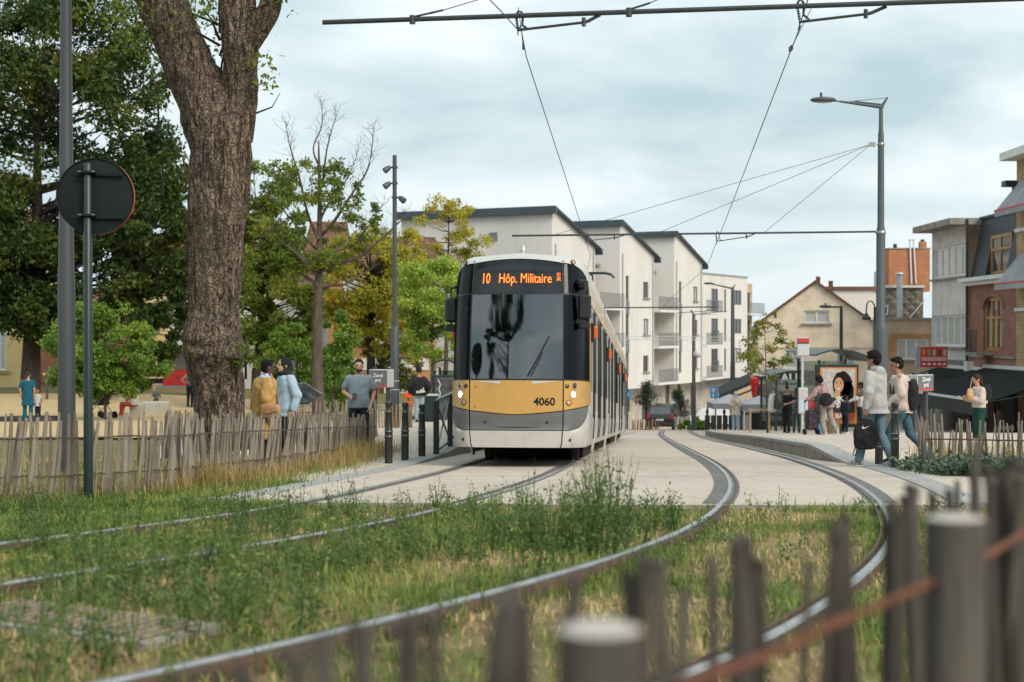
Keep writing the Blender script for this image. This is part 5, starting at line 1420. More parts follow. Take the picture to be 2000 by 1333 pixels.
# ---------------------------------------------------------------- the scarred trunk on the left
def barkmat():
    m, nt, N, L, B = newmat('deeply furrowed bark')
    tc = N.new('ShaderNodeTexCoord'); mp = N.new('ShaderNodeMapping'); mp.inputs['Scale'].default_value = (1, 1, .15); L.new(tc.outputs['Object'], mp.inputs[0])
    n = N.new('ShaderNodeTexNoise'); n.inputs['Scale'].default_value = 17; n.inputs['Detail'].default_value = 8; n.inputs['Roughness'].default_value = .65; n.inputs['Distortion'].default_value = 1.1; L.new(mp.outputs[0], n.inputs['Vector'])
    r = N.new('ShaderNodeValToRGB'); e = r.color_ramp.elements; e[0].position = .40; e[0].color = (.055, .04, .03, 1); e[1].position = .64; e[1].color = (.31, .225, .17, 1); e2 = r.color_ramp.elements.new(.5); e2.color = (.19, .14, .105, 1)
    L.new(n.outputs['Fac'], r.inputs[0])
    n2 = N.new('ShaderNodeTexNoise'); n2.inputs['Scale'].default_value = 1.6; n2.inputs['Detail'].default_value = 5; L.new(tc.outputs['Object'], n2.inputs['Vector'])
    vo = N.new('ShaderNodeTexVoronoi'); vo.feature = 'DISTANCE_TO_EDGE'; vo.inputs['Scale'].default_value = 16; mp2 = N.new('ShaderNodeMapping'); mp2.inputs['Scale'].default_value = (1, 1, .2); L.new(tc.outputs['Object'], mp2.inputs[0])
    ns = N.new('ShaderNodeTexNoise'); ns.inputs['Scale'].default_value = 7; L.new(tc.outputs['Object'], ns.inputs['Vector']); ax_ = N.new('ShaderNodeMix'); ax_.data_type = 'VECTOR'; ax_.inputs[0].default_value = .24; L.new(mp2.outputs[0], ax_.inputs[4]); L.new(ns.outputs['Color'], ax_.inputs[5]); L.new(ax_.outputs[1], vo.inputs['Vector'])
    cr_ = N.new('ShaderNodeMapRange'); cr_.inputs['From Max'].default_value = .16; cr_.inputs['To Min'].default_value = .50; L.new(vo.outputs['Distance'], cr_.inputs['Value'])
    mu_ = N.new('ShaderNodeMix'); mu_.data_type = 'RGBA'; mu_.blend_type = 'MULTIPLY'; mu_.inputs[0].default_value = 1; L.new(r.outputs[0], mu_.inputs[6]); L.new(cr_.outputs[0], mu_.inputs[7])
    hm_ = N.new('ShaderNodeMath'); hm_.operation = 'MULTIPLY_ADD'; L.new(cr_.outputs[0], hm_.inputs[0]); hm_.inputs[1].default_value = .8; L.new(n.outputs['Fac'], hm_.inputs[2])
    r2 = N.new('ShaderNodeMapRange'); r2.inputs['From Min'].default_value = .52; r2.inputs['From Max'].default_value = .68; r2.inputs['To Max'].default_value = .55; L.new(n2.outputs['Fac'], r2.inputs['Value'])
    mx = N.new('ShaderNodeMix'); mx.data_type = 'RGBA'; L.new(r2.outputs[0], mx.inputs[0]); L.new(mu_.outputs[2], mx.inputs[6]); mx.inputs[7].default_value = (.085, .085, .05, 1)
    L.new(mx.outputs[2], B.inputs['Base Color']); B.inputs['Roughness'].default_value = .95; B.inputs['Specular IOR Level'].default_value = .2
    b = N.new('ShaderNodeBump'); b.inputs['Strength'].default_value = 1.0; b.inputs['Distance'].default_value = .06; L.new(hm_.outputs[0], b.inputs['Height']); L.new(b.outputs[0], B.inputs['Normal'])
    return m
M_BARK = barkmat()
TD = 19.0
def tpx(px, py, dy=0.0): return Vector((X(px, TD + dy) - X(428, TD), dy, Zp(py, TD + dy) - zs(TD)))
def bole(name, prof, parent, seed, n=72, step=.03, knots=()):
    """prof: (px, py, width px, depth offset); furrowed surface built ring by ring"""
    P = [tpx(a, b, dy) for a, b, w, dy in prof]; Wd = [w * TD / F_PX / 2 for a, b, w, dy in prof]
    # dense resample by Catmull-Rom on centre and radius together
    q = []; 
    for i in range(len(P) - 1):
        k = max(3, int((P[i + 1] - P[i]).length / step))
        for j in range(k):
            t = j / k
            f = lambda a0, a1, a2, a3: .5 * (2 * a1 + (a2 - a0) * t + (2 * a0 - 5 * a1 + 4 * a2 - a3) * t * t + (3 * a1 - a0 - 3 * a2 + a3) * t ** 3)
            i0, i3 = max(i - 1, 0), min(i + 2, len(P) - 1)
            q.append((f(P[i0], P[i], P[i + 1], P[i3]), f(Wd[i0], Wd[i], Wd[i + 1], Wd[i3])))
    q.append((P[-1], Wd[-1]))
    rings = []
    for i, (c, r) in enumerate(q):
        t = nrm(q[min(i + 1, len(q) - 1)][0] - q[max(i - 1, 0)][0]); a = nrm(Vector((0, 1, 0)).cross(t)) * -1; b_ = t.cross(a)
        ring = []
        for k in range(n):
            th = 2 * pi * k / n
            u = Vector((math.cos(th) * 3.2, math.sin(th) * 3.2, c.z * 1.1 + seed))
            tw = .25 * noise.noise(Vector((c.z * .9, seed, 0)))
            u2 = Vector((math.cos(th + tw) * 4.6, math.sin(th + tw) * 4.6, c.z * 1.9 + seed))
            h = (abs(noise.noise(u2)) * .05 + abs(noise.noise(Vector((u2.x * 2.6, u2.y * 2.6, u2.z * 1.5)))) * .04 - .012) * (1 + .5 * noise.noise(u)) + noise.noise(Vector((u.x * .35, u.y * .35, c.z * .9 + seed))) * .035
            rr = r + (h - .03) * (.6 + r)
            d = a * math.cos(th) + b_ * math.sin(th)
            p = c + d * rr
            for kc, kr, kh in knots:
                dist = (p - kc).length
                if dist < kr: p += d * kh * (1 - (dist / kr) ** 2) ** 2 * (1 + .8 * noise.noise(p * 9))
            ring.append(p)
        rings.append(ring)
    m = MB(); m.loft(rings); return m.build(name, M_BARK, parent, True)
bt = thing('scarred_tree', 'huge furrowed tree trunk forking at the top left, a swollen scar near its base', 'tree', (X(428, TD), TD, zs(TD)))
kn = [(tpx(380, 660, -.35), .42, .09), (tpx(425, 690, -.42), .5, .12), (tpx(470, 690, -.25), .35, .10), (tpx(362, 650, 0), .3, .05), (tpx(465, 185, -.45), .28, .06), (tpx(478, 235, -.4), .2, .05)]
bole('trunk', [(430, 880, 122, 0), (428, 830, 106, 0), (426, 770, 98, 0), (421, 725, 106, 0), (421, 690, 122, 0), (419, 655, 114, 0), (417, 600, 106, 0), (418, 520, 112, 0), (422, 440, 120, 0), (430, 350, 126, 0), (432, 290, 126, 0), (420, 235, 124, 0), (398, 185, 114, .05), (372, 140, 104, .1), (346, 75, 98, .1), (318, 0, 104, .15), (290, -70, 112, .2), (270, -190, 95, .3), (250, -330, 60, .3)], bt, 3.1, knots=kn)
bole('limb', [(448, 270, 90, .05), (462, 200, 82, 0), (470, 140, 74, -.05), (470, 80, 76, -.1), (464, 20, 76, -.1), (462, -40, 72, -.1), (450, -140, 60, -.1), (455, -300, 40, 0)], bt, 8.4)
bole('limb', [(486, 80, 60, -.12), (508, 50, 52, -.2), (528, 15, 46, -.25), (540, -30, 44, -.3), (560, -120, 36, -.4), (600, -250, 24, -.4)], bt, 5.7, n=48)
rs = np.random.RandomState(5); rg = random.Random(5)
P = []; m = MB()
for (px_, py_, r_, nl) in [(300, 30, .35, 200), (270, 90, .2, 70), (335, 100, .12, 26), (350, 165, .12, 20), (455, 50, .12, 60), (440, 95, .12, 60), (510, 120, .12, 50), (520, 160, .09, 36), (250, -10, .4, 240), (400, 20, .2, 100), (430, 5, .3, 170), (550, 5, .1, 20), (480, 680, .06, 26), (478, 640, .05, 14), (462, 705, .05, 12), (376, 690, .04, 10), (545, 0, .08, 12), (310, 200, .08, 12), (318, 320, .06, 0)]:
    c = tpx(px_, py_, rg.uniform(-.5, .3)); 
    if py_ > 600: c = tpx(px_, py_, -.48)
    if nl: P.append(rs.normal(size=(nl, 3)) * r_ * np.array([1, 1, .7]) + np.array(c))
    e = tpx(430 if py_ < 200 else px_, py_ + 60, 0); m.tube([e, (e + c) / 2 + Vector((0, 0, .05)), c], [.02, .013, .006], 4, caps=False)
for a, b in (((500, 222), (548, 182)), ((320, 160), (285, 150))): m.tube([tpx(*a, -.1), tpx((a[0] + b[0]) / 2 + 8, (a[1] + b[1]) / 2 + 8, -.2), tpx(*b, -.3)], [.014, .01, .005], 4, caps=False)
m.build('twigs', M_BARKD, bt)['kind'] = 'stuff'
for k in range(26):   # crown above the frame
    c = tpx(rg.uniform(150, 640), rg.uniform(-520, -120), rg.uniform(-2.5, 2.5)); P.append(rs.normal(size=(110, 3)) * .4 + np.array(c))
P = np.concatenate(P); np_mesh('crown', leaves_np(P, .085, rs, aspect=.5), quads(len(P)), LM_OLIVE, bt)

# ---------------------------------------------------------------- picket fences
def picketmat(name, a, b): return pmat(name, a, b, 14, rough=.92, bump=.6, stretch=(1, 1, .12), island=.28, spec=.2)
M_PICK = picketmat('weathered chestnut', (.26, .222, .178), (.14, .117, .093))
M_PICKB = picketmat('brown chestnut', (.33, .235, .14), (.21, .14, .08))
M_PICKD = picketmat('dark damp chestnut', (.10, .088, .076), (.044, .038, .034))
M_ENDG = pmat('sawn end grain', (.50, .46, .42), (.36, .32, .29), 30, rough=.9)
M_WIRE = pmat('rusty fence wire', (.11, .075, .06), (.07, .05, .045), 20, rough=.8)
M_RUSTROD = pmat('bright rust', (.19, .062, .028), (.10, .038, .02), 25, rough=.85, bump=.3)
def picket_mesh(seed, r=.02):
    rg = random.Random(seed); m = MB(); rings = []; n = 6
    ph = [rg.uniform(.72, 1.25) for _ in range(n)]; bx, by = rg.uniform(-.02, .02), rg.uniform(-.015, .015)
    for i, z in enumerate((0, .3, .62, .975, 1.0)):
        w = r * (1.08 - .18 * z) * (1.0 if z < .95 else rg.uniform(.6, .92)); c = Vector((bx * math.sin(z * 3), by * math.sin(z * 4), 0))
        rings.append([c + Vector((math.cos(2 * pi * k / n) * w * ph[k], math.sin(2 * pi * k / n) * w * .7 * ph[(k + 1) % n], z + (rg.uniform(-.008, .008) if i == 4 else 0))) for k in range(n)])
    m.loft(rings); me = bpy.data.meshes.new('picket'); me.from_pydata([tuple(v) for v in m.v], [], m.f); me.update(); return me
PV = {}
def pickets(mat):
    if mat.name not in PV:
        L_ = []
        for k in range(8): me = picket_mesh(100 + k); me.materials.append(mat); L_.append(me)
        PV[mat.name] = L_
    return PV[mat.name]
def fence(label, path, spacing, hf, zf, mat, seed, lean=(0, 0), wires=(.35, .78), width=1.0, group=None, jitter=.05, posts=()):
    rg = random.Random(seed); l = crom([(a, b, 0) for a, b in path], .05)
    root = thing('picket_fence', label, 'fence', (l[0].x, l[0].y, 0), 0, group); o0 = Vector((l[0].x, l[0].y, 0)); vs = pickets(mat)
    tot = 0; nxt = 0; S_ = [0]
    for i in range(1, len(l)): S_.append(S_[-1] + (l[i] - l[i - 1]).length)
    T = S_[-1]; s = 0; k = 0
    while s < T:
        i = next(j for j in range(len(S_)) if S_[j] >= s); p = l[i]; t = s / T
        h = hf(t) * rg.uniform(1 - jitter * 1.6, 1 + jitter); d = nrm(l[min(i + 1, len(l) - 1)] - l[max(i - 1, 0)])
        la = rg.gauss(lean[0], lean[1]) if not callable(lean[0]) else lean[0](t) + rg.gauss(0, lean[1])
        ob = bpy.data.objects.new('picket', rg.choice(vs)); COL.objects.link(ob); ob.parent = root
        ob.location = Vector((p.x, p.y, zf(p.x, p.y) - .06)) - o0 + Vector((rg.uniform(-.012, .012), rg.uniform(-.02, .02), 0))
        ob.rotation_euler = (rg.gauss(0, .04), la, math.atan2(d.y, d.x) + rg.uniform(-.4, .4)); w = rg.uniform(.65, 1.4) * width; ob.scale = (w, w, h + .06)
        s += spacing * rg.uniform(.65, 1.4); k += 1
    for wz in wires:
        m = MB(); q = []
        for i in range(0, len(l), 4):
            t = S_[i] / T; la = lean[0](t) if callable(lean[0]) else lean[0]; h = hf(t) * wz; q.append(Vector((l[i].x + math.sin(la) * h, l[i].y - .03, zf(l[i].x, l[i].y) + h)) - o0 + Vector((0, 0, rg.uniform(-.008, .008))))
        m.tube(q, .005, 4); m.tube([a + Vector((0, .055, .006)) for a in q], .004, 4); m.build('wire', M_WIRE, root)
    return root
zS = lambda x, y: zs(y)
zL = lambda x, y: zl(y)
fence('long grey picket fence leaning in the dry grass from left edge to bollards', [(-6.6, 12.6), (-5.7, 13.3), (-5.0, 14.0), (-4.4, 14.6), (-3.9, 15.3), (-3.62, 16.3), (-3.35, 17.6), (-3.12, 19.4), (-2.98, 21.2), (-2.82, 23.6), (-2.66, 26.0), (-2.62, 26.8)], .056, lambda t: lerp(.89, .75, t), zS, M_PICK, 41,
      width=1.15, lean=(lambda t: .05 + .12 * math.exp(-((t - .55) / .25) ** 2) * math.sin(t * 9) ** 2 + .06 * (t > .35), .045), wires=(.3, .74))
fence('closely set picket fence behind the two women and the man in the polo', [(X(548, 30), 30.0), (X(640, 30.5), 30.5), (X(738, 31), 31)], .05, lambda t: .80, zL, M_PICK, 42, lean=(0, .05), wires=(.7,))
fence('short picket fence behind the bollards under the floodlight mast', [(X(742, 36), 36), (X(806, 36.4), 36.4)], .055, lambda t: .64, zL, M_PICKB, 43, lean=(0, .05), wires=(.7,))
fence('short picket fence ring wrapped round the scarred trunk', [(X(322, 24), 24), (X(350, 23), 23), (X(395, 22.4), 22.4), (X(470, 22.2), 22.2)], .06, lambda t: .83, zS, M_PICK, 44, lean=(0, .06), wires=(.7,))
fr = fence('picket fence round the planting at the right, beside the woman with the phone', [(X(1806, 22.5), 22.5), (X(1798, 21.2), 21.2), (X(1812, 20.4), 20.4), (X(1850, 20.1), 20.1), (X(1920, 19.8), 19.8), (X(2010, 19.2), 19.2), (9.0, 18.2)], .098, lambda t: .70, zS, M_PICK, 45, lean=(0, .05), wires=(), jitter=.12)
fence('low picket fence behind the planting at the right edge', [(X(1830, 24), 24), (X(1920, 23.5), 23.5), (X(2040, 22.8), 22.8)], .13, lambda t: .75, zS, M_PICK, 46, lean=(0, .06), wires=(), jitter=.1)
m = MB(); pr = [(X(1806, 20.3), 20.3), (X(1850, 20.05), 20.05), (X(1920, 19.75), 19.75), (X(2010, 19.15), 19.15)]
m.tube([Vector((a, b - .03, zs(b) + .46)) - fr.location for a, b in pr], .011, 6); m.build('rusty_rod', M_RUSTROD, fr)
for lab, a, b, d in (('brown picket planter fence left of the black car', 1236, 1288, 97), ('brown picket planter fence right of the black car', 1328, 1348, 100), ('brown picket planter fence at the far mast foot', 1352, 1370, 97)):
    fence(lab, [(X(a, d), d), (X(b, d - .3), d - .3)], .16, lambda t: .72, zS, M_PICKB, 47 + a % 7, lean=(0, .04), wires=(), width=2.6, group='picket fences round the far planters')

# ---------------------------------------------------------------- blurred foreground fence
fg = thing('foreground_fence', 'blurred dark picket fence with two round posts, nearest the viewer', 'fence', (0, 0, 0))
def fpost(px, ytop, wpx, d, lab):
    r = wpx * d / F_PX / 2; zt = Zp(ytop, d); m = MB()
    m.lathe([(r * 1.03, -.1), (r, .4), (r * .985, zt - .01), (r * .95, zt - .004)], (0, 0, 0), 24); o = m.build('round_post', M_PICKD, fg, True); o.location = (X(px, d), d, 0)
    t = MB(); t.lathe([(r * .95, zt - .004), (r * .6, zt + .001), (.001, zt + .002)], (0, 0, 0), 24); t.build('sawn_top', M_ENDG, o)
    autosmooth(o)
fpost(1172, 1222, 172, 1.42, ''); fpost(1867, 1008, 120, 2.1, '')
lst = [(655, 1250, 60, 1.45), (820, 1212, 70, 1.5), (950, 1176, 92, 1.55), (1138, 1140, 40, 1.8), (1232, 1092, 58, 1.85), (1350, 1098, 44, 1.95), (1432, 1062, 66, 2.0), (1521, 1062, 32, 2.15), (1596, 1028, 30, 2.3), (1650, 1036, 40, 2.4), (1712, 1002, 36, 2.5), (1770, 955, 42, 2.65), (1815, 975, 34, 3.2), (1851, 952, 14, 3.5), (1893, 942, 18, 3.5),
       (1932, 862, 24, 3.0), (1926, 930, 34, 2.7), (1950, 925, 36, 2.75), (1972, 925, 30, 2.9), (1992, 905, 34, 3.0), (2010, 900, 34, 3.1), (2030, 890, 34, 3.2), (1945, 905, 24, 3.4), (1985, 900, 22, 3.6), (560, 1290, 60, 1.4), (450, 1330, 60, 1.35), (1085, 1165, 36, 1.7), (1290, 1120, 34, 1.9), (1480, 1085, 30, 2.1), (1560, 1050, 34, 2.2), (1680, 1010, 28, 2.5), (1740, 985, 32, 2.6), (1905, 925, 26, 3.3), (1395, 1090, 36, 2.0), (1625, 1020, 26, 2.5), (1195, 1130, 34, 1.85), (890, 1195, 50, 1.55), (735, 1235, 50, 1.5), (1040, 1180, 40, 1.7), (1320, 1115, 30, 1.95), (1795, 960, 30, 2.8), (1560, 1075, 26, 2.2), (1260, 1150, 30, 1.8), (1500, 1100, 28, 2.0), (1665, 1050, 26, 2.3), (1725, 1030, 28, 2.5), (1110, 1190, 34, 1.65), (1380, 1125, 26, 1.9), (770, 1240, 44, 1.48), (1915, 960, 34, 2.7), (1998, 950, 34, 2.75), (1962, 900, 26, 3.1), (1978, 935, 34, 2.8), (1938, 945, 38, 2.6), (2005, 920, 40, 2.7)]
rg = random.Random(3)
vsd = pickets(M_PICKD)
for px_, yt, w, d in lst:
    ob = bpy.data.objects.new('picket', rg.choice(vsd)); COL.objects.link(ob); ob.parent = fg; zt = Zp(yt, d); s = w * d / F_PX / .04
    ob.location = (X(px_, d), d, -.08); ob.rotation_euler = (rg.gauss(0, .03), rg.gauss(0, .03), rg.uniform(-.4, .4)); ob.scale = (s, s, zt + .08)
rod = [(1330, 1345, 1.62), (1360, 1330, 1.65), (1500, 1283, 1.75), (1625, 1222, 1.85), (1750, 1170, 1.98), (1806, 1145, 2.05), (1870, 1115, 2.2), (1935, 1083, 2.35), (2000, 1043, 2.5), (2080, 1000, 2.65)]
m = MB(); m.tube(crom([Vector((X(a, d), d, Zp(b, d))) for a, b, d in rod], .05), .0065, 8); m.build('rusty_rod', M_RUSTROD, fg, True)
# ================================================================== people
M_SKIN_L = pmat('light skin', (.52, .30, .21), (.46, .25, .17), 9, rough=.55)
M_SKIN_M = pmat('tan skin', (.37, .19, .115), (.31, .155, .095), 9, rough=.55)
M_SKIN_D = pmat('deep brown skin', (.10, .048, .03), (.075, .036, .024), 9, rough=.5)
M_HAIRK = pmat('black hair', (.008, .007, .0065), (.014, .011, .010), 25, rough=.75, bump=.4, bscale=60, spec=.15)
M_HAIRB = pmat('brown hair', (.06, .03, .016), (.035, .018, .01), 25, rough=.75, bump=.4, bscale=60, spec=.2)
M_HAIRR = pmat('light brown hair', (.35, .16, .05), (.25, .11, .035), 25, rough=.6, bump=.5, bscale=60)
M_EYE = pmat('eye', (.02, .014, .012), None, rough=.2)
M_LIP = pmat('lips', (.28, .09, .07), None, rough=.5)
def cloth(name, c, c2=None, scale=7, rough=.9, bump=.8): return pmat(name, c, c2 or tuple(x * .68 for x in c), scale, rough=rough, bump=bump, bscale=13, spec=.25)
def jeans(name, c): return pmat(name, c, tuple(x * .72 for x in c), 6, rough=.9, bump=.35, bscale=11, spec=.25, wear=(tuple(min(1, x * 1.5 + .03) for x in c), 3.2, .55, .5))

def remesh(name, mb, vox, mat, parent, smooth=4, fold=0.0, fscale=6, seed=0):
    """weld overlapping closed solids into one continuous skin"""
    o = pydata(name + '_src', mb.v, mb.f, None); fixn(o)
    md = o.modifiers.new('r', 'REMESH'); md.mode = 'VOXEL'; md.voxel_size = vox; md.adaptivity = 0
    sm = o.modifiers.new('s', 'SMOOTH'); sm.factor = .5; sm.iterations = smooth
    dg = bpy.context.evaluated_depsgraph_get(); dg.update()
    me = bpy.data.meshes.new_from_object(o.evaluated_get(dg)); bpy.data.objects.remove(o, do_unlink=True); me.name = name
    if fold:
        fold *= 1.5
        nn = [v.normal.copy() for v in me.vertices]
        for v, n in zip(me.vertices, nn):
            p = v.co; w = noise.noise(Vector((p.x * fscale, p.y * fscale, p.z * fscale * .45 + seed))) + .6 * noise.noise(Vector((p.x * fscale * .8 + p.z * fscale * 1.3, p.y * fscale, seed + 4)))
            v.co = p + n * fold * w
    return mobj(name, me, mat, parent, True)

def capsule(m, a, b, ra, rb, n=12):
    a, b = Vector(a), Vector(b); ax = nrm(b - a); L_ = (b - a).length; rings = []
    for t in (-.98, -.7, -.35, 0): rings.append(m.ring(a + ax * ra * t, ax, ra * math.sqrt(1 - t * t), n))
    rings.append(m.ring((a + b) / 2, ax, (ra + rb) / 2, n))
    for t in (0, .35, .7, .98): rings.append(m.ring(b + ax * rb * t, ax, rb * math.sqrt(1 - t * t), n))
    m.loft(rings)
def tworing(c, rx, ry, fw, n=20, pw=2.3):
    """horizontal superellipse ring; fw is the forward direction in plan"""
    f = Vector((fw[0], fw[1], 0)).normalized(); r = Vector((f.y, -f.x, 0)); out = []
    for i in range(n):
        t = 2 * pi * i / n; ct, st = math.cos(t), math.sin(t)
        out.append(Vector(c) + r * rx * math.copysign(abs(ct) ** (2 / pw), ct) + f * ry * math.copysign(abs(st) ** (2 / pw), st))
    return out

DEF = dict(pel=(0, 0, .93), neck=(0, 0, 1.48), head=(0, .02, 1.625),
           shL=(-.185, 0, 1.42), elL=(-.22, -.03, 1.14), wrL=(-.22, .04, .90), shR=(.185, 0, 1.42), elR=(.22, -.03, 1.14), wrR=(.22, .04, .90),
           hipL=(-.09, 0, .92), knL=(-.10, .02, .50), anL=(-.10, -.02, .085), hipR=(.09, 0, .92), knR=(.10, .02, .50), anR=(.10, -.02, .085), toeL=0.0, toeR=0.0, yaw=0.0, nod=0.0)
def person(label, loc, rotz, H=1.75, pose=None, skin=None, hair=('short', None), top=None, bottom=None, shoes=None, vox=.011, bulk=1.0, group=None, extras=None, seed=1, heads=1.0, hand=('rest', 'rest')):
    """top = dict(mat, sleeve 'long'|'short'|'none', hem z, loose); bottom = dict(mat, flare) ; shoes = material"""
    J = {k: (Vector(v) if isinstance(v, tuple) else v) for k, v in DEF.items()}
    for k, v in (pose or {}).items(): J[k] = Vector(v) if isinstance(v, tuple) else v
    s = H / 1.75
    root = thing('person', label, 'person', loc, rotz, group); root.scale = (s, s, s)
    skin = skin or M_SKIN_L
    pel, neck, head = J['pel'], J['neck'], J['head']
    sp = lambda t: pel.lerp(neck, t)
    fwp = (0, 1)
    sr = (J['shR'] - J['shL']); fch = Vector((-sr.y, sr.x, 0)); fch = (fch.x, fch.y) if fch.length > .02 else (0, 1)
    def torso(m, g, z0, flare=0.0, top_t=1.0, belly=0.0, shoulder=True):
        prof = [(-.09, .150, .105), (.02, .163, .115), (.18, .150, .108), (.36, .142, .105), (.55, .155, .112), (.74, .168, .112), (.87, .163, .095), (.95, .105, .072), (1.0, .062, .06)]
        rings = []
        t0 = (z0 - pel.z) / max(.01, (neck.z - pel.z))
        ts = [p[0] for p in prof]
        lst = [t for t in ts if t > t0 + .03 and t <= top_t]
        for t in [t0] + lst:
            rx = float(np.interp(t, ts, [p[1] for p in prof])); ry = float(np.interp(t, ts, [p[2] for p in prof]))
            if t < -.09: rx += flare * (-.09 - t); ry += flare * (-.09 - t)
            b = belly * math.exp(-((t - .28) / .22) ** 2)
            c = sp(t); k = smooth01(t)
            f = (lerp(0, fch[0], k), lerp(1, fch[1], k)) if fch[1] > -.5 else fch
            r = tworing(c + Vector((f[0], f[1], 0)) * b * .5, rx * bulk + g, ry * bulk + g + b * .5, f)
            rings.append(r)
        m.loft(rings)
    # ------- body, one continuous skin
    m = MB(); torso(m, -.012, pel.z - .08)
    capsule(m, neck - Vector((0, 0, .05)), head - Vector((0, -.005, .06)), .056, .052)
    ry_ = Matrix.Rotation(J['yaw'], 3, 'Z') @ Matrix.Rotation(J['nod'], 3, 'X')
    hs = heads
    hd = lambda x, y, z: head + ry_ @ Vector((x * hs, y * hs, z * hs))
    m.ell(hd(0, -.008, .022), (.075 * hs, .096 * hs, .098 * hs), 20, 14, ry_); m.ell(hd(0, .022, -.045), (.056 * hs, .068 * hs, .072 * hs), 16, 10, ry_)
    m.ell(hd(0, .094, -.018), (.014 * hs, .020 * hs, .026 * hs), 10, 8, ry_ @ Matrix.Rotation(R(-18), 3, 'X')); m.ell(hd(0, .068, -.088), (.026, .022, .02), 10, 8, ry_)
    m.ell(hd(0, .078, .030), (.05, .014, .010), 10, 6, ry_); m.ell(hd(0, .081, -.058), (.024, .012, .009), 10, 6, ry_)
    for q in (-1, 1): m.ell(hd(q * .078, -.008, -.008), (.012, .02, .032), 10, 8, ry_)
    for k, q in (('L', -1), ('R', 1)):
        sh, el, wr = J['sh' + k], J['el' + k], J['wr' + k]
        capsule(m, sh, el, .047, .040); capsule(m, el, wr, .038, .027)
        # hand: palm, four bent fingers and a thumb from the side of the palm
        mode = hand[0 if k == 'L' else 1]
        d = nrm(wr - el); side = nrm(d.cross(Vector((q, .25, 0)))) if abs(d.z) > .5 else Vector((0, 0, 1))
        inn = nrm(side.cross(d)) * (1 if side.cross(d).x * -q > 0 else -1) if abs(d.z) > .5 else nrm(Vector((-q, 0, 0)))
        if abs(d.z) <= .5: inn = nrm(side.cross(d)) * (1 if side.cross(d).dot(Vector((-q, 0, 0))) > 0 else -1)
        fwd = nrm(inn.cross(d)); fwd = fwd if fwd.y > -.2 else -fwd
        pc = wr + d * .045
        capsule(m, wr, pc + d * .03, .026, .030); capsule(m, pc - fwd * .016, pc + fwd * .018 + d * .02, .024, .024)
        curl = {'rest': .45, 'grip': 1.25, 'flat': .1}[mode]
        for fi, (o, ln) in enumerate(((.030, .070), (.011, .080), (-.009, .075), (-.028, .058))):
            p0 = pc + d * .035 + fwd * o; a1 = curl * .6; a2 = curl * 1.5
            p1 = p0 + (d * math.cos(a1) + inn * math.sin(a1)) * ln * .5; p2 = p1 + (d * math.cos(a2) + inn * math.sin(a2)) * ln * .5
            capsule(m, p0, p1, .0098, .009, 8); capsule(m, p1, p2, .009, .0075, 8)
        t0 = wr + d * .03 + fwd * .026; t1 = t0 + (d * .6 + fwd * .6 + inn * .4).normalized() * .038; t2 = t1 + (d * .9 + fwd * .1 + inn * .35).normalized() * .028
        capsule(m, t0, t1, .012, .0105, 8); capsule(m, t1, t2, .0105, .0085, 8)
        hip, kn, an = J['hip' + k], J['kn' + k], J['an' + k]
        capsule(m, hip, kn, .075, .05); capsule(m, kn, an, .048, .034)
        fa = J['toe' + k]; td = Vector((-math.sin(fa), math.cos(fa), 0)); capsule(m, an - Vector((0, 0, .03)) - td * .02, an + td * .10 - Vector((0, 0, .045)), .032, .028)
    remesh('body', m, vox * .82, skin, root, 3)
    # ------- face details
    e = MB(); e.ell(hd(-.031, .083, .008), (.013, .008, .007), 10, 6, ry_); e.build('eye', M_EYE, root, True); e = MB(); e.ell(hd(.031, .083, .008), (.013, .008, .007), 10, 6, ry_); e.build('eye', M_EYE, root, True)
    e = MB(); e.ell(hd(0, .088, -.059), (.024, .008, .007), 10, 6, ry_); e.build('mouth', M_LIP, root, True)
    # ------- hair or headscarf
    hk, hm = hair
    m = MB()
    if hk == 'short': m.ell(hd(0, -.020, .045), (.083, .098, .092), 18, 12, ry_); m.ell(hd(0, -.045, -.005), (.074, .068, .07), 14, 10, ry_); m.ell(hd(0, .045, .098), (.055, .045, .03), 12, 8, ry_)
    elif hk == 'full':
        m.ell(hd(0, -.015, .055), (.095, .105, .098), 18, 12, ry_); m.ell(hd(0, -.05, -.002), (.084, .072, .08), 14, 10, ry_); m.ell(hd(0, .05, .10), (.07, .05, .04), 12, 8, ry_)
    elif hk == 'long': m.ell(hd(0, -.020, .04), (.088, .10, .095), 18, 12, ry_); m.loft([tworing(hd(0, -.06, z), rx, ryy, (0, 1), 14) for z, rx, ryy in ((.03, .085, .05), (-.08, .09, .05), (-.17, .085, .045), (-.24, .05, .03))])
    elif hk == 'bun': m.ell(hd(0, -.018, .035), (.083, .098, .09), 18, 12, ry_); m.ell(hd(0, -.12, .05), (.045, .045, .045), 12, 8, ry_)
    elif hk == 'pony': m.ell(hd(0, -.018, .035), (.084, .098, .09), 18, 12, ry_); capsule(m, hd(0, -.11, .03), hd(0, -.13, -.16), .035, .018)
    elif hk == 'afro': m.ell(hd(0, -.025, .055), (.105, .11, .10), 18, 12, ry_); m.ell(hd(0, -.06, -.01), (.095, .08, .08), 14, 10, ry_)
    elif hk == 'hijab':
        m.ell(hd(0, -.028, .030), (.094, .108, .105), 20, 12, ry_); m.ell(hd(0, -.03, -.06), (.085, .085, .09), 16, 10, ry_)
        m.ell(hd(0, .03, -.125), (.075, .07, .05), 14, 10, ry_); m.ell(neck + Vector((0, .02, .0)), (.12, .10, .08), 16, 10)
    elif hk == 'hat': m.ell(hd(0, -.012, .075), (.09, .105, .10), 18, 12, ry_); m.ell(hd(0, -.03, .01), (.086, .09, .06), 18, 10, ry_); m.ell(hd(0, -.03, .15), (.05, .06, .05), 12, 8, ry_)
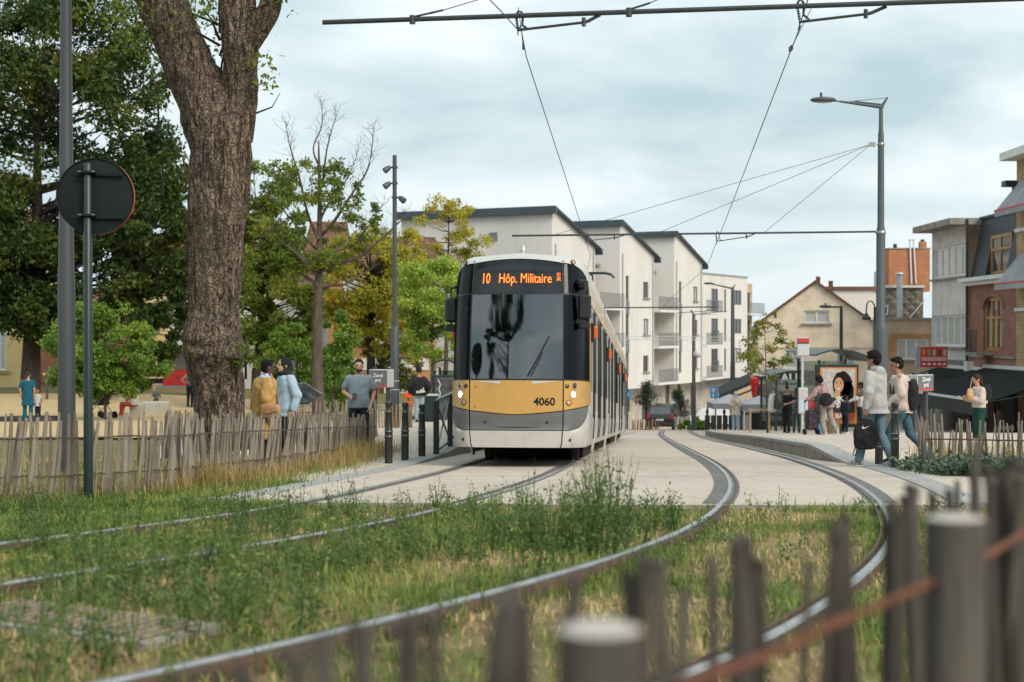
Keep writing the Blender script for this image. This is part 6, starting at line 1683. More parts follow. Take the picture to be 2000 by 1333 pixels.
    if m.v: remesh({'hijab': 'headscarf', 'hat': 'hat'}.get(hk, 'hair'), m, vox * .9, hm or M_HAIRK, root, 2, .006, 22, seed)
    # ------- clothes
    if top:
        m = MB(); lo = top.get('loose', 0.0); hem = top.get('hem', .84); g = .014 + lo
        torso(m, g, hem, top.get('flare', .12), .96 if not top.get('low') else .90, top.get('belly', 0))
        sl = top.get('sleeve', 'long')
        for k in ('L', 'R'):
            sh, el, wr = J['sh' + k], J['el' + k], J['wr' + k]
            if sl == 'none': continue
            capsule(m, sh - Vector((sh.x * .10, 0, .010 + lo * .5)), sh.lerp(el, .62 if sl == 'short' else 1.0), .062 + lo * .6, .058 + lo * 1.2)
            if sl == 'long': capsule(m, el, el.lerp(wr, .96), .054 + lo, .040 + lo * .8)
            if sl == 'mid': capsule(m, el, el.lerp(wr, .45), .05 + lo, .046 + lo)
        if top.get('hood'):
            b = neck + Vector((0, -.085, -.03)); m.ell(b, (.135, .07, .085), 16, 10); m.ell(neck + Vector((0, -.02, -.0)), (.105, .085, .055), 16, 10); m.ell(b + Vector((0, -.03, -.10)), (.07, .035, .08), 12, 8)
        if top.get('collar'): m.ell(neck + Vector((0, 0, .02)), (.075, .072, .035), 16, 8)
        if top.get('open'):   # open front: cut back the middle
            pass
        remesh(top.get('name', 'shirt'), m, vox, top['mat'], root, 3, top.get('fold', .008), 7, seed)
        if top.get('collar2'): m = MB(); m.ell(neck + Vector((0, .0, .035)), (.066, .064, .03), 16, 8); remesh('collar', m, vox, top['collar2'], root, 2)
    if bottom:
        m = MB(); fl = bottom.get('flare', 0.0)
        rings = [tworing(sp(t), rx * bulk + .012, ry * bulk + .012, (0, 1)) for t, rx, ry in ((-.14, .150, .108), (-.06, .163, .118), (.05, .166, .12), (.17, .152, .112))]
        if not bottom.get('skirt'): m.loft(rings)
        for k in ('L', 'R'):
            hip, kn, an = J['hip' + k], J['kn' + k], J['an' + k]
            cut = bottom.get('cut', .93)
            capsule(m, hip + Vector((0, 0, .0)), kn, .093 * bulk + fl * .3, .064 + fl)
            capsule(m, kn, kn.lerp(an, cut), .063 + fl, .052 + fl * 1.3)
        if bottom.get('skirt'):
            z1 = bottom['skirt']; m.loft(rings[::-1][:0] + [tworing(sp(.17), .16 * bulk, .12 * bulk, (0, 1)), tworing(sp(-.06), .178 * bulk, .135 * bulk, (0, 1)), tworing(Vector((pel.x, pel.y, z1)), .20 * bulk + fl, .16 * bulk + fl, (0, 1))])
        remesh(bottom.get('name', 'trousers'), m, vox, bottom['mat'], root, 3, .009, 6, seed + 3)
    if shoes:
        for k in ('L', 'R'):
            an = J['an' + k]; fa = J['toe' + k]; kn = J['kn' + k]; td = Vector((-math.sin(fa), math.cos(fa), 0)); tilt = J.get('heel' + k, 0.0)
            m = MB(); rr = lambda y, z, rx, rz: [an + td * y + Vector((td.y, -td.x, 0)) * rx * math.cos(2 * pi * i / 14) + Vector((0, 0, z + tilt * (-y) + rz * math.sin(2 * pi * i / 14))) for i in range(14)]
            m.loft([rr(-.075, -.035, .02, .03), rr(-.06, -.025, .038, .055), rr(-.0, -.02, .042, .06), rr(.06, -.035, .045, .048), rr(.12, -.05, .050, .034), rr(.17, -.055, .042, .026), rr(.195, -.06, .02, .016)])
            o = m.build('shoe', shoes, root, True); autosmooth(o, 60)
            m = MB(); m.loft([rr(-.082, -.078, .02, .010), rr(-.06, -.078, .042, .014), rr(.06, -.078, .049, .013), rr(.13, -.078, .054, .013), rr(.19, -.076, .034, .012), rr(.205, -.074, .015, .008)]); m.build('sole', bottom.get('sole', M_WPAINT) if bottom else M_WPAINT, o, True)
    if extras: extras(root, J, hd, ry_)
    return root

def face_to(dx, dy): return math.atan2(-dx, dy)
C_GREY = cloth('light grey jersey', (.44, .43, .42), (.36, .355, .35)); C_PINK = cloth('pale pink jersey', (.60, .50, .45), (.50, .41, .37)); C_BLACK = cloth('black cloth', (.014, .014, .016), (.026, .026, .028))
C_JEAN = jeans('mid blue jeans', (.13, .205, .255)); C_JEAN2 = jeans('teal blue jeans', (.07, .145, .18)); C_JEANL = jeans('pale blue jeans', (.34, .43, .47)); C_NAVY = cloth('dark navy cloth', (.016, .022, .032)); C_WHITE = cloth('white cloth', (.66, .64, .62))
C_SHOE = pmat('grey white trainer', (.42, .41, .40), (.14, .14, .14), 22, rough=.6, lo=.45, hi=.55); C_SHOEK = cloth('black shoe', (.015, .015, .016)); C_SHOEW = cloth('white shoe', (.66, .63, .62))
C_OCHRE = cloth('ochre wool', (.50, .32, .11), (.42, .255, .08)); C_BLUE = cloth('light blue cotton', (.38, .50, .60), (.31, .42, .52)); C_POLO = pmat('heather blue polo', (.155, .205, .255), (.205, .255, .30), 55, rough=.9, bump=.3, bscale=9); C_GREEN = cloth('bottle green cloth', (.012, .06, .045)); C_DPINK = cloth('dusty pink jacket', (.40, .255, .24)); C_TAUPE = cloth('taupe trousers', (.36, .31, .28))
C_CREAM = cloth('cream coat', (.58, .52, .44)); C_RED = cloth('brick red trousers', (.46, .085, .06)); C_TEAL = cloth('teal dress', (.012, .10, .16)); C_PATT = pmat('black and white print', (.015, .015, .015), (.55, .53, .5), 26, rough=.9, lo=.53, hi=.57); C_MAROON = pmat('maroon leaf print dress', (.10, .018, .02), (.075, .07, .09), 7, rough=.8, lo=.5, hi=.56); C_SCARF = pmat('blue white scarf', (.60, .62, .66), (.03, .14, .48), 16, rough=.8, lo=.47, hi=.52)
SHIFT = lambda J, d: None

# 1 boy in the grey hoodie with the drawstring bag
d = 21.7; px_ = 1712
person('boy in light grey hoodie and jeans, seen from behind, carrying a black drawstring bag', (X(px_, d), d, zs(d)), R(46), 1.77,
       dict(pel=(0, 0, .92), neck=(0, .03, 1.47), head=(0, .05, 1.615), shL=(-.19, .02, 1.42), elL=(-.25, -.02, 1.14), wrL=(-.25, .04, .89), elR=(.24, .05, 1.16), wrR=(.15, .26, 1.10),
            hipL=(-.09, .01, .91), knL=(-.10, .18, .50), anL=(-.10, .24, .085), hipR=(.09, 0, .91), knR=(.10, .0, .49), anR=(.10, -.24, .10), yaw=.1), M_SKIN_M, ('full', M_HAIRK),
       dict(mat=C_GREY, sleeve='long', hem=.80, loose=.022, hood=True, fold=.012, collar2=C_NAVY, name='hoodie', flare=.25), dict(mat=C_JEAN, flare=.012), C_SHOE, .0095, hand=('grip', 'rest'), seed=2)
# 2 boy in pink with the backpack
d = 22.5; px_ = 1764
person('boy in pale pink sweater and teal jeans striding beside the grey hoodie, wearing a backpack', (X(px_, d), d, zs(d)), R(72), 1.72,
       dict(pel=(0, 0, .91), neck=(0, .06, 1.46), head=(0, .10, 1.60), shL=(-.185, .05, 1.41), shR=(.185, .05, 1.41), elL=(-.24, .02, 1.14), wrL=(-.20, .20, .98), elR=(.23, .02, 1.14), wrR=(.20, .2, 1.0),
            hipL=(-.09, 0, .90), knL=(-.09, .20, .52), anL=(-.09, .20, .085), hipR=(.09, 0, .90), knR=(.10, -.10, .50), anR=(.10, -.42, .16), yaw=.12, nod=-.12), M_SKIN_M, ('short', M_HAIRK),
       dict(mat=C_PINK, sleeve='long', hem=.83, loose=.02, fold=.012, name='sweater'), dict(mat=C_JEAN2, flare=.008), C_SHOEK, .0095, seed=4)
# 3 woman with the phone
d = 31.0; px_ = 1912
def phone_ex(root, J, hd, ry):
    m = MB(); m.box((.0, .43, 1.215), (.075, .14, .012), rx=.5, bev=.005); m.build('phone', M_WPAINT, root)
person('woman in pink cardigan and bottle green trousers looking down at her phone', (X(px_, d), d, zs(d) ), R(97), 1.66,
       dict(neck=(0, .01, 1.48), head=(0, .05, 1.615), nod=-.38, shL=(-.175, 0, 1.41), shR=(.175, 0, 1.41), elL=(-.19, .04, 1.14), wrL=(-.06, .30, 1.21), elR=(.19, .04, 1.14), wrR=(.06, .30, 1.19), hipL=(-.09, 0, .92), knL=(-.1, .03, .5), knR=(.11, -.02, .5)), M_SKIN_L, ('long', M_HAIRB),
       dict(mat=C_PINK, sleeve='long', hem=.98, loose=.02, name='cardigan'), dict(mat=C_GREEN, flare=.045), C_SHOEK, .011, hand=('grip', 'grip'), seed=6, extras=phone_ex)
# 4..6, 8, 9 people waiting on the platform
d = 49.6
person('woman in black top and black trousers looking down, a white carrier bag on her arm', (X(1537, d), d, platz(d)), R(150), 1.66,
       dict(nod=-.35, head=(0, .05, 1.61), elL=(-.25, -.02, 1.16), wrL=(-.06, .22, 1.08), elR=(.24, .02, 1.15), wrR=(.13, .20, 1.05), knL=(-.1, .06, .5), anL=(-.1, .08, .085), anR=(.1, -.1, .085)), M_SKIN_L, ('bun', M_HAIRK),
       dict(mat=C_BLACK, sleeve='short', hem=.86, low=True, name='top'), dict(mat=C_BLACK, flare=.006), C_SHOEK, .013, 1.08, seed=7)
person('woman in black and white patterned jacket and teal jeans half hidden by the timetable', (X(1556, 51), 51, platz(51)), R(165), 1.60, dict(elL=(-.24, 0, 1.15), wrL=(-.2, .15, .98)), M_SKIN_D, ('short', M_HAIRK),
       dict(mat=C_PATT, sleeve='long', hem=.75, loose=.015, name='jacket'), dict(mat=C_JEAN2, flare=.01), C_SHOEK, .013, seed=8)
d = 40.0
person('woman in dusty pink jacket bending away to pull a shopping trolley', (X(1612, d), d, platz(d)), R(38), 1.72,
       dict(pel=(.0, -.06, .92), neck=(0, .16, 1.43), head=(0, .24, 1.55), nod=-.3, yaw=.2, shL=(-.19, .13, 1.36), shR=(.19, .12, 1.38), elL=(-.36, .12, 1.16), wrL=(-.50, .24, 1.02), elR=(.25, .12, 1.12), wrR=(.22, .22, .95), hipL=(-.09, -.06, .91), hipR=(.09, -.06, .91), knL=(-.10, .04, .50), anL=(-.09, -.06, .09), knR=(.12, -.08, .50), anR=(.14, -.30, .12), toeR=-.3), M_SKIN_D, ('afro', M_HAIRK),
       dict(mat=C_DPINK, sleeve='long', hem=.80, loose=.02, name='jacket', flare=.2), dict(mat=C_TAUPE, flare=.02), C_SHOEW, .011, hand=('grip', 'rest'), seed=9)
person('small child in dark clothes standing before the poster', (X(1651, 45), 45, platz(45)), R(-60), 1.22, dict(wrR=(.2, .15, 1.0)), M_SKIN_D, ('afro', M_HAIRK), dict(mat=C_NAVY, sleeve='long', hem=.82, loose=.012, name='jacket'), dict(mat=C_NAVY, flare=.01), C_SHOEW, .014, heads=1.25, seed=10)
person('person in white shirt and navy vest partly hidden behind the grey hoodie', (X(1683, 45.5), 45.5, platz(45)), R(60), 1.62, dict(elL=(-.3, .1, 1.2), wrL=(-.32, .32, 1.1), nod=-.2), M_SKIN_D, ('short', M_HAIRK), dict(mat=C_WHITE, sleeve='long', hem=.9, loose=.012), dict(mat=C_NAVY, flare=.01), C_SHOEK, .014, seed=11)
# 7 far woman in the headscarf
d = 60.5
person('woman in pale blue headscarf, cream coat and light jeans at the platform end', (X(1437, d), d, platz(d)), R(150), 1.66, dict(elL=(-.22, .05, 1.15), wrL=(-.08, .22, 1.32), elR=(.22, .05, 1.16), wrR=(.02, .25, 1.12)), M_SKIN_L, ('hijab', cloth('pale blue scarf', (.36, .45, .54))),
       dict(mat=C_CREAM, sleeve='long', hem=.70, loose=.02, name='coat', flare=.15), dict(mat=C_JEANL, flare=.02), C_SHOEW, .015, seed=12)
# 10 bearded man
d = 26.0
def beard(root, J, hd, ry):
    m = MB(); m.ell(hd(0, .045, -.075), (.05, .05, .042), 14, 10, ry); m.ell(hd(-.05, .02, -.045), (.014, .035, .045), 10, 8, ry); m.ell(hd(.05, .02, -.045), (.014, .035, .045), 10, 8, ry); m.ell(hd(0, .082, -.042), (.034, .012, .008), 10, 6, ry); remesh('beard', m, .007, M_HAIRB, root, 2)
    m = MB(); m.box(J['wrR'] + Vector((-.06, .07, .02)), (.075, .02, .14), rx=.8, bev=.006); m.build('phone', M_BLACK, root)
person('bearded man in a heather blue polo holding a phone behind the picket fence', (X(701, d), d, zs(d)), R(184), 1.79,
       dict(neck=(0, .0, 1.48), elR=(.27, -.05, 1.16), wrR=(.13, .20, 1.08), elL=(-.27, -.06, 1.15), wrL=(-.21, .05, .93), yaw=.08, anL=(-.12, 0, .085), anR=(.13, .02, .085)), M_SKIN_L, ('short', M_HAIRB),
       dict(mat=C_POLO, sleeve='short', hem=.88, loose=.015, belly=.05, name='polo_shirt', collar=True, fold=.011), dict(mat=C_NAVY, flare=.008), C_SHOEK, .0095, 1.12, hand=('rest', 'grip'), extras=beard, seed=13)
# 11 and 12 the two women by the trunk
d = 20.0
def scarf(root, J, hd, ry):
    m = MB(); m.loft([tworing(J['neck'] + Vector((0, .01, z)), rx, ry2, (0, 1)) for z, rx, ry2 in ((.05, .075, .075), (.01, .10, .095), (-.05, .11, .10), (-.09, .06, .07))]); m.ell(J['neck'] + Vector((0, .10, -.11)), (.06, .035, .09)); remesh('scarf', m, .011, C_SCARF, root, 2, .012, 16)
    # front of the open coat: the print dress showing
    m = MB(); m.loft([tworing(Vector((0, .10, z)), rx, ry2, (0, 1)) for z, rx, ry2 in ((1.38, .10, .085), (1.2, .135, .125), (.95, .15, .15), (.6, .165, .16), (.4, .165, .16))]); remesh('dress', m, .013, C_MAROON, root, 2, .006)
person('woman in an ochre cardigan over a maroon print dress beside the scarred trunk', (X(515, d), d, zs(d)), R(-62), 1.60,
       dict(neck=(0, .02, 1.46), head=(0, .07, 1.60), elL=(-.25, -.03, 1.14), wrL=(-.24, .03, .88), elR=(.25, -.04, 1.13), wrR=(.24, .02, .87), yaw=-.12), M_SKIN_D, ('short', M_HAIRK),
       dict(mat=C_OCHRE, sleeve='long', hem=.52, loose=.035, name='cardigan', flare=.10, fold=.014), dict(mat=C_MAROON, flare=.02), C_SHOEK, .011, 1.15, extras=scarf, seed=14)
d = 21.0
person('woman in black headscarf and light blue shirt facing the woman in ochre', (X(560, d), d, zs(d)), R(118), 1.66,
       dict(head=(0, .05, 1.61), yaw=.1, elL=(-.25, -.08, 1.15), wrL=(-.25, -.02, .93), elR=(.22, .02, 1.14), wrR=(.2, .1, .95)), M_SKIN_L, ('hijab', C_BLACK),
       dict(mat=C_BLUE, sleeve='long', hem=.82, loose=.022, name='shirt', fold=.012), dict(mat=C_BLACK, flare=.012), C_SHOEK, .0095, 1.04, seed=15)
# 13 walker in black with the cap
d = 44.5
def puma(root, J, hd, ry):
    # leaping cat emblem and word on the back of the jacket
    o = text_mesh('lettering', 'PUMA', .10, M_WPAINT, root, bold=.006); o.location = (.06, -.205, .985); o.rotation_euler = (R(90), R(-8), 0)
    m = MB(); m.prism([(0, 0), (.03, .015), (.06, .01), (.10, .05), (.085, .075), (.11, .07), (.125, .05), (.115, .03), (.09, .01), (.11, -.02), (.095, -.03), (.07, -.005), (.03, -.01), (0, -.03)], 'y', -.004, .004); c = m.build('emblem', M_WPAINT, root); c.location = (.04, -.20, 1.05)
person('walker in black jacket, black hat and pale jeans going away past the bollards', (X(818, d), d, zl(d)), R(4), 1.74,
       dict(elL=(-.30, -.05, 1.16), wrL=(-.24, .10, .96), elR=(.30, -.05, 1.16), wrR=(.25, .08, .95), knL=(-.06, .05, .5), anL=(-.06, .05, .085), knR=(.09, .1, .52), anR=(.08, -.05, .25)), M_SKIN_M, ('hat', C_BLACK),
       dict(mat=C_BLACK, sleeve='long', hem=.86, loose=.05, name='jacket', fold=.015), dict(mat=C_JEANL, flare=.014), C_SHOEK, .012, 1.05, extras=puma, seed=16)
# 14 to 18 on the playground
d = 44.0
person('dark haired woman in a teal dress seen from behind on the sand', (X(54, d), d, zl(d)), R(6), 1.60, dict(elL=(-.25, 0, 1.15)), M_SKIN_L, ('pony', M_HAIRB), dict(mat=C_TEAL, sleeve='short', hem=.8, loose=.01, name='dress'), dict(mat=C_TEAL, skirt=.6, flare=.01), C_SHOEK, .014, seed=17)
person('small dark haired child crouching beside the woman in the teal dress', (X(74, 47), 47, zl(47)), R(160), 1.05, dict(), M_SKIN_M, ('full', M_HAIRB), dict(mat=C_WHITE, sleeve='short', hem=.8, loose=.01), dict(mat=C_NAVY, flare=.01), C_SHOEW, .016, heads=1.3, seed=18)
d = 50.0
person('person in brick red trousers and white trainers sitting on the concrete block', (X(262, d), d, zl(d)), R(80), 1.70,
       dict(pel=(0, 0, .52), neck=(0, -.05, 1.06), head=(0, -.02, 1.20), shL=(-.18, -.05, 1.0), shR=(.18, -.05, 1.0), elL=(-.2, .05, .78), wrL=(-.12, .22, .68), elR=(.2, .05, .78), wrR=(.12, .22, .68),
            hipL=(-.09, .02, .51), knL=(-.12, .42, .50), anL=(-.11, .44, .085), hipR=(.09, .02, .51), knR=(.12, .46, .50), anR=(.11, .58, .085)), M_SKIN_L, ('short', M_HAIRB), dict(mat=C_WHITE, sleeve='short', hem=.46, loose=.012), dict(mat=C_RED, flare=.02), C_SHOEW, .013, seed=19)
person('ginger haired toddler in grey running past the concrete block', (X(305, 55), 55, zl(55)), R(75), .98, dict(neck=(0, .1, 1.45), head=(0, .16, 1.6), shL=(-.18, .08, 1.4), shR=(.18, .08, 1.4), elL=(-.25, -.05, 1.2), wrL=(-.25, .2, 1.1), elR=(.25, -.1, 1.15), wrR=(.22, -.2, .98), knL=(-.1, .2, .55), anL=(-.1, .15, .1), knR=(.1, -.08, .5), anR=(.1, -.4, .28)), M_SKIN_L, ('full', M_HAIRR), dict(mat=cloth('slate jersey', (.10, .12, .13)), sleeve='long', hem=.84, loose=.015), dict(mat=cloth('slate leggings', (.09, .11, .12)), flare=.015), C_SHOEK, .016, heads=1.35, seed=20)
person('woman in a light sleeveless top and black trousers, hand on hip, half behind the trunk', (X(371, 58), 58, zl(58)), R(-20), 1.64, dict(elL=(-.40, -.02, 1.20), wrL=(-.2, .1, 1.02), nod=-.2), M_SKIN_L, ('bun', M_HAIRR), dict(mat=C_PATT, sleeve='none', hem=.9), dict(mat=C_BLACK, flare=.005), C_SHOEK, .014, hand=('rest', 'rest'), seed=21)
# the tram driver
person('tram driver seated at the controls behind the windscreen', (tram.location.x + .20, TRAM_D + 1.55, zs(TRAM_D) + .42), R(180), 1.72,
       dict(pel=(0, 0, .60), neck=(0, .02, 1.14), head=(0, .05, 1.28), shL=(-.18, .02, 1.08), shR=(.18, .02, 1.08), elL=(-.24, .14, .86), wrL=(-.16, .34, .86), elR=(.24, .14, .86), wrR=(.16, .34, .86), hipL=(-.09, .02, .59), knL=(-.12, .40, .58), anL=(-.12, .42, .2), hipR=(.09, .02, .59), knR=(.12, .40, .58), anR=(.12, .42, .2)), M_SKIN_M, ('short', M_HAIRK), dict(mat=C_NAVY, sleeve='long', hem=.56, loose=.012), dict(mat=C_NAVY), None, .013, seed=22)
# ================================================================== street furniture, vehicles, bags
M_MAST = pmat('dark grey mast paint', (.060, .066, .072), (.048, .052, .058), 1.5, rough=.45, stretch=(1, 1, .1))
M_MASTG = pmat('slate green mast paint', (.075, .09, .098), (.058, .07, .077), 1.5, rough=.5, stretch=(1, 1, .1))
M_GREENP = pmat('bottle green paint', (.012, .030, .027), (.008, .02, .018), 2, rough=.4)
M_BOLL = pmat('black green bollard', (.016, .022, .021), (.028, .034, .032), 6, rough=.42, wear=((.12, .12, .11), 9, .68, .5))
M_SIGNB = pmat('sign back', (.010, .014, .0145), (.014, .018, .018), 3, rough=.7, spec=.2, wear=((.04, .045, .045), 6, .63, .4))
M_SIGNR = pmat('red sign edge', (.62, .055, .035), None, rough=.35)
M_CABLE = pmat('overhead steel', (.035, .045, .048), (.055, .062, .065), 8, rough=.5, metal=.3)
M_COPPER = pmat('contact wire', (.03, .03, .032), None, rough=.5, metal=.4)
M_CERAM = pmat('insulator', (.34, .34, .33), None, rough=.4)
M_WOODP = pmat('pale timber', (.46, .33, .19), (.37, .26, .14), 8, rough=.8, stretch=(1, 1, .15))
M_CONCB = pmat('concrete block', (.50, .46, .40), (.43, .39, .34), 3, rough=.9, bump=.2)
M_GALV = pmat('brushed steel rail', (.34, .34, .33), (.27, .27, .27), 5, rough=.4, metal=.7)
M_SGLASS = tinted('shelter glass', (.55, .62, .60), .06)
M_LGREY = pmat('light grey panel', (.52, .53, .54), (.47, .48, .49), 4, rough=.5)

# round sign seen from behind
d = 14.3; s = F_PX / d
sg = thing('traffic_sign', 'round traffic sign seen from behind on a dark green post, red rim showing', 'traffic sign', (X(172, d), d, zs(d)))
zc = Zp(383, d) - zs(d); r = 75 / s; cx = X(183, d) - X(172, d)
m = MB(); m.lathe([(.045, -.1), (.047, .3), (.043, Zp(322, d) - zs(d)), (.03, Zp(319, d) - zs(d))], (0, 0, 0), 18); autosmooth(m.build('post', M_GREENP, sg))
disc = MB(); disc.lathe([(r * .985, -.004), (r, 0), (r, .010), (r * .985, .012)], (0, 0, 0), 56); o = autosmooth(disc.build('disc', M_SIGNB, sg)); o.location = (cx, .07, zc); o.rotation_euler = (R(90), 0, R(5))
rim = MB(); rim.loft([[Vector((math.cos(2 * pi * k / 56) * rr, math.sin(2 * pi * k / 56) * rr, zz)) for k in range(56)] for rr, zz in ((r * .99, -.034), (r * 1.004, -.032), (r * 1.004, -.002), (r * .99, .0))], caps=False); rim = autosmooth(rim.build('rim', M_SIGNR, o))
lip = MB(); lip.loft([[Vector((math.cos(2 * pi * k / 56) * rr, math.sin(2 * pi * k / 56) * rr, zz)) for k in range(56)] for rr, zz in ((r * .97, .012), (r * .975, .026), (r * 1.0, .026), (r * 1.003, .008))], caps=False); autosmooth(lip.build('rolled_edge', M_SIGNB, o))
for yy in (340, 424):
    z = Zp(yy, d) - zs(d); hw = math.sqrt(max(.01, r * r - (z - zc) ** 2)) * .93
    m = MB(); m.box((cx, .042, z), (hw * 2, .022, .03)); m.build('bracket_rail', M_SIGNB, sg)
    m = MB(); m.box((0, -.02, z + .012), (.17, .09, .028), bev=.006); cl = m.build('clamp', M_SIGNB, sg)
    for q in (-.075, -.058, .06, .078): b_ = MB(); b_.ell((q, -.062, z + .016), (.007, .006, .007), 8, 6); b_.build('bolt', M_CERAM, cl)
m = MB(); m.box((cx - .305, .052, zc - .015), (.105, .004, .05)); m.build('sticker', M_WPAINT, sg)
# mast at the left
d = 18.6
mt = thing('catenary_mast', 'tall plain dark grey mast behind the round sign', 'mast', (X(130, d), d, zs(d)))
m = MB(); m.lathe([(.112, -.1), (.110, 2.6), (.100, 2.75), (.074, 5.6), (.066, 9.5)], (0, 0, 0), 20); autosmooth(m.build('pole', M_MAST, mt))
# floodlight mast
d = 37.0
mt = thing('floodlight_mast', 'slim dark mast with three spotlights left of the tram', 'mast', (X(771, d), d, zl(d)))
zz = lambda y: Zp(y, d) - zl(d)
m = MB(); m.lathe([(.115, -.1), (.112, zz(641)), (.10, zz(639)), (.062, zz(637)), (.055, zz(304))], (0, 0, 0), 16); autosmooth(m.build('pole', M_MAST, mt))
for y, q in ((331, -1), (362, -1), (390, 1)):
    m = MB(); c = Vector((q * .19, -.04, zz(y))); ax = Vector((q * .75, -.3, -.6)).normalized()
    m.loft([m.ring(c - ax * .10, ax, .045, 14), m.ring(c - ax * .04, ax, .07, 14), m.ring(c + ax * .09, ax, .085, 14), m.ring(c + ax * .10, ax, .07, 14)]); m.tube([(0, 0, zz(y) + .05), c - ax * .05], .022, 6); m.box((0, 0, zz(y) + .05), (.15, .15, .05)); autosmooth(m.build('spotlight', M_MAST, mt))
for y in (745, 762): m = MB(); m.lathe([(.122, zz(y)), (.122, zz(y) + .02)], (0, 0, 0), 16); m.build('reflective_band', M_LGREY, mt)

# bollards
def bollard_at(px, ytop, ybot, label, zf, d):
    global BOLL
    z0 = zf(d); h = Zp(ytop, d) - z0
    if BOLL is None:
        b = thing('bollard', label, 'bollard', (0, 0, 0), 0, 'black cast bollards along the tracks')
        m = MB(); m.lathe([(.066, -.1), (.066, .02), (.062, .05), (.062, .42), (.067, .43), (.067, .455), (.062, .465), (.062, .5), (.067, .51), (.067, .535), (.060, .55), (.052, .82), (.058, .83), (.058, .85), (.046, .87), (.044, .92), (.054, .935), (.060, .965), (.052, .992), (.02, 1.005)], (0, 0, 0), 20); autosmooth(m.build('shaft', M_BOLL, b), 50)
        for z in (.445, .525, .84): k = MB(); k.lathe([(.069, z - .006), (.070, z), (.069, z + .006)] if z < .8 else [(.060, z - .006), (.061, z), (.060, z + .006)], (0, 0, 0), 20); k.build('collar', M_GALV, b)
        BOLL = b
    else: b = copy_tree(BOLL); b['label'] = label
    b.location = (X(px, d), d, z0); b.scale = (1, 1, h); return b
BOLL = None
bollard_at(759, 784, 900, 'black bollard in the dry grass at the end of the picket fence', zs, 22.6)
bollard_at(791, 786, 903, 'black bollard, middle one between picket fence and crowd barrier', zs, 23.5)
bollard_at(824, 790, 898, 'black bollard next to the crossed steel barrier by the tram', zs, 24.6)
bollard_at(1748, 786, 915, 'green black bollard in front of the boy in the grey hoodie', zs, 21.3)
bollard_at(1717, 828, 908, 'green black bollard half hidden by the drawstring bag', zs, 22.4)

# crossed barrier beside the tram
br = thing('crowd_barrier', 'black steel barrier with crossed bars and brushed handrail at the tram nose', 'barrier', (X(852, 25.3), 25.3, zs(25.3)))
A = Vector((0, 0, 0)); B_ = Vector((X(879, 27.6), 27.6, zl(27.6))) - br.location; C_ = Vector((X(890, 30.2), 30.2, zl(30.2))) - br.location
for p in (A, B_, C_): m = MB(); m.box(p + Vector((0, 0, .5)), (.10, .10, 1.05), bev=.01); m.build('post', M_BOLL, br)
for a, b in ((A, B_), (B_, C_)):
    m = MB(); m.box(Vector((0, 0, 0)), (.0, .0, .0)) if False else None
    q1, q2 = a + Vector((0, 0, 1.02)), b + Vector((0, 0, 1.02)); m.tube([q1, q2], .035, 8); m.build('handrail', M_GALV, br)
    m = MB(); m.tube([a + Vector((0, 0, .12)), b + Vector((0, 0, .12))], .022, 6); m.build('bottom_rail', M_BOLL, br)
    for u, v_ in ((.12, .98), (.98, .12)): m = MB(); m.tube([a + Vector((0, 0, u)), b + Vector((0, 0, v_))], .018, 6); m.build('cross_bar', M_GALV if u < .5 else M_BOLL, br)

# bus shelters
def shelter(label, px0, px1, d, ytop, zf, rot=0.0, group='bus shelters with curved dark roofs'):
    sh = thing('bus_shelter', label, 'bus shelter', (X((px0 + px1) / 2, d), d, zf(d)), rot, group)
    w = X(px1, d) - X(px0, d); h = Zp(ytop, d) - zf(d); L_ = 3.6
    m = MB(); n = 10
    top = [(-w / 2 - .1 + (w + .2) * k / n, h - .32 + .38 * math.sin(pi * min(1, (.15 + .85 * k / n))) ** .8) for k in range(n + 1)]
    m.loft([[Vector((x, y, z)) for x, z in top] + [Vector((x, y, z - .05)) for x, z in reversed(top)] for y in (-.1, L_)]); autosmooth(fixn(m.build('roof', M_GREENP, sh)))
    for x in (-w / 2 + .05, w / 2 - .05):
        for y in (.05, L_ - .1): m = MB(); m.box((x, y, (h - .3) / 2), (.08, .08, h - .3)); m.build('post', M_GREENP, sh)
    m = MB(); m.box((0, L_ - .1, (h - .4) / 2 + .1), (w - .1, .02, h - .6)); m.build('glass_wall', M_SGLASS, sh)
    m = MB(); m.box((0, L_ - .5, .48), (w * .7, .35, .05), bev=.02); m.build('bench', M_GREENP, sh)
    return sh
shelter('bus shelter with curved roof behind the curly haired woman poster', 1598, 1702, 47.0, 686, platz)
shelter('bus shelter further off, behind the timetable post', 1514, 1604, 57.5, 727, platz)
shelter('bus shelter left of the tram, mostly hidden by its nose', 846, 905, 48.0, 706, zl)
# poster panel with a portrait
d = 46.0
pp = thing('advertising_panel', 'lit advertising panel with an orange framed poster of a curly haired woman', 'poster panel', (X(1634, d), d, platz(d)))
z = lambda y: Zp(y, d) - platz(d); xx = lambda px: X(px, d) - X(1634, d)
m = MB(); m.box((xx(1634), .0, (z(712) + z(835)) / 2), (xx(1678) - xx(1594), .16, z(712) - z(835)), bev=.02); m.build('case', M_GREENP, pp)
m = MB(); m.box((0, .02, z(842)), (.5, .12, .3)); m.build('foot', M_GREENP, pp)
def flat(name, par, x0, x1, y0, y1, mat, lay): m = MB(); m.box(((xx(x0) + xx(x1)) / 2, -.085 - lay * .004, (z(y0) + z(y1)) / 2), (xx(x1) - xx(x0), .004, abs(z(y0) - z(y1)))); return m.build(name, mat, par)
po = flat('poster', pp, 1601, 1672, 718, 828, pmat('poster orange', (.60, .27, .06), (.52, .17, .05), 1.2, rough=.4), 0)
flat('poster_photo', pp, 1605, 1668, 721, 820, pmat('poster pale', (.50, .47, .43), (.34, .32, .29), 9, rough=.4), 1)
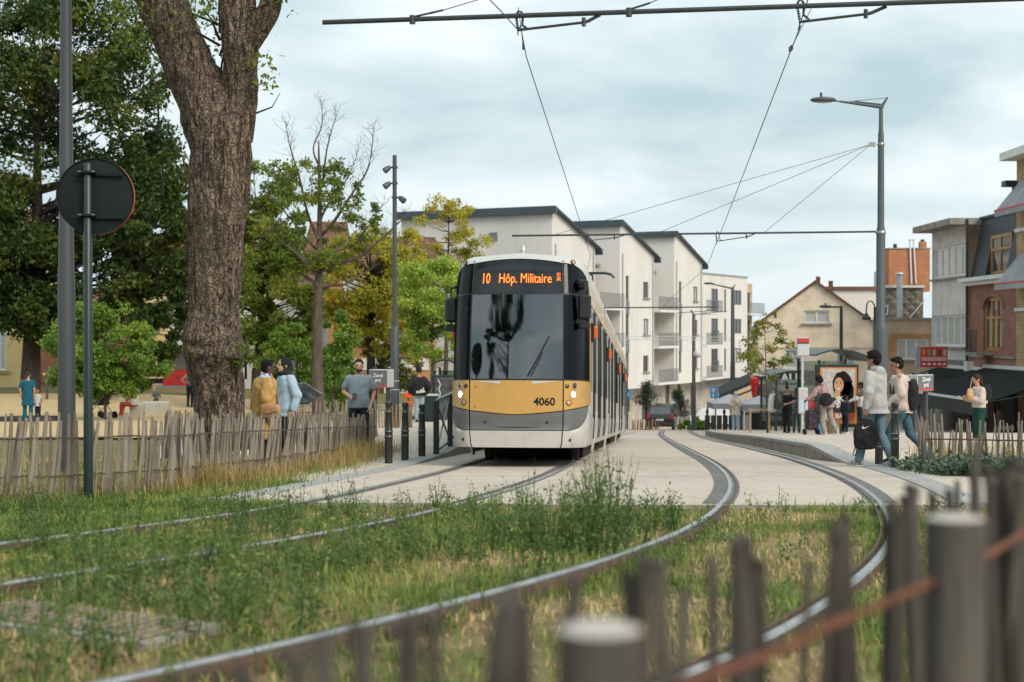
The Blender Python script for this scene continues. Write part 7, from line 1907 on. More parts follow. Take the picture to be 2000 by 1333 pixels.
flat('poster_dark', pp, 1605, 1668, 776, 806, pmat('poster dark', (.03, .045, .05), (.015, .02, .022), 3, rough=.4), 2)
def blob(name, cx, cy, rx, ry, mat, lay, seed=None):
    m = MB(); n = 28; ring = []
    for k in range(n):
        t = 2 * pi * k / n; q = 1 + (.13 * noise.noise(Vector((math.cos(t) * 2.2, math.sin(t) * 2.2, seed))) if seed else 0)
        ring.append((xx(cx + rx * math.cos(t) * q), z(cy - ry * math.sin(t) * q)))
    m.prism(ring, 'y', -.085 - lay * .004, -.085 - lay * .004 - .003); return m.build(name, mat, pp)
blob('poster_hair', 1644, 752, 19, 27, M_HAIRK, 3, 2.0); blob('poster_hair', 1655, 765, 12, 20, M_HAIRK, 3, 5.0)
blob('poster_neck', 1634, 771, 6, 10, pmat('poster skin', (.42, .24, .12), (.50, .31, .17), 6, rough=.5), 4); blob('poster_face', 1637, 752, 9.2, 14.5, MATS['poster skin'], 5)
for cx_ in (1632.5, 1641.0): blob('poster_eye', cx_, 749, 1.6, .9, M_HAIRK, 6); blob('poster_brow', cx_, 745.8, 2.4, .6, M_HAIRK, 6)
blob('poster_mouth', 1636.5, 759.5, 3.2, 1.3, M_WPAINT, 6); blob('poster_nose', 1636.3, 754.5, 1.2, .8, pmat('poster shade', (.30, .16, .08), None), 6)
for s_, y, sz in (('EKE', 779, .17), ('GRAV', 787, .17), ('SPOR', 794.5, .12)):
    o = text_mesh('lettering', s_, sz, M_WPAINT, pp, bold=.008); o.location = (xx(1641), -.106, z(y)); o.rotation_euler = (R(90), 0, 0)
flat('poster_banner', pp, 1624, 1668, 806, 820, pmat('poster red', (.52, .10, .04), None, rough=.4), 4); o = text_mesh('lettering', 'BASI', .2, M_WPAINT, pp, bold=.008); o.location = (xx(1642), -.112, z(813)); o.rotation_euler = (R(90), 0, 0)
# stop flag with timetable
d = 42.0
st = thing('tram_stop_sign', 'tram stop post with red topped white flag and grey timetable case', 'stop sign', (X(1567, d), d, platz(d))); z2 = lambda y: Zp(y, d) - platz(d); x2 = lambda px: X(px, d) - X(1567, d)
m = MB(); m.cyl((0, 0, -.05), (0, 0, z2(690)), .038, 12); m.build('post', M_LGREY, st)
m = MB(); m.box((x2(1568), -.02, (z2(660) + z2(696)) / 2), (x2(1580) - x2(1556), .08, z2(660) - z2(696)), bev=.025); fl_ = m.build('flag', M_LGREY, st)
m = MB(); m.box((x2(1568), -.065, (z2(661) + z2(669)) / 2), (x2(1579.5) - x2(1556.5), .006, z2(661) - z2(669))); m.build('red_band', M_REDP, fl_); m = MB(); m.box((x2(1568), -.065, z2(670.5)), (x2(1579.5) - x2(1556.5), .006, .035)); m.build('green_band', M_GREENP, fl_)
m = MB(); m.box((x2(1559), -.07, z2(664)), (.05, .006, .05)); m.build('blue_logo', pmat('logo blue', (.02, .08, .4), None), fl_)
m = MB(); m.box((x2(1568), -.03, (z2(757) + z2(809)) / 2), (x2(1577.5) - x2(1558.5), .07, z2(757) - z2(809)), bev=.03); tb = m.build('timetable_case', M_LGREY, st)
for ya, yb, mt_ in ((762, 778, pmat('timetable sheet', (.58, .57, .56), (.40, .39, .40), 60, rough=.4)), (782, 804, pmat('route map sheet', (.40, .52, .62), (.58, .62, .64), 14, rough=.4))): m = MB(); m.box((x2(1568), -.068, (z2(ya) + z2(yb)) / 2), (x2(1576) - x2(1560), .005, z2(ya) - z2(yb))); m.build('sheet', mt_, tb)
# park name signs
def park_sign(label, px, d, ytop, ybot, zf, rot, word, flip=False):
    b = thing('park_sign', label, 'sign', (X(px, d), d, zf(d)), rot, 'grey park name boxes on two posts'); zt, zb_ = Zp(ytop, d) - zf(d), Zp(ybot, d) - zf(d); w = .50; h = zt - zb_
    for x in (-.17, .17): m = MB(); m.box((x, 0, (zt + .04) / 2 - .05), (.07, .07, zt + .14)); m.build('post', M_MAST, b)
    m = MB(); m.box((0, -.0, (zt + zb_) / 2), (w, .26, h), bev=.012); bx = m.build('box', M_LGREY, b)
    for q in (-1, 1):
        m = MB(); m.box((0, q * .133, (zt + zb_) / 2), (w - .03, .006, h - .03)); m.build('face', pmat('violet grey print', (.13, .13, .15), (.16, .16, .18), 6, rough=.5), bx)
        m = MB(); m.box((0, q * .137, zb_ + .035), (w - .03, .006, .03)); m.build('red_line', M_SIGNR, bx)
        for k, wd in enumerate(word):
            o = text_mesh('lettering', wd, .115, M_WPAINT, bx, bold=.003); o.location = (0, q * .139, (zt + zb_) / 2 + .065 - .10 * k); o.rotation_euler = (R(90), 0, 0 if q < 0 else pi)
    m = MB(); m.box((-w / 2 - .004, 0, (zt + zb_) / 2 - .02), (.008, .16, .10)); m.build('side_label', M_WPAINT, bx); return b
park_sign('grey park name box on two posts behind the picket fence, right of the bearded man', 745, 31.5, 722, 757, zl, R(-28), ('Zavel', 'put'))
park_sign('grey park name box on posts behind the backpack', 1797, 27.0, 732, 764, zs, R(38), ('Zavel', 'put'))
# litter bin and orange barrier left of the tram
d = 46; b = thing('street_bin', 'dark green street bin under the shelter poster left of the tram', 'bin', (X(842, d), d, zl(d)))
m = MB(); m.box((0, 0, .42), (.42, .42, .8), taper=.96, bev=.03); m.build('body', M_GREENP, b); m = MB(); m.box((0, 0, .86), (.46, .46, .06), bev=.02); m.build('lid', M_LGREY, b)
d = 48; b = thing('plastic_barrier', 'orange red plastic barrier showing beside the walker in black', 'barrier', (X(798, d), d, zl(d)), R(20))
M_ORPL = pmat('orange plastic', (.66, .10, .02), (.58, .08, .02), 5, rough=.4); m = MB()
for z_ in (.82, .52): k = MB(); k.box((0, 0, z_), (.34, .06, .2), bev=.02); k.build('board', M_ORPL, b)
m = MB(); m.box((0, .0, .06), (.4, .4, .12), bev=.02); m.build('foot', M_BLACK, b); m = MB(); m.cyl((0, .05, .05), (0, .05, .95), .025, 8); m.build('stake', M_BLACK, b)
# poster inside left shelter
d = 47.6; b = thing('advertising_panel', 'dark advertising panel with white squiggle at the shelter left of the tram', 'poster panel', (X(872, d), d, zl(d)))
z4 = lambda y: Zp(y, d) - zl(d)
m = MB(); m.box((0, 0, (z4(733) + z4(832)) / 2), (.95, .14, z4(733) - z4(832)), bev=.02); m.build('case', M_GREENP, b); m = MB(); m.box((.02, -.075, (z4(737) + z4(822)) / 2), (.8, .006, z4(737) - z4(822))); m.build('poster', pmat('dark poster', (.05, .02, .02), (.10, .13, .14), 4, rough=.25), b)
m = MB(); m.tube(crom([(-.28, -.085, z4(742)), (-.2, -.085, z4(752)), (-.26, -.085, z4(760)), (-.2, -.085, z4(768)), (-.25, -.085, z4(776))], .05), .02, 6); m.build('white_squiggle', M_WPAINT, b)

# ---------------------------------------------------------------- overhead line
def rod(mb, a, b, r, n=8): mb.tube([a, b], r, n)
g1a, g1b = Vector((X(631, 18.9), 18.9, Zp(45, 18.9))), Vector((6.75, 17.55, Zp(-2, 17.6)))
gp = thing('overhead_gantry', 'dark overhead gantry tube spanning the sky near the top of the picture', 'overhead gantry', (0, 0, 0))
m = MB(); m.tube([g1a, g1b], .033, 12); m.build('tube', M_CABLE, gp)
m = MB(); m.lathe([(.20, -.1), (.18, 2.3), (.12, 2.45), (.11, 8.2), (.02, 8.25)], (6.85, 17.5, zs(17.5)), 16); autosmooth(m.build('mast', M_MASTG, gp))
on1 = lambda px: g1a.lerp(g1b, (X(px, lerp(18.9, 17.6, (px - 631) / 1370)) - g1a.x) / (g1b.x - g1a.x))
top1 = Vector((6.85, 17.5, zs(17.5) + 8.1))
for px in (806, 1228): m = MB(); p = on1(px); m.tube([p + Vector((0, 0, .03)), p.lerp(top1, .05)], .014, 6); m.tube([p.lerp(top1, .03), top1], .006, 4); m.tube([p + Vector((0, 0, .05)), p - Vector((0, 0, .06))], .04, 8); m.build('stay_wire', M_CABLE, gp)
def steady(par, at, tip, link, hang, r=.018):
    """registration arm with drop bracket and hanger"""
    m = MB(); m.tube([tip, at], r, 8); m.build('steady_arm', M_CABLE, par)
    m = MB(); m.tube([at, at + (link - at) * .25 - Vector((0, 0, .01)), link], r * 1.25, 8); m.tube([at + Vector((0, 0, -.05)), at + Vector((0, 0, .06))], r * 1.5, 8); m.build('drop_bracket', M_CABLE, par)
    m = MB(); m.tube(crom([hang, hang + Vector((.03, 0, .07)), hang + Vector((.09, 0, .02)), hang + Vector((.08, 0, -.12)), tip + Vector((.12, 0, .03)), tip], .05), r * .9, 7); m.tube([hang + Vector((0, 0, .04)), tip + Vector((0, 0, -.07))], .009, 5)
    for k in range(5): m.ell(hang.lerp(tip, .2 + .15 * k), (.022, .022, .012), 8, 5)
    m.build('hanger', M_CABLE, par)
dz = lambda px, y, d_: Vector((X(px, d_), d_, Zp(y, d_)))
dl, dr = 18.55, 18.05
steady(gp, dz(1140, 45, 18.4), dz(1012, 60, dl), dz(1172, 30, 18.4), dz(1008, 33, dl)); steady(gp, dz(1690, 29, 17.9), dz(1562, 44, dr), dz(1730, 14, 17.9), dz(1556, 12, dr))
# contact wires
def wire(label, pts, r=.0075):
    w = MB(); w.tube(crom(pts, 1.0), r, 5); return tag(w.build('contact_wire', M_COPPER, None), label, 'overhead wire', 'contact wires over the two tracks')
wl = [Vector((-2.6, 10, 5.45)), Vector((-1.1, 14, 5.38)), dz(1012, 60, dl), dz(1028, 112, 19.9), dz(1144, 471, 36), Vector((X(1150, 44), 44, Zp(515, 44))), Vector((2.6, 58, 1.9)), Vector((4.2, 76, .8))]
wr = [Vector((2.2, 9, 5.45)), Vector((3.0, 13, 5.4)), dz(1558, 60, dr), dz(1540, 110, 19.4), dz(1400, 472, 36), Vector((X(1370, 48), 48, Zp(530, 48))), Vector((6.2, 60, 2.15)), Vector((8.3, 80, 1.0))]
wire('contact wire over the left track, falling towards the tram roof', wl); wire('contact wire over the right track, crossing the sky right of the tram', wr)
for px, y, par, d_ in ((1022, 92, gp, 19.3), (1544, 96, gp, 18.9)):
    m = MB(); p = dz(px, y, d_); m.box(p, (.03, .16, .06)); m.tube([p, p + Vector((-.07 if px < 1300 else .06, -1.0, .30))], .005, 4); m.build('wire_clamp', M_CABLE, par)
# mast with street lamp and second gantry
D2 = 36.0
ms = thing('lamp_mast', 'tall slate grey catenary mast carrying a street lamp, right of the tram', 'street lamp', (X(1720, D2), D2, zs(D2))); h = lambda y: Zp(y, D2) - zs(D2); q = lambda px: X(px, D2) - X(1720, D2)
m = MB(); m.lathe([(.165, -.1), (.160, h(645)), (.15, h(637)), (.115, h(630)), (.112, h(455)), (.10, h(447)), (.085, h(440)), (.078, h(285)), (.072, h(262)), (.055, h(255)), (.05, h(212)), (.04, h(205))], (0, 0, 0), 18); autosmooth(m.build('pole', M_MASTG, ms))
for y in (283, 455): m = MB(); m.lathe([(.12 if y > 300 else .085, h(y) - .04), (.135 if y > 300 else .10, h(y)), (.12 if y > 300 else .085, h(y) + .04)], (0, 0, 0), 16); m.build('clamp_band', M_GALV, ms)
m = MB(); m.tube([(q(1720), 0, h(212)), (q(1724), 0, h(205)), (q(1733), 0, h(191))], [.06, .04, .02], 8); m.tube([(q(1722), 0, h(210)), (q(1640), 0, h(199))], [.05, .028], 8); m.tube([(q(1732), 0, h(192)), (q(1660), 0, h(199))], .008, 5); m.tube([(q(1722), 0, h(205)), (q(1668), 0, h(199))], [.02, .018], 6); m.tube([(q(1640), 0, h(199)), (q(1628), 0, h(198))], .02, 6); m.build('lamp_arm', M_MASTG, ms)
m = MB(); m.ell((q(1607), 0, h(196)), (.33, .2, .075), 20, 10); hd_ = m.build('lamp_head', M_MASTG, ms, True)
m = MB(); m.ell((q(1607), 0, h(197.5)), (.27, .16, .06), 18, 8); m.build('lamp_glass', pmat('lamp glass', (.36, .33, .28), None, rough=.2), hd_, True); m = MB(); m.cyl((q(1603), 0, h(190)), (q(1603), 0, h(182)), .03, 8); m.build('photocell', M_BLACK, hd_)
g2 = thing('overhead_gantry', 'second overhead gantry tube level with the roof of the tram', 'overhead gantry', (0, 0, 0))
a2, b2_ = dz(1000, 461, D2 + .6), dz(1709, 453, D2)
m = MB(); m.tube([a2, b2_], .026, 10); m.build('tube', M_CABLE, g2); m = MB(); m.tube([b2_, dz(1722, 453, D2)], .035, 8); m.build('insulator', M_CERAM, g2)
steady(g2, dz(1200, 465, D2 + .4), dz(1144, 471, D2 + .5), dz(1222, 459, D2 + .4), dz(1142, 460, D2 + .5), .012); steady(g2, dz(1458, 463, D2 + .2), dz(1400, 472, D2 + .3), dz(1476, 456, D2 + .2), dz(1398, 458, D2 + .3), .012)
pl = MB(); pl.box(dz(1703, 283, D2), (.16, .02, .12)); pl.build('stay_plate', M_GALV, g2)
for px, y in ((1087, 458), (1284, 456), (1492, 455)): m = MB(); m.tube([dz(1700, 283, D2), dz(px, y, D2 + .3)], .006, 4); m.build('stay_wire', M_CABLE, g2)
# further gantries and masts
g3 = thing('overhead_gantry', 'third overhead gantry crossing in front of the white balconies', 'overhead gantry', (0, 0, 0))
m = MB(); m.tube([dz(1120, 602, 60), dz(1403, 600, 60)], .028, 8); m.build('tube', M_CABLE, g3); m = MB(); m.tube([dz(1322, 612, 60), dz(1390, 607, 60)], .016, 6); m.build('steady_arm', M_CABLE, g3); m = MB(); m.lathe([(.12, -.1), (.1, 7.2)], (X(1090, 60), 60, zs(60)), 10); m.build('mast', M_MASTG, g3)
D4 = 82
g4 = thing('lamp_mast', 'distant mast with a lamp arm before the flat-roofed white block', 'street lamp', (X(1431, D4), D4, zs(D4))); h = lambda y: Zp(y, D4) - zs(D4); q = lambda px: X(px, D4) - X(1431, D4)
m = MB(); m.lathe([(.15, -.1), (.14, h(720)), (.12, h(700)), (.10, h(570)), (.06, h(561))], (0, 0, 0), 12); autosmooth(m.build('pole', M_MASTG, g4)); m = MB(); m.tube([(0, 0, h(564)), (q(1390), 0, h(555))], [.06, .04], 6); m.tube([(0, 0, h(564)), (q(1436), 0, h(556))], [.05, .03], 6); m.build('lamp_arm', M_MASTG, g4); m = MB(); m.ell((q(1384), 0, h(554)), (.3, .2, .07), 14, 8); m.build('lamp_head', M_MASTG, g4, True)
for y in (657, 663): m = MB(); m.tube([(q(1200), 0, h(y)), (0, 0, h(y + 2))], .02, 6); m.build('span_tube', M_LGREY, g4)
D5 = 92
g5 = thing('catenary_mast', 'distant dark mast with a round camera box beside the parked car', 'mast', (X(1355, D5), D5, zs(D5))); h = lambda y: Zp(y, D5) - zs(D5)
m = MB(); m.lathe([(.16, -.1), (.15, h(755)), (.12, h(748)), (.11, h(615)), (.05, h(612))], (0, 0, 0), 12); autosmooth(m.build('pole', M_MAST, g5)); m = MB(); m.tube([(0, 0, h(615)), (X(1349, D5) - X(1355, D5), 0, h(606))], .05, 6); m.tube([(0, 0, h(615)), (X(1420, D5) - X(1355, D5), 0, h(608))], .03, 6); m.build('top_arm', M_MAST, g5); m = MB(); m.ell((.22, -.1, h(692)), (.28, .25, .24), 12, 8); m.build('camera_box', M_LGREY, g5, True)
# two street lamps by the cream house
d = 57; b = thing('street_lamp', 'dark street lamp with a flat head leaning out before the cream gable', 'street lamp', (X(1643, d), d, platz(d))); h = lambda y: Zp(y, d) - platz(d); q = lambda px: X(px, d) - X(1643, d)
m = MB(); m.lathe([(.08, -.1), (.07, h(640)), (.055, h(598))], (0, 0, 0), 12); m.build('pole', M_GREENP, b); m = MB(); m.tube([(0, 0, h(600)), (q(1620), 0, h(600))], .045, 6); m.build('arm', M_GREENP, b); m = MB(); m.ell((q(1612), 0, h(599)), (.26, .17, .07), 16, 8); m.cyl((q(1612), 0, h(598)), (q(1612), 0, h(592)), .03, 6); m.build('lamp_head', M_GREENP, b, True)
d = 60; b = thing('street_lamp', 'green goose-neck street lamp with a bell shade beside the tall mast', 'street lamp', (X(1709, d), d, platz(d))); h = lambda y: Zp(y, d) - platz(d); q = lambda px: X(px, d) - X(1709, d)
m = MB(); m.lathe([(.07, -.1), (.06, h(600))], (0, 0, 0), 12); m.build('pole', M_GREENP, b); m = MB(); m.tube(crom([(0, 0, h(604)), (q(1707), 0, h(595)), (q(1701), 0, h(588)), (q(1694), 0, h(592)), (q(1692), 0, h(604)), (q(1692), 0, h(613))], .1), .03, 6); m.build('neck', M_GREENP, b); m = MB(); m.lathe([(.05, .22), (.09, .15), (.10, .1), (.18, .05), (.2, 0), (.17, -.06), (.02, -.08)], (q(1692), 0, h(622)), 14); autosmooth(m.build('shade', M_GREENP, b))

# ---------------------------------------------------------------- vehicles
M_CARK = pmat('black car paint', (.014, .012, .013), (.02, .018, .019), 2, rough=.2, coat=.6); M_CARW = pmat('white car paint', (.62, .63, .64), (.55, .56, .57), 2, rough=.25, coat=.5); M_TRKR = pmat('red truck paint', (.42, .010, .014), (.36, .01, .012), 2, rough=.3, coat=.4)
M_TYRE = pmat('tyre', (.018, .018, .018), None, rough=.9); M_HUB = pmat('alloy wheel', (.52, .52, .53), None, rough=.35, metal=.6); M_TAIL = pmat('tail lamp', (.55, .01, .012), None, rough=.2, emit=(1, .02, .02), estr=.08)
def wheel(par, x, y, r, w=.2, rot=0):
    m = MB(); m.loft([m.ring((x + k * w / 2, y, r), (1, 0, 0), rr, 18) for k, rr in ((-1, r * .9), (-.8, r), (.8, r), (1, r * .9))]); o = m.build('wheel', M_TYRE, par); h_ = MB(); sgn = 1 if x > 0 else -1
    h_.loft([h_.ring((x + sgn * w * .46, y, r), (1, 0, 0), r * .66, 16), h_.ring((x + sgn * w * .52, y, r), (1, 0, 0), r * .6, 16), h_.ring((x + sgn * w * .49, y, r), (1, 0, 0), r * .15, 16)]); h_.build('rim', M_HUB, o)
d = 99.0
car = thing('parked_car', 'black people carrier with roof bars parked by the young pines', 'car', (X(1298, d), d, zs(d)), R(-14))
# length along +y (nose), seen from behind and its right side
prof = [(-2.2, .35), (-2.25, .8), (-2.15, 1.15), (-1.95, 1.72), (-1.6, 1.84), (.2, 1.84), (.75, 1.72), (1.45, 1.12), (2.1, .95), (2.25, .6), (2.2, .35)]
m = MB(); rings = []
for k, (x, s_) in enumerate(((-.90, .93), (-.93, .99), (-.86, 1.0), (.86, 1.0), (.93, .99), (.90, .93))):
    rings.append([Vector((x if z < 1.15 else x * (1 - (z - 1.15) * .18), y * (s_ if abs(k - 2.5) > 2 else 1), .35 + (z - .35) * (s_ if abs(k - 2.5) > 1.6 else 1))) for y, z in prof])
m.loft(rings); autosmooth(fixn(m.build('body', M_CARK, car)), 35)
for s_ in (-1, 1):
    for ya, yb in ((-1.75, -.75), (-.7, .2), (.25, 1.0)):
        w = MB(); xt = lambda z: s_ * (.935 * (1 - max(0, z - 1.15) * .18)); top_ = 1.68 if yb < .5 else 1.62
        w.add([(xt(1.2), ya, 1.2), (xt(1.2), yb + (.12 if yb > .5 else 0), 1.2), (xt(top_), yb - (.35 if yb > .5 else 0), top_), (xt(top_), ya + .04, top_)], [(0, 1, 2, 3)]); w.build('side_window', M_GLASS, car)
    wheel(car, s_ * .82, -1.4, .34); wheel(car, s_ * .82, 1.45, .34)
    m = MB(); m.box((s_ * .82, -2.16, 1.05), (.13, .2, .32), bev=.03); m.build('tail_lamp', M_TAIL, car); m = MB(); m.tube([(s_ * .7, -1.6, 1.86), (s_ * .7, -1.3, 1.93), (s_ * .7, .1, 1.93), (s_ * .7, .4, 1.86)], .03, 6); m.build('roof_bar', M_HUB, car)
m = MB(); m.add([(-.72, -2.16, 1.2), (.72, -2.16, 1.2), (.64, -2.0, 1.68), (-.64, -2.0, 1.68)], [(0, 1, 2, 3)]); m.build('rear_window', M_GLASS, car); m = MB(); m.box((0, -2.27, .82), (.52, .02, .12)); m.build('number_plate', M_WPAINT, car); m = MB(); m.box((0, -2.24, .5), (1.8, .14, .22), bev=.04); m.build('bumper', M_BLACK, car)
d = 104
van = thing('parked_car', 'white car parked behind the far mast, mostly hidden by the market tent', 'car', (X(1393, d), d, zs(d) + .1), R(-75))
prof = [(-2.1, .3), (-2.15, .9), (-1.7, 1.0), (-1.2, 1.5), (.6, 1.52), (1.3, 1.0), (2.0, .88), (2.1, .3)]
m = MB(); m.loft([[Vector((x * (1 if z < 1.05 else .86), y, z)) for y, z in prof] for x in (-.85, .85)]); autosmooth(fixn(m.build('body', M_CARW, van)), 30)
for s_ in (-1, 1):
    w = MB(); w.add([(s_ * .80, -1.35, 1.06), (s_ * .80, 1.1, 1.06), (s_ * .745, .55, 1.44), (s_ * .745, -1.1, 1.44)], [(0, 1, 2, 3)]); w.build('side_window', M_GLASS, van); wheel(van, s_ * .78, -1.3, .32); wheel(van, s_ * .78, 1.35, .32)
d = 70
trk = thing('red_truck', 'red crew cab truck with pale tipper bed, half behind the scarred trunk', 'truck', (X(320, d), d, zl(d)), R(-90))
# nose along +y which is turned to the right of the picture
m = MB(); p = [(.2, .55), (.15, 2.25), (.35, 2.32), (1.9, 2.3), (2.5, 1.55), (3.1, 1.4), (3.2, .55)]
m.loft([[Vector((x, y, z)) for y, z in p] for x in (-.95, -.92, .92, .95)]); autosmooth(fixn(m.build('cab', M_TRKR, trk)), 30)
w = MB(); w.box((.955, .9, 1.72), (.02, 1.0, .78), bev=.005); w.build('cab_window', M_GLASS, trk); w = MB(); w.box((.955, 2.0, 1.72), (.02, .5, .7)); w.build('cab_window', M_GLASS, trk)
w = MB(); w.box((.96, .9, .95), (.02, .18, .04)); w.build('handle', M_BLACK, trk)
m = MB(); m.box((0, -1.45, 1.05), (2.0, 2.9, .10)); m.build('bed', M_BLACK, trk); 
for s_ in (-1, 1): m = MB(); m.box((s_ * 1.0, -1.45, 1.32), (.05, 2.9, .42)); m.build('drop_side', pmat('dirty white steel', (.46, .42, .37), (.33, .30, .26), 4, rough=.6), trk)
m = MB(); m.box((0, -.02, 1.75), (2.0, .08, 1.1)); m.build('headboard', M_BLACK, trk); m = MB(); m.box((0, -1.2, .75), (.8, 4.2, .22)); m.build('chassis', M_BLACK, trk); m = MB(); m.box((.4, -1.2, 1.55), (.9, 1.6, .35), bev=.05); m.build('load', M_DARK, trk)
for s_ in (-1, 1): wheel(trk, s_ * .82, -1.6, .4, .28); wheel(trk, s_ * .82, 2.3, .4, .26)

# ---------------------------------------------------------------- market corner
def tent(label, px, d, w, zpk, zev, col='g'):
    t = thing('market_tent', label, 'market tent', (X(px, d), d, zs(d)), 0, 'grey pop-up market tents'); hp, he = zpk - zs(d), zev - zs(d); a = w / 2
    m = MB(); m.add([(-a, -a, he), (a, -a, he), (a, a, he), (-a, a, he), (0, 0, hp)], [(0, 1, 4), (1, 2, 4), (2, 3, 4), (3, 0, 4)]); m.build('canopy', M_TENT, t)
    for sx, sy, rz in ((0, -1, 0), (0, 1, 0), (1, 0, 90), (-1, 0, 90)): m = MB(); m.box((sx * (a + .006), sy * (a + .006), he - .12), (w if rz == 0 else .012, .012 if rz == 0 else w, .26)); m.build('valance', M_TENT2, t)
    for sx in (-1, 1):
        for sy in (-1, 1): m = MB(); m.box((sx * (a - .03), sy * (a - .03), he / 2), (.045, .045, he)); m.build('leg', M_WPAINT if sx < 0 and sy < 0 else M_BLACK, t)
    return t
M_TENT = pmat('lilac grey canvas', (.36, .35, .39), (.32, .31, .35), 1, rough=.9); M_TENT2 = pmat('dark lilac canvas', (.22, .215, .25), (.19, .185, .215), 1, rough=.9)
tent('grey pop-up tent nearest the blue road sign', 1429, 68, 2.05, Zp(771, 68), Zp(787, 68)); tent('grey pop-up tent behind the young street tree', 1484, 65, 1.75, Zp(773, 65), Zp(789, 65))
d = 67
b = thing('market_counter', 'black and white market counter under the grey tents', 'counter', (X(1455, d), d, zs(d))); m = MB(); m.box((-.25, -.4, .48), (.85, .5, .95)); m.build('white_front', M_WPAINT, b); m = MB(); m.box((.65, -.45, .5), (.95, .5, 1.0)); m.build('black_front', M_BLACK, b); m = MB(); m.box((.2, -.4, 1.02), (1.9, .6, .06)); m.build('top', M_BLACK, b)
rg = random.Random(9)
for k in range(6):
    gx = X(1448 + k * 7, d); c_ = [(.5, .22, .08), (.35, .09, .04), (.1, .2, .05), (.5, .4, .12)][k % 4]
    t = thing('food_tub', ['orange', 'red brown', 'green', 'yellow', 'amber', 'rust'][k] + ' tub of food on the market counter, number %s from its left end' % ['one', 'two', 'three', 'four', 'five', 'six'][k], 'tub', (gx, d - .45, zs(d) + 1.05), 0, 'food tubs on the market counter')
    m = MB(); m.lathe([(.07, 0), (.09, .12)], (0, 0, 0), 10); m.build('bowl', M_LGREY, t); m = MB(); m.ell((0, 0, .12), (.085, .085, .05), 10, 6); m.build('contents', pmat('food %d' % (k % 4), c_, None), t)
b = thing('terrace_screen', 'black terrace railing with finials at the left end of the platform', 'railing', (X(1382, 62.6), 62.6, platz(62.3)))
for k in range(6): m = MB(); m.box((.0 + k * .26, 0, .32), (.22, .05, .62)); m.build('panel', M_BLACK, b)
for k in range(3): m = MB(); m.lathe([(.05, -.1), (.05, .72), (.075, .76), (.07, .84), (.02, .92), (.01, 1.0)], (k * .75 - .02, -.05, 0), 10); m.build('finial_post', M_BLACK, b)
b = thing('tree_guard', 'pale timber frame staking the young street tree', 'tree guard', (X(1483, 50), 50, platz(50)))
for x in (-.33, .33): m = MB(); m.box((x, -.1, .4), (.06, .06, .95)); m.build('stake', M_WOODP, b)
m = MB(); m.box((0, -.14, .82), (.78, .04, .08)); m.build('crosspiece', M_WOODP, b)
b = thing('tree_guard', 'dark timber stakes with a crosspiece beside the thick maple trunk', 'tree guard', (X(125 - 18, 62), 62, zl(62)))
for x in (-.35, .4): m = MB(); m.box((x, 0, .75), (.09, .09, 1.6)); m.build('stake', M_BARKG, b)
m = MB(); m.box((0, -.05, 1.3), (1.0, .05, .12)); m.build('crosspiece', M_WOODP, b)
def road_sign(label, px, d, y0, y1, w, sym):
    b = thing('road_sign', label, 'road sign', (X(px, d), d, zs(d))); zt, zb_ = Zp(y0, d) - zs(d), Zp(y1, d) - zs(d); m = MB(); m.box((0, 0, (zt + zb_) / 2), (w, .04, zt - zb_), bev=.015); bd = m.build('board', pmat('road sign blue', (.03, .25, .58), (.028, .22, .52), 2, rough=.4), b)
    m = MB(); m.cyl((0, .04, -.1), (0, .04, zt - .1), .04, 8); m.build('post', M_MAST, b); zc = (zt + zb_) / 2; hh = zt - zb_
    if sym:
        m = MB(); x = w * .24; m.prism([(x - .03, zc - hh * .36), (x + .03, zc - hh * .36), (x + .03, zc + hh * .2), (x + .1, zc + hh * .2), (x, zc + hh * .4), (x - .1, zc + hh * .2), (x - .03, zc + hh * .2)], 'y', -.022, -.03); m.build('arrow', M_WPAINT, bd)
        m = MB(); x = -w * .24; m.prism([(x - .07, zc - hh * .36), (x + .07, zc - hh * .36), (x, zc - hh * .05)], 'y', -.022, -.03); m.build('triangle', M_WPAINT, bd); m = MB(); m.ell((x, -.024, zc + hh * .18), (.11, .008, .13), 14, 8); m.build('symbol', M_LGREY, bd)
        m = MB(); m.box((0, -.024, zc), (.012, .006, hh * .9)); m.build('divider', M_WPAINT, bd)
    else: m = MB(); m.prism([(-.08, zc - .05), (.08, zc - .05), (.08, zc + .03), (0, zc + .15), (-.08, zc + .03)], 'y', -.022, -.03); m.build('symbol', M_WPAINT, bd)
road_sign('blue square road sign with white arrow above the grey market tent', 1398, 80, 755, 778, .62, True); road_sign('small blue road sign just right of the last tram car', 1226, 100, 764, 779, .5, False); road_sign('small blue parking sign behind the right hand pine', 1321, 112, 772, 785, .5, False)
# ---------------------------------------------------------------- playground
for lab, x0, x1, d, hgt in (('pale concrete block the person in red trousers sits on', 250, 276, 50.1, .47), ('pale concrete block behind the running toddler', 275, 326, 52.5, .46)):
    b = thing('concrete_block', lab, 'block', (X((x0 + x1) / 2, d), d + .35, zl(d)), R(8)); m = MB(); m.box((0, 0, hgt / 2), (X(x1, d) - X(x0, d), .7, hgt), bev=.03); m.build('block', M_CONCB, b)
d = 45.5; b = thing('trampoline', 'black sunken trampoline mat in the sand at the left edge', 'trampoline', (X(45, d), d + .3, zl(d) + .06)); m = MB(); m.lathe([(1.15, 0), (1.15, .05), (.9, .06), (.02, .05)], (0, 0, 0), 32); o = m.build('mat', M_BLACK, b); m = MB(); m.lathe([(1.2, .0), (1.2, .07), (1.1, .07), (1.1, .0)], (0, 0, 0), 32); m.build('rim', M_BLACKCL, b)
d = 49; b = thing('pushchair', 'black pushchair standing in the shade of the bright green bush', 'pushchair', (X(200, d), d, zl(d)), R(60))
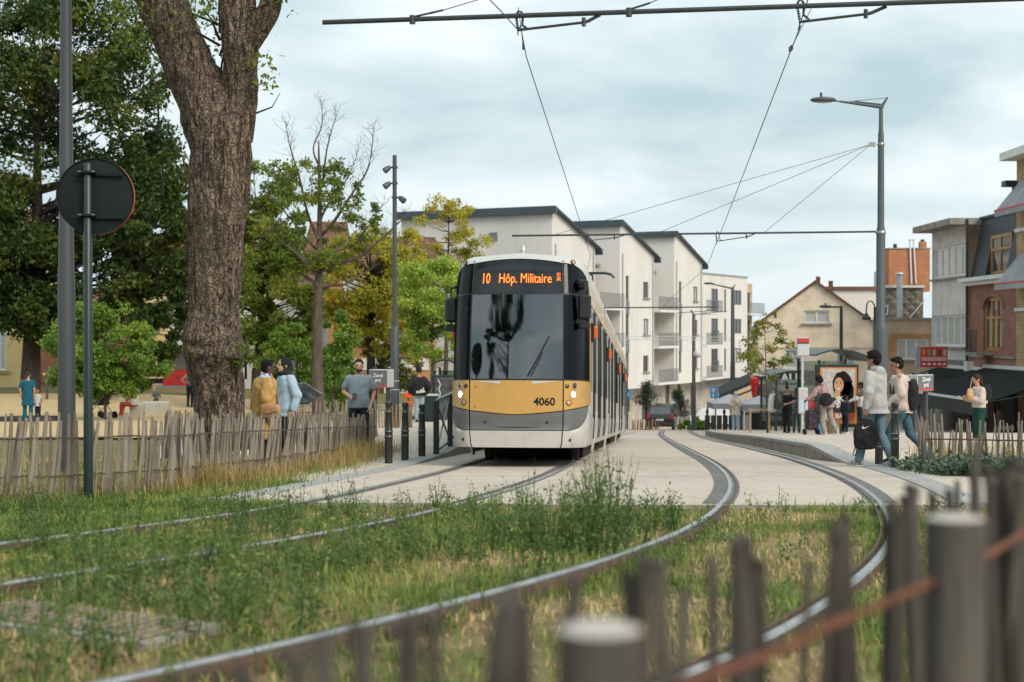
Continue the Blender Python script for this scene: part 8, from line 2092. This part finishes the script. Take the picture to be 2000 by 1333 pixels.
m = MB(); m.ell((0, 0, .85), (.26, .32, .26), 14, 8); m.build('hood', M_BLACKCL, b, True); m = MB(); m.box((0, .12, .55), (.42, .6, .16), bev=.05); m.build('seat', M_BLACKCL, b); m = MB()
for s_ in (-1, 1): m.tube([(s_ * .22, -.45, 1.0), (s_ * .22, .3, .25)], .015, 6); m.tube([(s_ * .22, .1, .55), (s_ * .22, -.3, .15)], .015, 6)
m.build('frame', M_GALV, b)
for s_ in (-1, 1):
    for y in (-.32, .36): m = MB(); m.loft([m.ring((s_ * .25 + k, y, .13), (1, 0, 0), .13, 14) for k in (-.02, .02)]); m.build('wheel', M_TYRE, b)

# ---------------------------------------------------------------- bags
def bag(name, label, cat, loc, rot, build, group=None):
    b = thing(name, label, cat, loc, rot, group); build(b); return b
d = 21.66
def drawstring(b):
    m = MB(); n = 18; rings = []
    for z, rx, ry in ((0, .10, .04), (.02, .17, .075), (.14, .195, .10), (.28, .185, .095), (.38, .15, .075), (.44, .09, .045), (.47, .055, .03)): rings.append([Vector((rx * math.cos(2 * pi * k / n), ry * math.sin(2 * pi * k / n), z)) for k in range(n)])
    m.loft(rings); remesh('sack', m, .011, C_BLACK, b, 2, .014, 9, 3)
    m = MB(); m.prism([(-.075, .335), (-.05, .315), (.055, .365), (-.035, .335), (-.055, .345), (-.05, .375)], 'y', -.102, -.108); m.build('emblem', M_WPAINT, b)
    m = MB(); m.tube(crom([(-.15, 0, .02), (-.19, -.02, -.06), (-.16, -.03, -.09), (-.13, -.01, -.02)], .04), .008, 6); m.tube([(0, 0, .46), (.01, 0, .56)], .014, 6); m.build('cord', C_BLACK, b)
bag('drawstring_bag', 'black drawstring bag with white swoosh hanging from the boy in grey', 'bag', (X(1690, d), d - .02, Zp(878, d)), R(-4), drawstring)
d = 22.45
def backpack(b):
    m = MB(); n = 18; rings = []
    for z, rx, ry, oy in ((-.24, .11, .05, .0), (-.22, .145, .085, .0), (-.05, .16, .11, .01), (.12, .15, .095, .0), (.22, .11, .06, -.01), (.255, .05, .03, -.01)): rings.append([Vector((rx * math.cos(2 * pi * k / n), oy + ry * math.sin(2 * pi * k / n), z)) for k in range(n)])
    m.loft(rings); remesh('pack', m, .011, C_BLACK, b, 2, .007, 9, 5)
    for s_ in (-1, 1): m = MB(); m.tube(crom([(s_ * .09, .05, .2), (s_ * .11, .16, .24), (s_ * .13, .27, .16), (s_ * .13, .26, -.02), (s_ * .12, .12, -.16)], .05), .016, 6); m.build('strap', cloth('violet strap', (.05, .03, .07)), b)
bag('backpack', 'black backpack on the boy in the pale pink sweater', 'backpack', (X(1782, d), d, Zp(772, d)), R(72), backpack)
def tote(w, h, dd, mat, strap=None):
    def f(b):
        m = MB(); n = 14; m.loft([[Vector((w * q * math.cos(2 * pi * k / n), dd * q2 * math.sin(2 * pi * k / n), z)) for k in range(n)] for z, q, q2 in ((0, .35, .4), (h * .05, .48, .9), (h * .4, .5, 1), (h * .8, .42, .6), (h, .3, .3))]); remesh('sack', m, .014, mat, b, 2, .012, 10, 2)
        if strap: m = MB(); m.tube(crom([Vector(p) for p in strap], .06), .009, 5); m.build('strap', mat, b)
    return f
M_PLASW = pmat('white plastic bag', (.62, .60, .57), (.52, .50, .48), 8, rough=.4); M_LEATH = pmat('tan leather', (.44, .26, .13), (.37, .21, .10), 6, rough=.5); M_SHINE = pmat('shiny black bag', (.015, .017, .022), (.05, .055, .06), 9, rough=.3)
d = 49.4; bag('carrier_bag', 'white plastic carrier bag on the arm of the woman in black', 'bag', (X(1509, d), d, Zp(805, d)), 0, tote(.34, .62, .12, M_PLASW, [(-.02, 0, .6), (.02, 0, .75), (.06, 0, .6)]))
d = 49.2; bag('carrier_bag', 'black shiny bag hanging between the white carrier bag and the woman in black', 'bag', (X(1521, d), d, Zp(800, d)), 0, tote(.34, .6, .12, M_SHINE, [(-.02, 0, .58), (.03, 0, .8), (.06, 0, .58)]))
d = 39.72; bag('sling_bag', 'small black sling bag on the back of the dusty pink jacket', 'bag', (X(1613, d), d, Zp(792, d)), R(-20), tote(.36, .34, .10, C_BLACK, [(-.1, 0, .3), (-.12, .08, .5), (-.05, .14, .62)]))
d = 30.9; bag('shoulder_bag', 'tan shoulder bag held in front by the woman with the phone', 'bag', (X(1892, d), d - .1, Zp(782, d)), R(30), tote(.20, .26, .07, M_LEATH, [(0, 0, .24), (.1, .05, .42), (.2, .1, .5)])); bag('shoulder_bag', 'black bag behind the back of the woman with the phone', 'bag', (X(1931, d), d + .1, Zp(779, d)), R(10), tote(.24, .30, .09, C_BLACK))
d = 19.72
def crossbody(b):
    m = MB(); n = 14; m.loft([[Vector((q * (.15 if abs(math.cos(2 * pi * k / n)) > .3 else .14) * math.copysign(abs(math.cos(2 * pi * k / n)) ** .6, math.cos(2 * pi * k / n)), q2 * .05 * math.sin(2 * pi * k / n), z)) for k in range(n)] for z, q, q2 in ((0, .85, .7), (.02, 1, 1), (.16, 1.02, 1), (.2, .95, .6))]); remesh('pouch', m, .010, M_LEATH, b, 2, .004)
    m = MB(); m.tube([(-.13, -.055, .09), (.0, -.062, .075), (.13, -.055, .11)], .006, 5); m.build('flap_edge', pmat('dark leather edge', (.25, .11, .04), None), b); m = MB(); m.tube(crom([(.13, 0, .18), (.10, -.03, .4), (.02, -.02, .62)], .06), .010, 5); m.build('strap', M_LEATH, b)
bag('crossbody_bag', 'tan leather crossbody bag on the woman in the ochre cardigan', 'bag', (X(528, d), d, Zp(818, d)), R(-14), crossbody)
d = 21.1; bag('tote_bag', 'large black shiny tote swung behind the woman in light blue', 'bag', (X(592, d), d + .1, Zp(784, d)), R(10), lambda b: (lambda m: (m.prism([(-.16, -.06), (.06, -.05), (.27, .10), (.02, .28), (-.14, .26)], 'y', -.06, .06), remesh('sack', m, .011, M_SHINE, b, 2, .010, 9)))(MB()))
# shopping trolley
d = 39.9; b = thing('shopping_trolley', 'black flowered shopping trolley with pink handle behind the timetable post', 'shopping trolley', (X(1587, d), d + .1, platz(d)), R(10))
m = MB(); m.box((0, 0, .42), (.33, .26, .56), taper=.9, bev=.05); m.build('bag', pmat('black flowered cloth', (.016, .014, .018), (.18, .05, .12), 16, rough=.8, lo=.56, hi=.6), b); m = MB()
for s_ in (-1, 1): m.tube([(s_ * .14, .12, .08), (s_ * .14, .16, .95)], .012, 6)
m.tube([(-.14, .16, .95), (.14, .16, .95)], .02, 6); m.build('frame', M_GALV, b); m = MB(); m.box((.05, .1, .83), (.24, .05, .22), bev=.03); m.build('pink_flap', pmat('pink plastic', (.62, .08, .12), None), b)
for s_ in (-1, 1):
    for q_ in (0, 1): m = MB(); m.loft([m.ring((s_ * .19 + k, .05 + q_ * .12 - .06, .08), (1, 0, 0), .08, 12) for k in (-.015, .015)]); m.build('wheel', M_TYRE, b)
b = thing('bucket', 'blue bucket standing at the foot of the poster panel', 'bucket', (X(1600, 44), 44, platz(44))); m = MB(); m.lathe([(.12, 0), (.15, .32), (.14, .32), (.11, .03)], (0, 0, 0), 14); m.build('tub', pmat('blue plastic', (.05, .22, .42), None, rough=.4), b); m = MB(); m.tube([(-.15, 0, .3), (0, -.05, .2), (.15, 0, .3)], .006, 4); m.build('handle', M_GALV, b)
b = thing('timber_post', 'short weathered round timber post under the poster', 'post', (X(1626, 45.2), 45.2, platz(45.2))); m = MB(); m.lathe([(.26, 0), (.25, .42), (.2, .43)], (0, 0, 0), 14); m.build('post', M_PICKB, b)

# ---------------------------------------------------------------- what the windscreen mirrors: a bare tree and a gabled house behind the viewer
tree('street_tree', 'dark branching tree mirrored in the left half of the tram windscreen', 'tree', (-8.6, -8, zs(-8)), (1.0, 0, 9.5), .5, [((.5, 0, 12.5), (4.5, 2.5, 2), 40, 9000), ((-3.5, 0, 9), (1.6, 1.6, 2.5), 16, 3500)], LM_DARK, .25, M_BARKD, 77, fork=.5)
b = thing('gabled_house', 'dark gabled house mirrored in the tram windscreen', 'house', (-9, -42, zs(-30))); m = MB(); m.box((0, -4, 3), (9, 8, 6.2)); m.build('wall', M_REDBR, b); m = MB(); m.prism([(-4.6, 6.1), (4.6, 6.1), (0, 11.5)], 'y', -8.2, .2); m.build('roof', M_SLATE, b)
for x in (-2.4, 0, 2.4): window(b, x - .6, x + .6, 3, 4.8, .06, mull=(.5,))
b = thing('terrace_house', 'long low terrace mirrored beside the gabled house in the windscreen', 'house', (-26, -44, zs(-34))); m = MB(); m.box((0, -4, 2), (18, 8, 5.4)); m.build('wall', M_GREYBR, b); m = MB(); m.prism([(-9, 4.7), (9, 4.7), (8, 6.5), (-8, 6.5)], 'y', -8.1, .1); m.build('roof', M_TILE, b)
# ================================================================== grass, weeds, ground cover
GR = np.random.RandomState(42)
LM_GRASS = leafmat('meadow grass', (.12, .19, .04), (.22, .29, .06), (.38, .33, .11), 1.6, .35, .35)
LM_DRY = leafmat('straw grass', (.48, .35, .16), (.60, .46, .22), (.33, .27, .11), 2.0, .3, .25)
LM_WEED = leafmat('weed leaves', (.075, .135, .04), (.15, .23, .06), (.27, .30, .08), 1.3, .35, .35)
LM_SAGE = leafmat('grey green leaves', (.085, .13, .085), (.15, .20, .13), (.05, .10, .04), 3, .3, .2)
LM_GOLD = leafmat('golden grass', (.34, .24, .09), (.45, .33, .14), (.26, .22, .08), 2.0, .3, .3)
def zgrass(x, y): return zbase(x, y) - .05
def blades(name, P, h, w, mat, bend=.35, parent=None, lean=(0, 0)):
    n = len(P); a = GR.uniform(0, 2 * pi, n); d = np.stack([np.cos(a), np.sin(a), np.zeros(n)], 1); s = np.stack([-np.sin(a), np.cos(a), np.zeros(n)], 1)
    hh = (h * GR.uniform(.45, 1.35, n))[:, None]; ww = (w * GR.uniform(.6, 1.4, n))[:, None]; b = (bend * GR.uniform(.1, 1.6, n))[:, None]
    up = np.array([[0, 0, 1.0]]); mid = P + up * hh * .55 + d * hh * b * .3; tip = P + up * hh * (1 - .35 * b) + d * hh * b
    V = np.empty((n, 6, 3)); V[:, 0] = P - s * ww; V[:, 1] = P + s * ww; V[:, 2] = mid + s * ww * .8; V[:, 3] = mid - s * ww * .8; V[:, 4] = tip + s * ww * .12; V[:, 5] = tip - s * ww * .12
    i = np.arange(n)[:, None] * 6; Q = np.concatenate([i + np.array([[0, 1, 2, 3]]), i + np.array([[3, 2, 4, 5]])], 0)
    return np_mesh(name, V.reshape(-1, 3), Q, mat, parent)
R_L = [(np.array([p.y for p in l]), np.array([p.x for p in l])) for l in (L1, L2, L3, L4)]
def raildist(x, y): return np.min(np.stack([np.abs(x - np.interp(y, ys, xs)) for ys, xs in R_L]), 0)
def scatter(n, x0, x1, y0, y1, dens):
    """random ground points thinned by a density function; more near the viewer's edge is not needed"""
    x = GR.uniform(x0, x1, n); y = y0 + (y1 - y0) * GR.uniform(0, 1, n) ** 1.0
    k = (np.abs(x) < y * .40 + .4) & (y < 14.05 - .035 * x * (x < 0) - .02 * x * (x > 0))
    x, y = x[k], y[k]; rd = raildist(x, y); k = rd > .045
    x, y, rd = x[k], y[k], rd[k]; p = np.array([dens(a, b, r) for a, b, r in zip(x, y, rd)]); k = GR.uniform(0, 1, len(x)) < p
    x, y = x[k], y[k]; z = np.array([zgrass(a, b) for a, b in zip(x, y)]); return np.stack([x, y, z], 1)
nz2 = lambda x, y, s, o=0: noise.noise(Vector((x * s, y * s, o)))
x3 = lambda y: float(np.interp(y, R_L[2][0], R_L[2][1]))
def patch_green(x, y, r): return min(1, max(.02, .13 + 1.7 * nz2(x, y, .8, 1) + .5 * nz2(x, y, 2.6, 4) + (.25 if x < x3(y) else -.02) + (.5 if r < .16 else 0)))
P = scatter(190000, -6.5, 5.8, 3.4, 14.4, patch_green)
tag(blades('grass', P, .068, .0042, LM_GRASS, .6), kind='stuff')
P = scatter(100000, -6.5, 5.8, 3.4, 14.4, lambda x, y, r: min(1, max(.05, .36 - 1.5 * nz2(x, y, .8, 1) + .4 * nz2(x, y, 3, 8))))
tag(blades('dry_grass', P, .055, .0035, LM_DRY, 1.1), kind='stuff')
P = scatter(15000, -6.5, 5.8, 3.4, 14.4, lambda x, y, r: min(1, max(0, .15 + 1.2 * nz2(x, y, .7, 11) + (.35 if r < .3 else 0))))
tag(blades('tall_grass', P, .16, .0045, LM_GRASS, .5), kind='stuff')
# weeds: upright stems with small leaves
def weeds(name, pts, hs, mat, leaf=.034, per=34):
    LP = []; m = MB()
    for (x, y, z), h in zip(pts, hs):
        k = int(per * (.5 + h * 1.8)); nb = 1 + int(h * 7)
        for b in range(nb):
            a = GR.uniform(0, 2 * pi); sp = h * GR.uniform(.05, .32); t = GR.uniform(.08, 1, k // nb + 2)
            tip = np.array([math.cos(a) * sp, math.sin(a) * sp, h * GR.uniform(.65, 1.05)]); q = t[:, None] * tip[None] + GR.normal(size=(len(t), 3)) * (.016 + .03 * h * (1 - t[:, None]) ** .7)
            LP.append(q + np.array([[x, y, z]])); 
            if h > .2: m.tube([(x, y, z), (x + tip[0] * .5 + .01, y + tip[1] * .5, z + tip[2] * .55), (x + tip[0], y + tip[1], z + tip[2])], [.004, .003, .0015], 3, caps=False)
    LP = np.concatenate(LP); V = leaves_np(LP, leaf, GR, up=.5, aspect=.38); o = np_mesh(name, V, quads(len(LP)), mat)
    tag(o, kind='stuff')
    if m.v: st_ = m.build('weed_stems', mat); tag(st_, kind='stuff'); st_.parent = o
    return o
def dw(x, y, r):
    if -2.75 < x < -1.35 and 6.1 < y < 7.2: return .22
    if x > x3(y) + .1: return .04 + max(0, .25 * nz2(x, y, 1.3, 21))
    return min(1, max(.0, .22 + 1.7 * nz2(x, y, .8, 20) + .5 * nz2(x, y, 2.2, 5) + (.2 if 6.5 < y < 12 else -.1)))
P = scatter(5600, -5.5, 5, 4.0, 14.0, dw)
weeds("weeds", P, np.clip(GR.gamma(4, .056, len(P)) * np.array([1.15 if p[0] < x3(p[1]) else .55 for p in P]), .06, .36), LM_WEED)
# the tallest weeds, between the two tracks and on the slab edge
tp = []
for px_, d_, n_, h_ in ((1150, 10.0, 22, .62), (1180, 10.4, 9, .74), (1100, 10.2, 14, .36), (1010, 10.6, 16, .32), (960, 11.4, 14, .27), (1215, 10.8, 8, .30), (1285, 12.6, 6, .2), (870, 12.9, 14, .22), (900, 13.2, 8, .3), (690, 9.3, 10, .26), (600, 8.4, 10, .26), (420, 7.2, 16, .30), (540, 7.0, 16, .30), (470, 6.4, 10, .28), (250, 7.4, 10, .22), (60, 5.6, 8, .35), (120, 9.0, 12, .22), (330, 8.6, 14, .22), (1700, 13.4, 6, .16), (800, 9.6, 12, .25)):
    for k in range(n_):
        x = X(px_, d_) + GR.normal() * .14; y = d_ + GR.normal() * .22
        if y > 13.9: y = 13.85
        if raildist(np.array([x]), np.array([y]))[0] < .06: continue
        tp.append((x, y, zgrass(x, y), h_ * GR.uniform(.55, 1.15)))
weeds('weeds', [t[:3] for t in tp], [t[3] for t in tp], LM_WEED, .040, 30)
# blurred weed by the foreground fence and grass at its foot
fw = [(X(1232, 2.0) + GR.normal() * .03, 2.0 + GR.normal() * .05, zgrass(.1, 2), GR.uniform(.5, .82)) for k in range(7)]
weeds('weeds', [t[:3] for t in fw], [t[3] for t in fw], LM_WEED, .034, 26)
# golden grass along the left fence
fl = crom([(a, b, 0) for a, b in [(-6.0, 13.0), (-5.0, 14.0), (-4.4, 14.6), (-3.9, 15.3), (-3.62, 16.3), (-3.35, 17.6), (-3.12, 19.4), (-2.98, 21.2), (-2.82, 23.6), (-2.62, 26.8)]], .1)
def along(n, f, spread, off):
    out = []
    for k in range(n):
        t = GR.uniform(0, 1); i = int(t * (len(fl) - 1)); p = fl[i]
        if GR.uniform() > f(t, p): continue
        x, y = p.x + off + GR.normal() * spread, p.y + GR.normal() * spread * .6; out.append((x, y, zs(y) - .05))
    return np.array(out)
def gd(t, p): return min(1, max(.02, -.05 + 1.2 * nz2(p.x, p.y, 1.1, 31) + (1.0 if p.y > 21 else 0) + (.9 if 15.7 < p.y < 16.9 else 0)))
P = along(11000, gd, .18, .12); tag(blades('golden_grass', P, .27, .0045, LM_GOLD, .75), kind='stuff')
P = along(5000, lambda t, p: 1.0 if p.y > 22 or 15.8 < p.y < 16.8 else .1, .22, .22); tag(blades('golden_grass', P, .40, .004, LM_GOLD, .45), kind='stuff')
P = along(5000, lambda t, p: .6, .25, -.25); tag(blades('dry_grass', P, .32, .0045, LM_GOLD, .6), kind='stuff')
P = along(16000, lambda t, p: .9 if p.y < 17.5 else .25, .30, .25); tag(blades('grass', P, .15, .0045, LM_GRASS, .6), kind='stuff')
def strip(n, x0, x1, y0, y1, h, mat, f=lambda x, y: 1):
    x = GR.uniform(x0, x1, n); y = GR.uniform(y0, y1, n); k = np.array([GR.uniform() < f(a, b) for a, b in zip(x, y)]); x, y = x[k], y[k]; z = np.array([zbase(a, b) - .05 for a, b in zip(x, y)])
    return tag(blades('grass', np.stack([x, y, z], 1), h, .006, mat, .7), kind='stuff')
inleft = lambda x, y: 1.0 if x < float(np.interp(y, [p.y for p in fl], [p.x for p in fl])) - .05 else 0
strip(14000, -8.5, -2.8, 14, 24, .14, LM_DRY, inleft); strip(26000, -8.5, -2.8, 14, 22, .17, LM_GRASS, lambda x, y: inleft(x, y) * (.5 + nz2(x, y, 1, 3)))
onleft = lambda x, y: 1.0 if float(np.interp(y, [p.y for p in fl], [p.x for p in fl])) < x < xat(L1, y) - .1 and (y < 14.2 or x < kerbL(y) - .3) else 0
strip(60000, -6.5, -2.0, 9.5, 17.5, .11, LM_GRASS, onleft)
# sage like ground cover round the right hand fence
LP = []
for k in range(150):
    x, y = GR.uniform(X(1785, 20), 8.6), GR.uniform(18.9, 20.5)
    if x > 8.2 and y > 20: continue
    c = np.array([x, y, zs(y) + GR.uniform(.02, .13)]); LP.append(c + GR.normal(size=(60, 3)) * np.array([.12, .12, .06]))
LP = np.concatenate(LP); LP[:, 2] = np.maximum(LP[:, 2], zs(20) - .05); tag(np_mesh('ground_cover', leaves_np(LP, .085, GR, up=.9, aspect=.5), quads(len(LP)), LM_SAGE), kind='stuff')
rows = [[(lerp(X(1790, 20), 9.5, i / 6), y + (.25 if i == 0 else 0)) for i in range(7)] for y in (18.6, 19.4, 20.3, 21)]
sheet('planting_bed', rows, M_SOIL, .012, lambda x, y: zs(y))
P = np.array([(GR.uniform(X(1800, 22), 9), y, zs(y)) for y in GR.uniform(20.2, 23.5, 1800)]); tag(blades('golden_grass', P[::3], .42, .006, LM_GOLD, .5), kind='stuff')
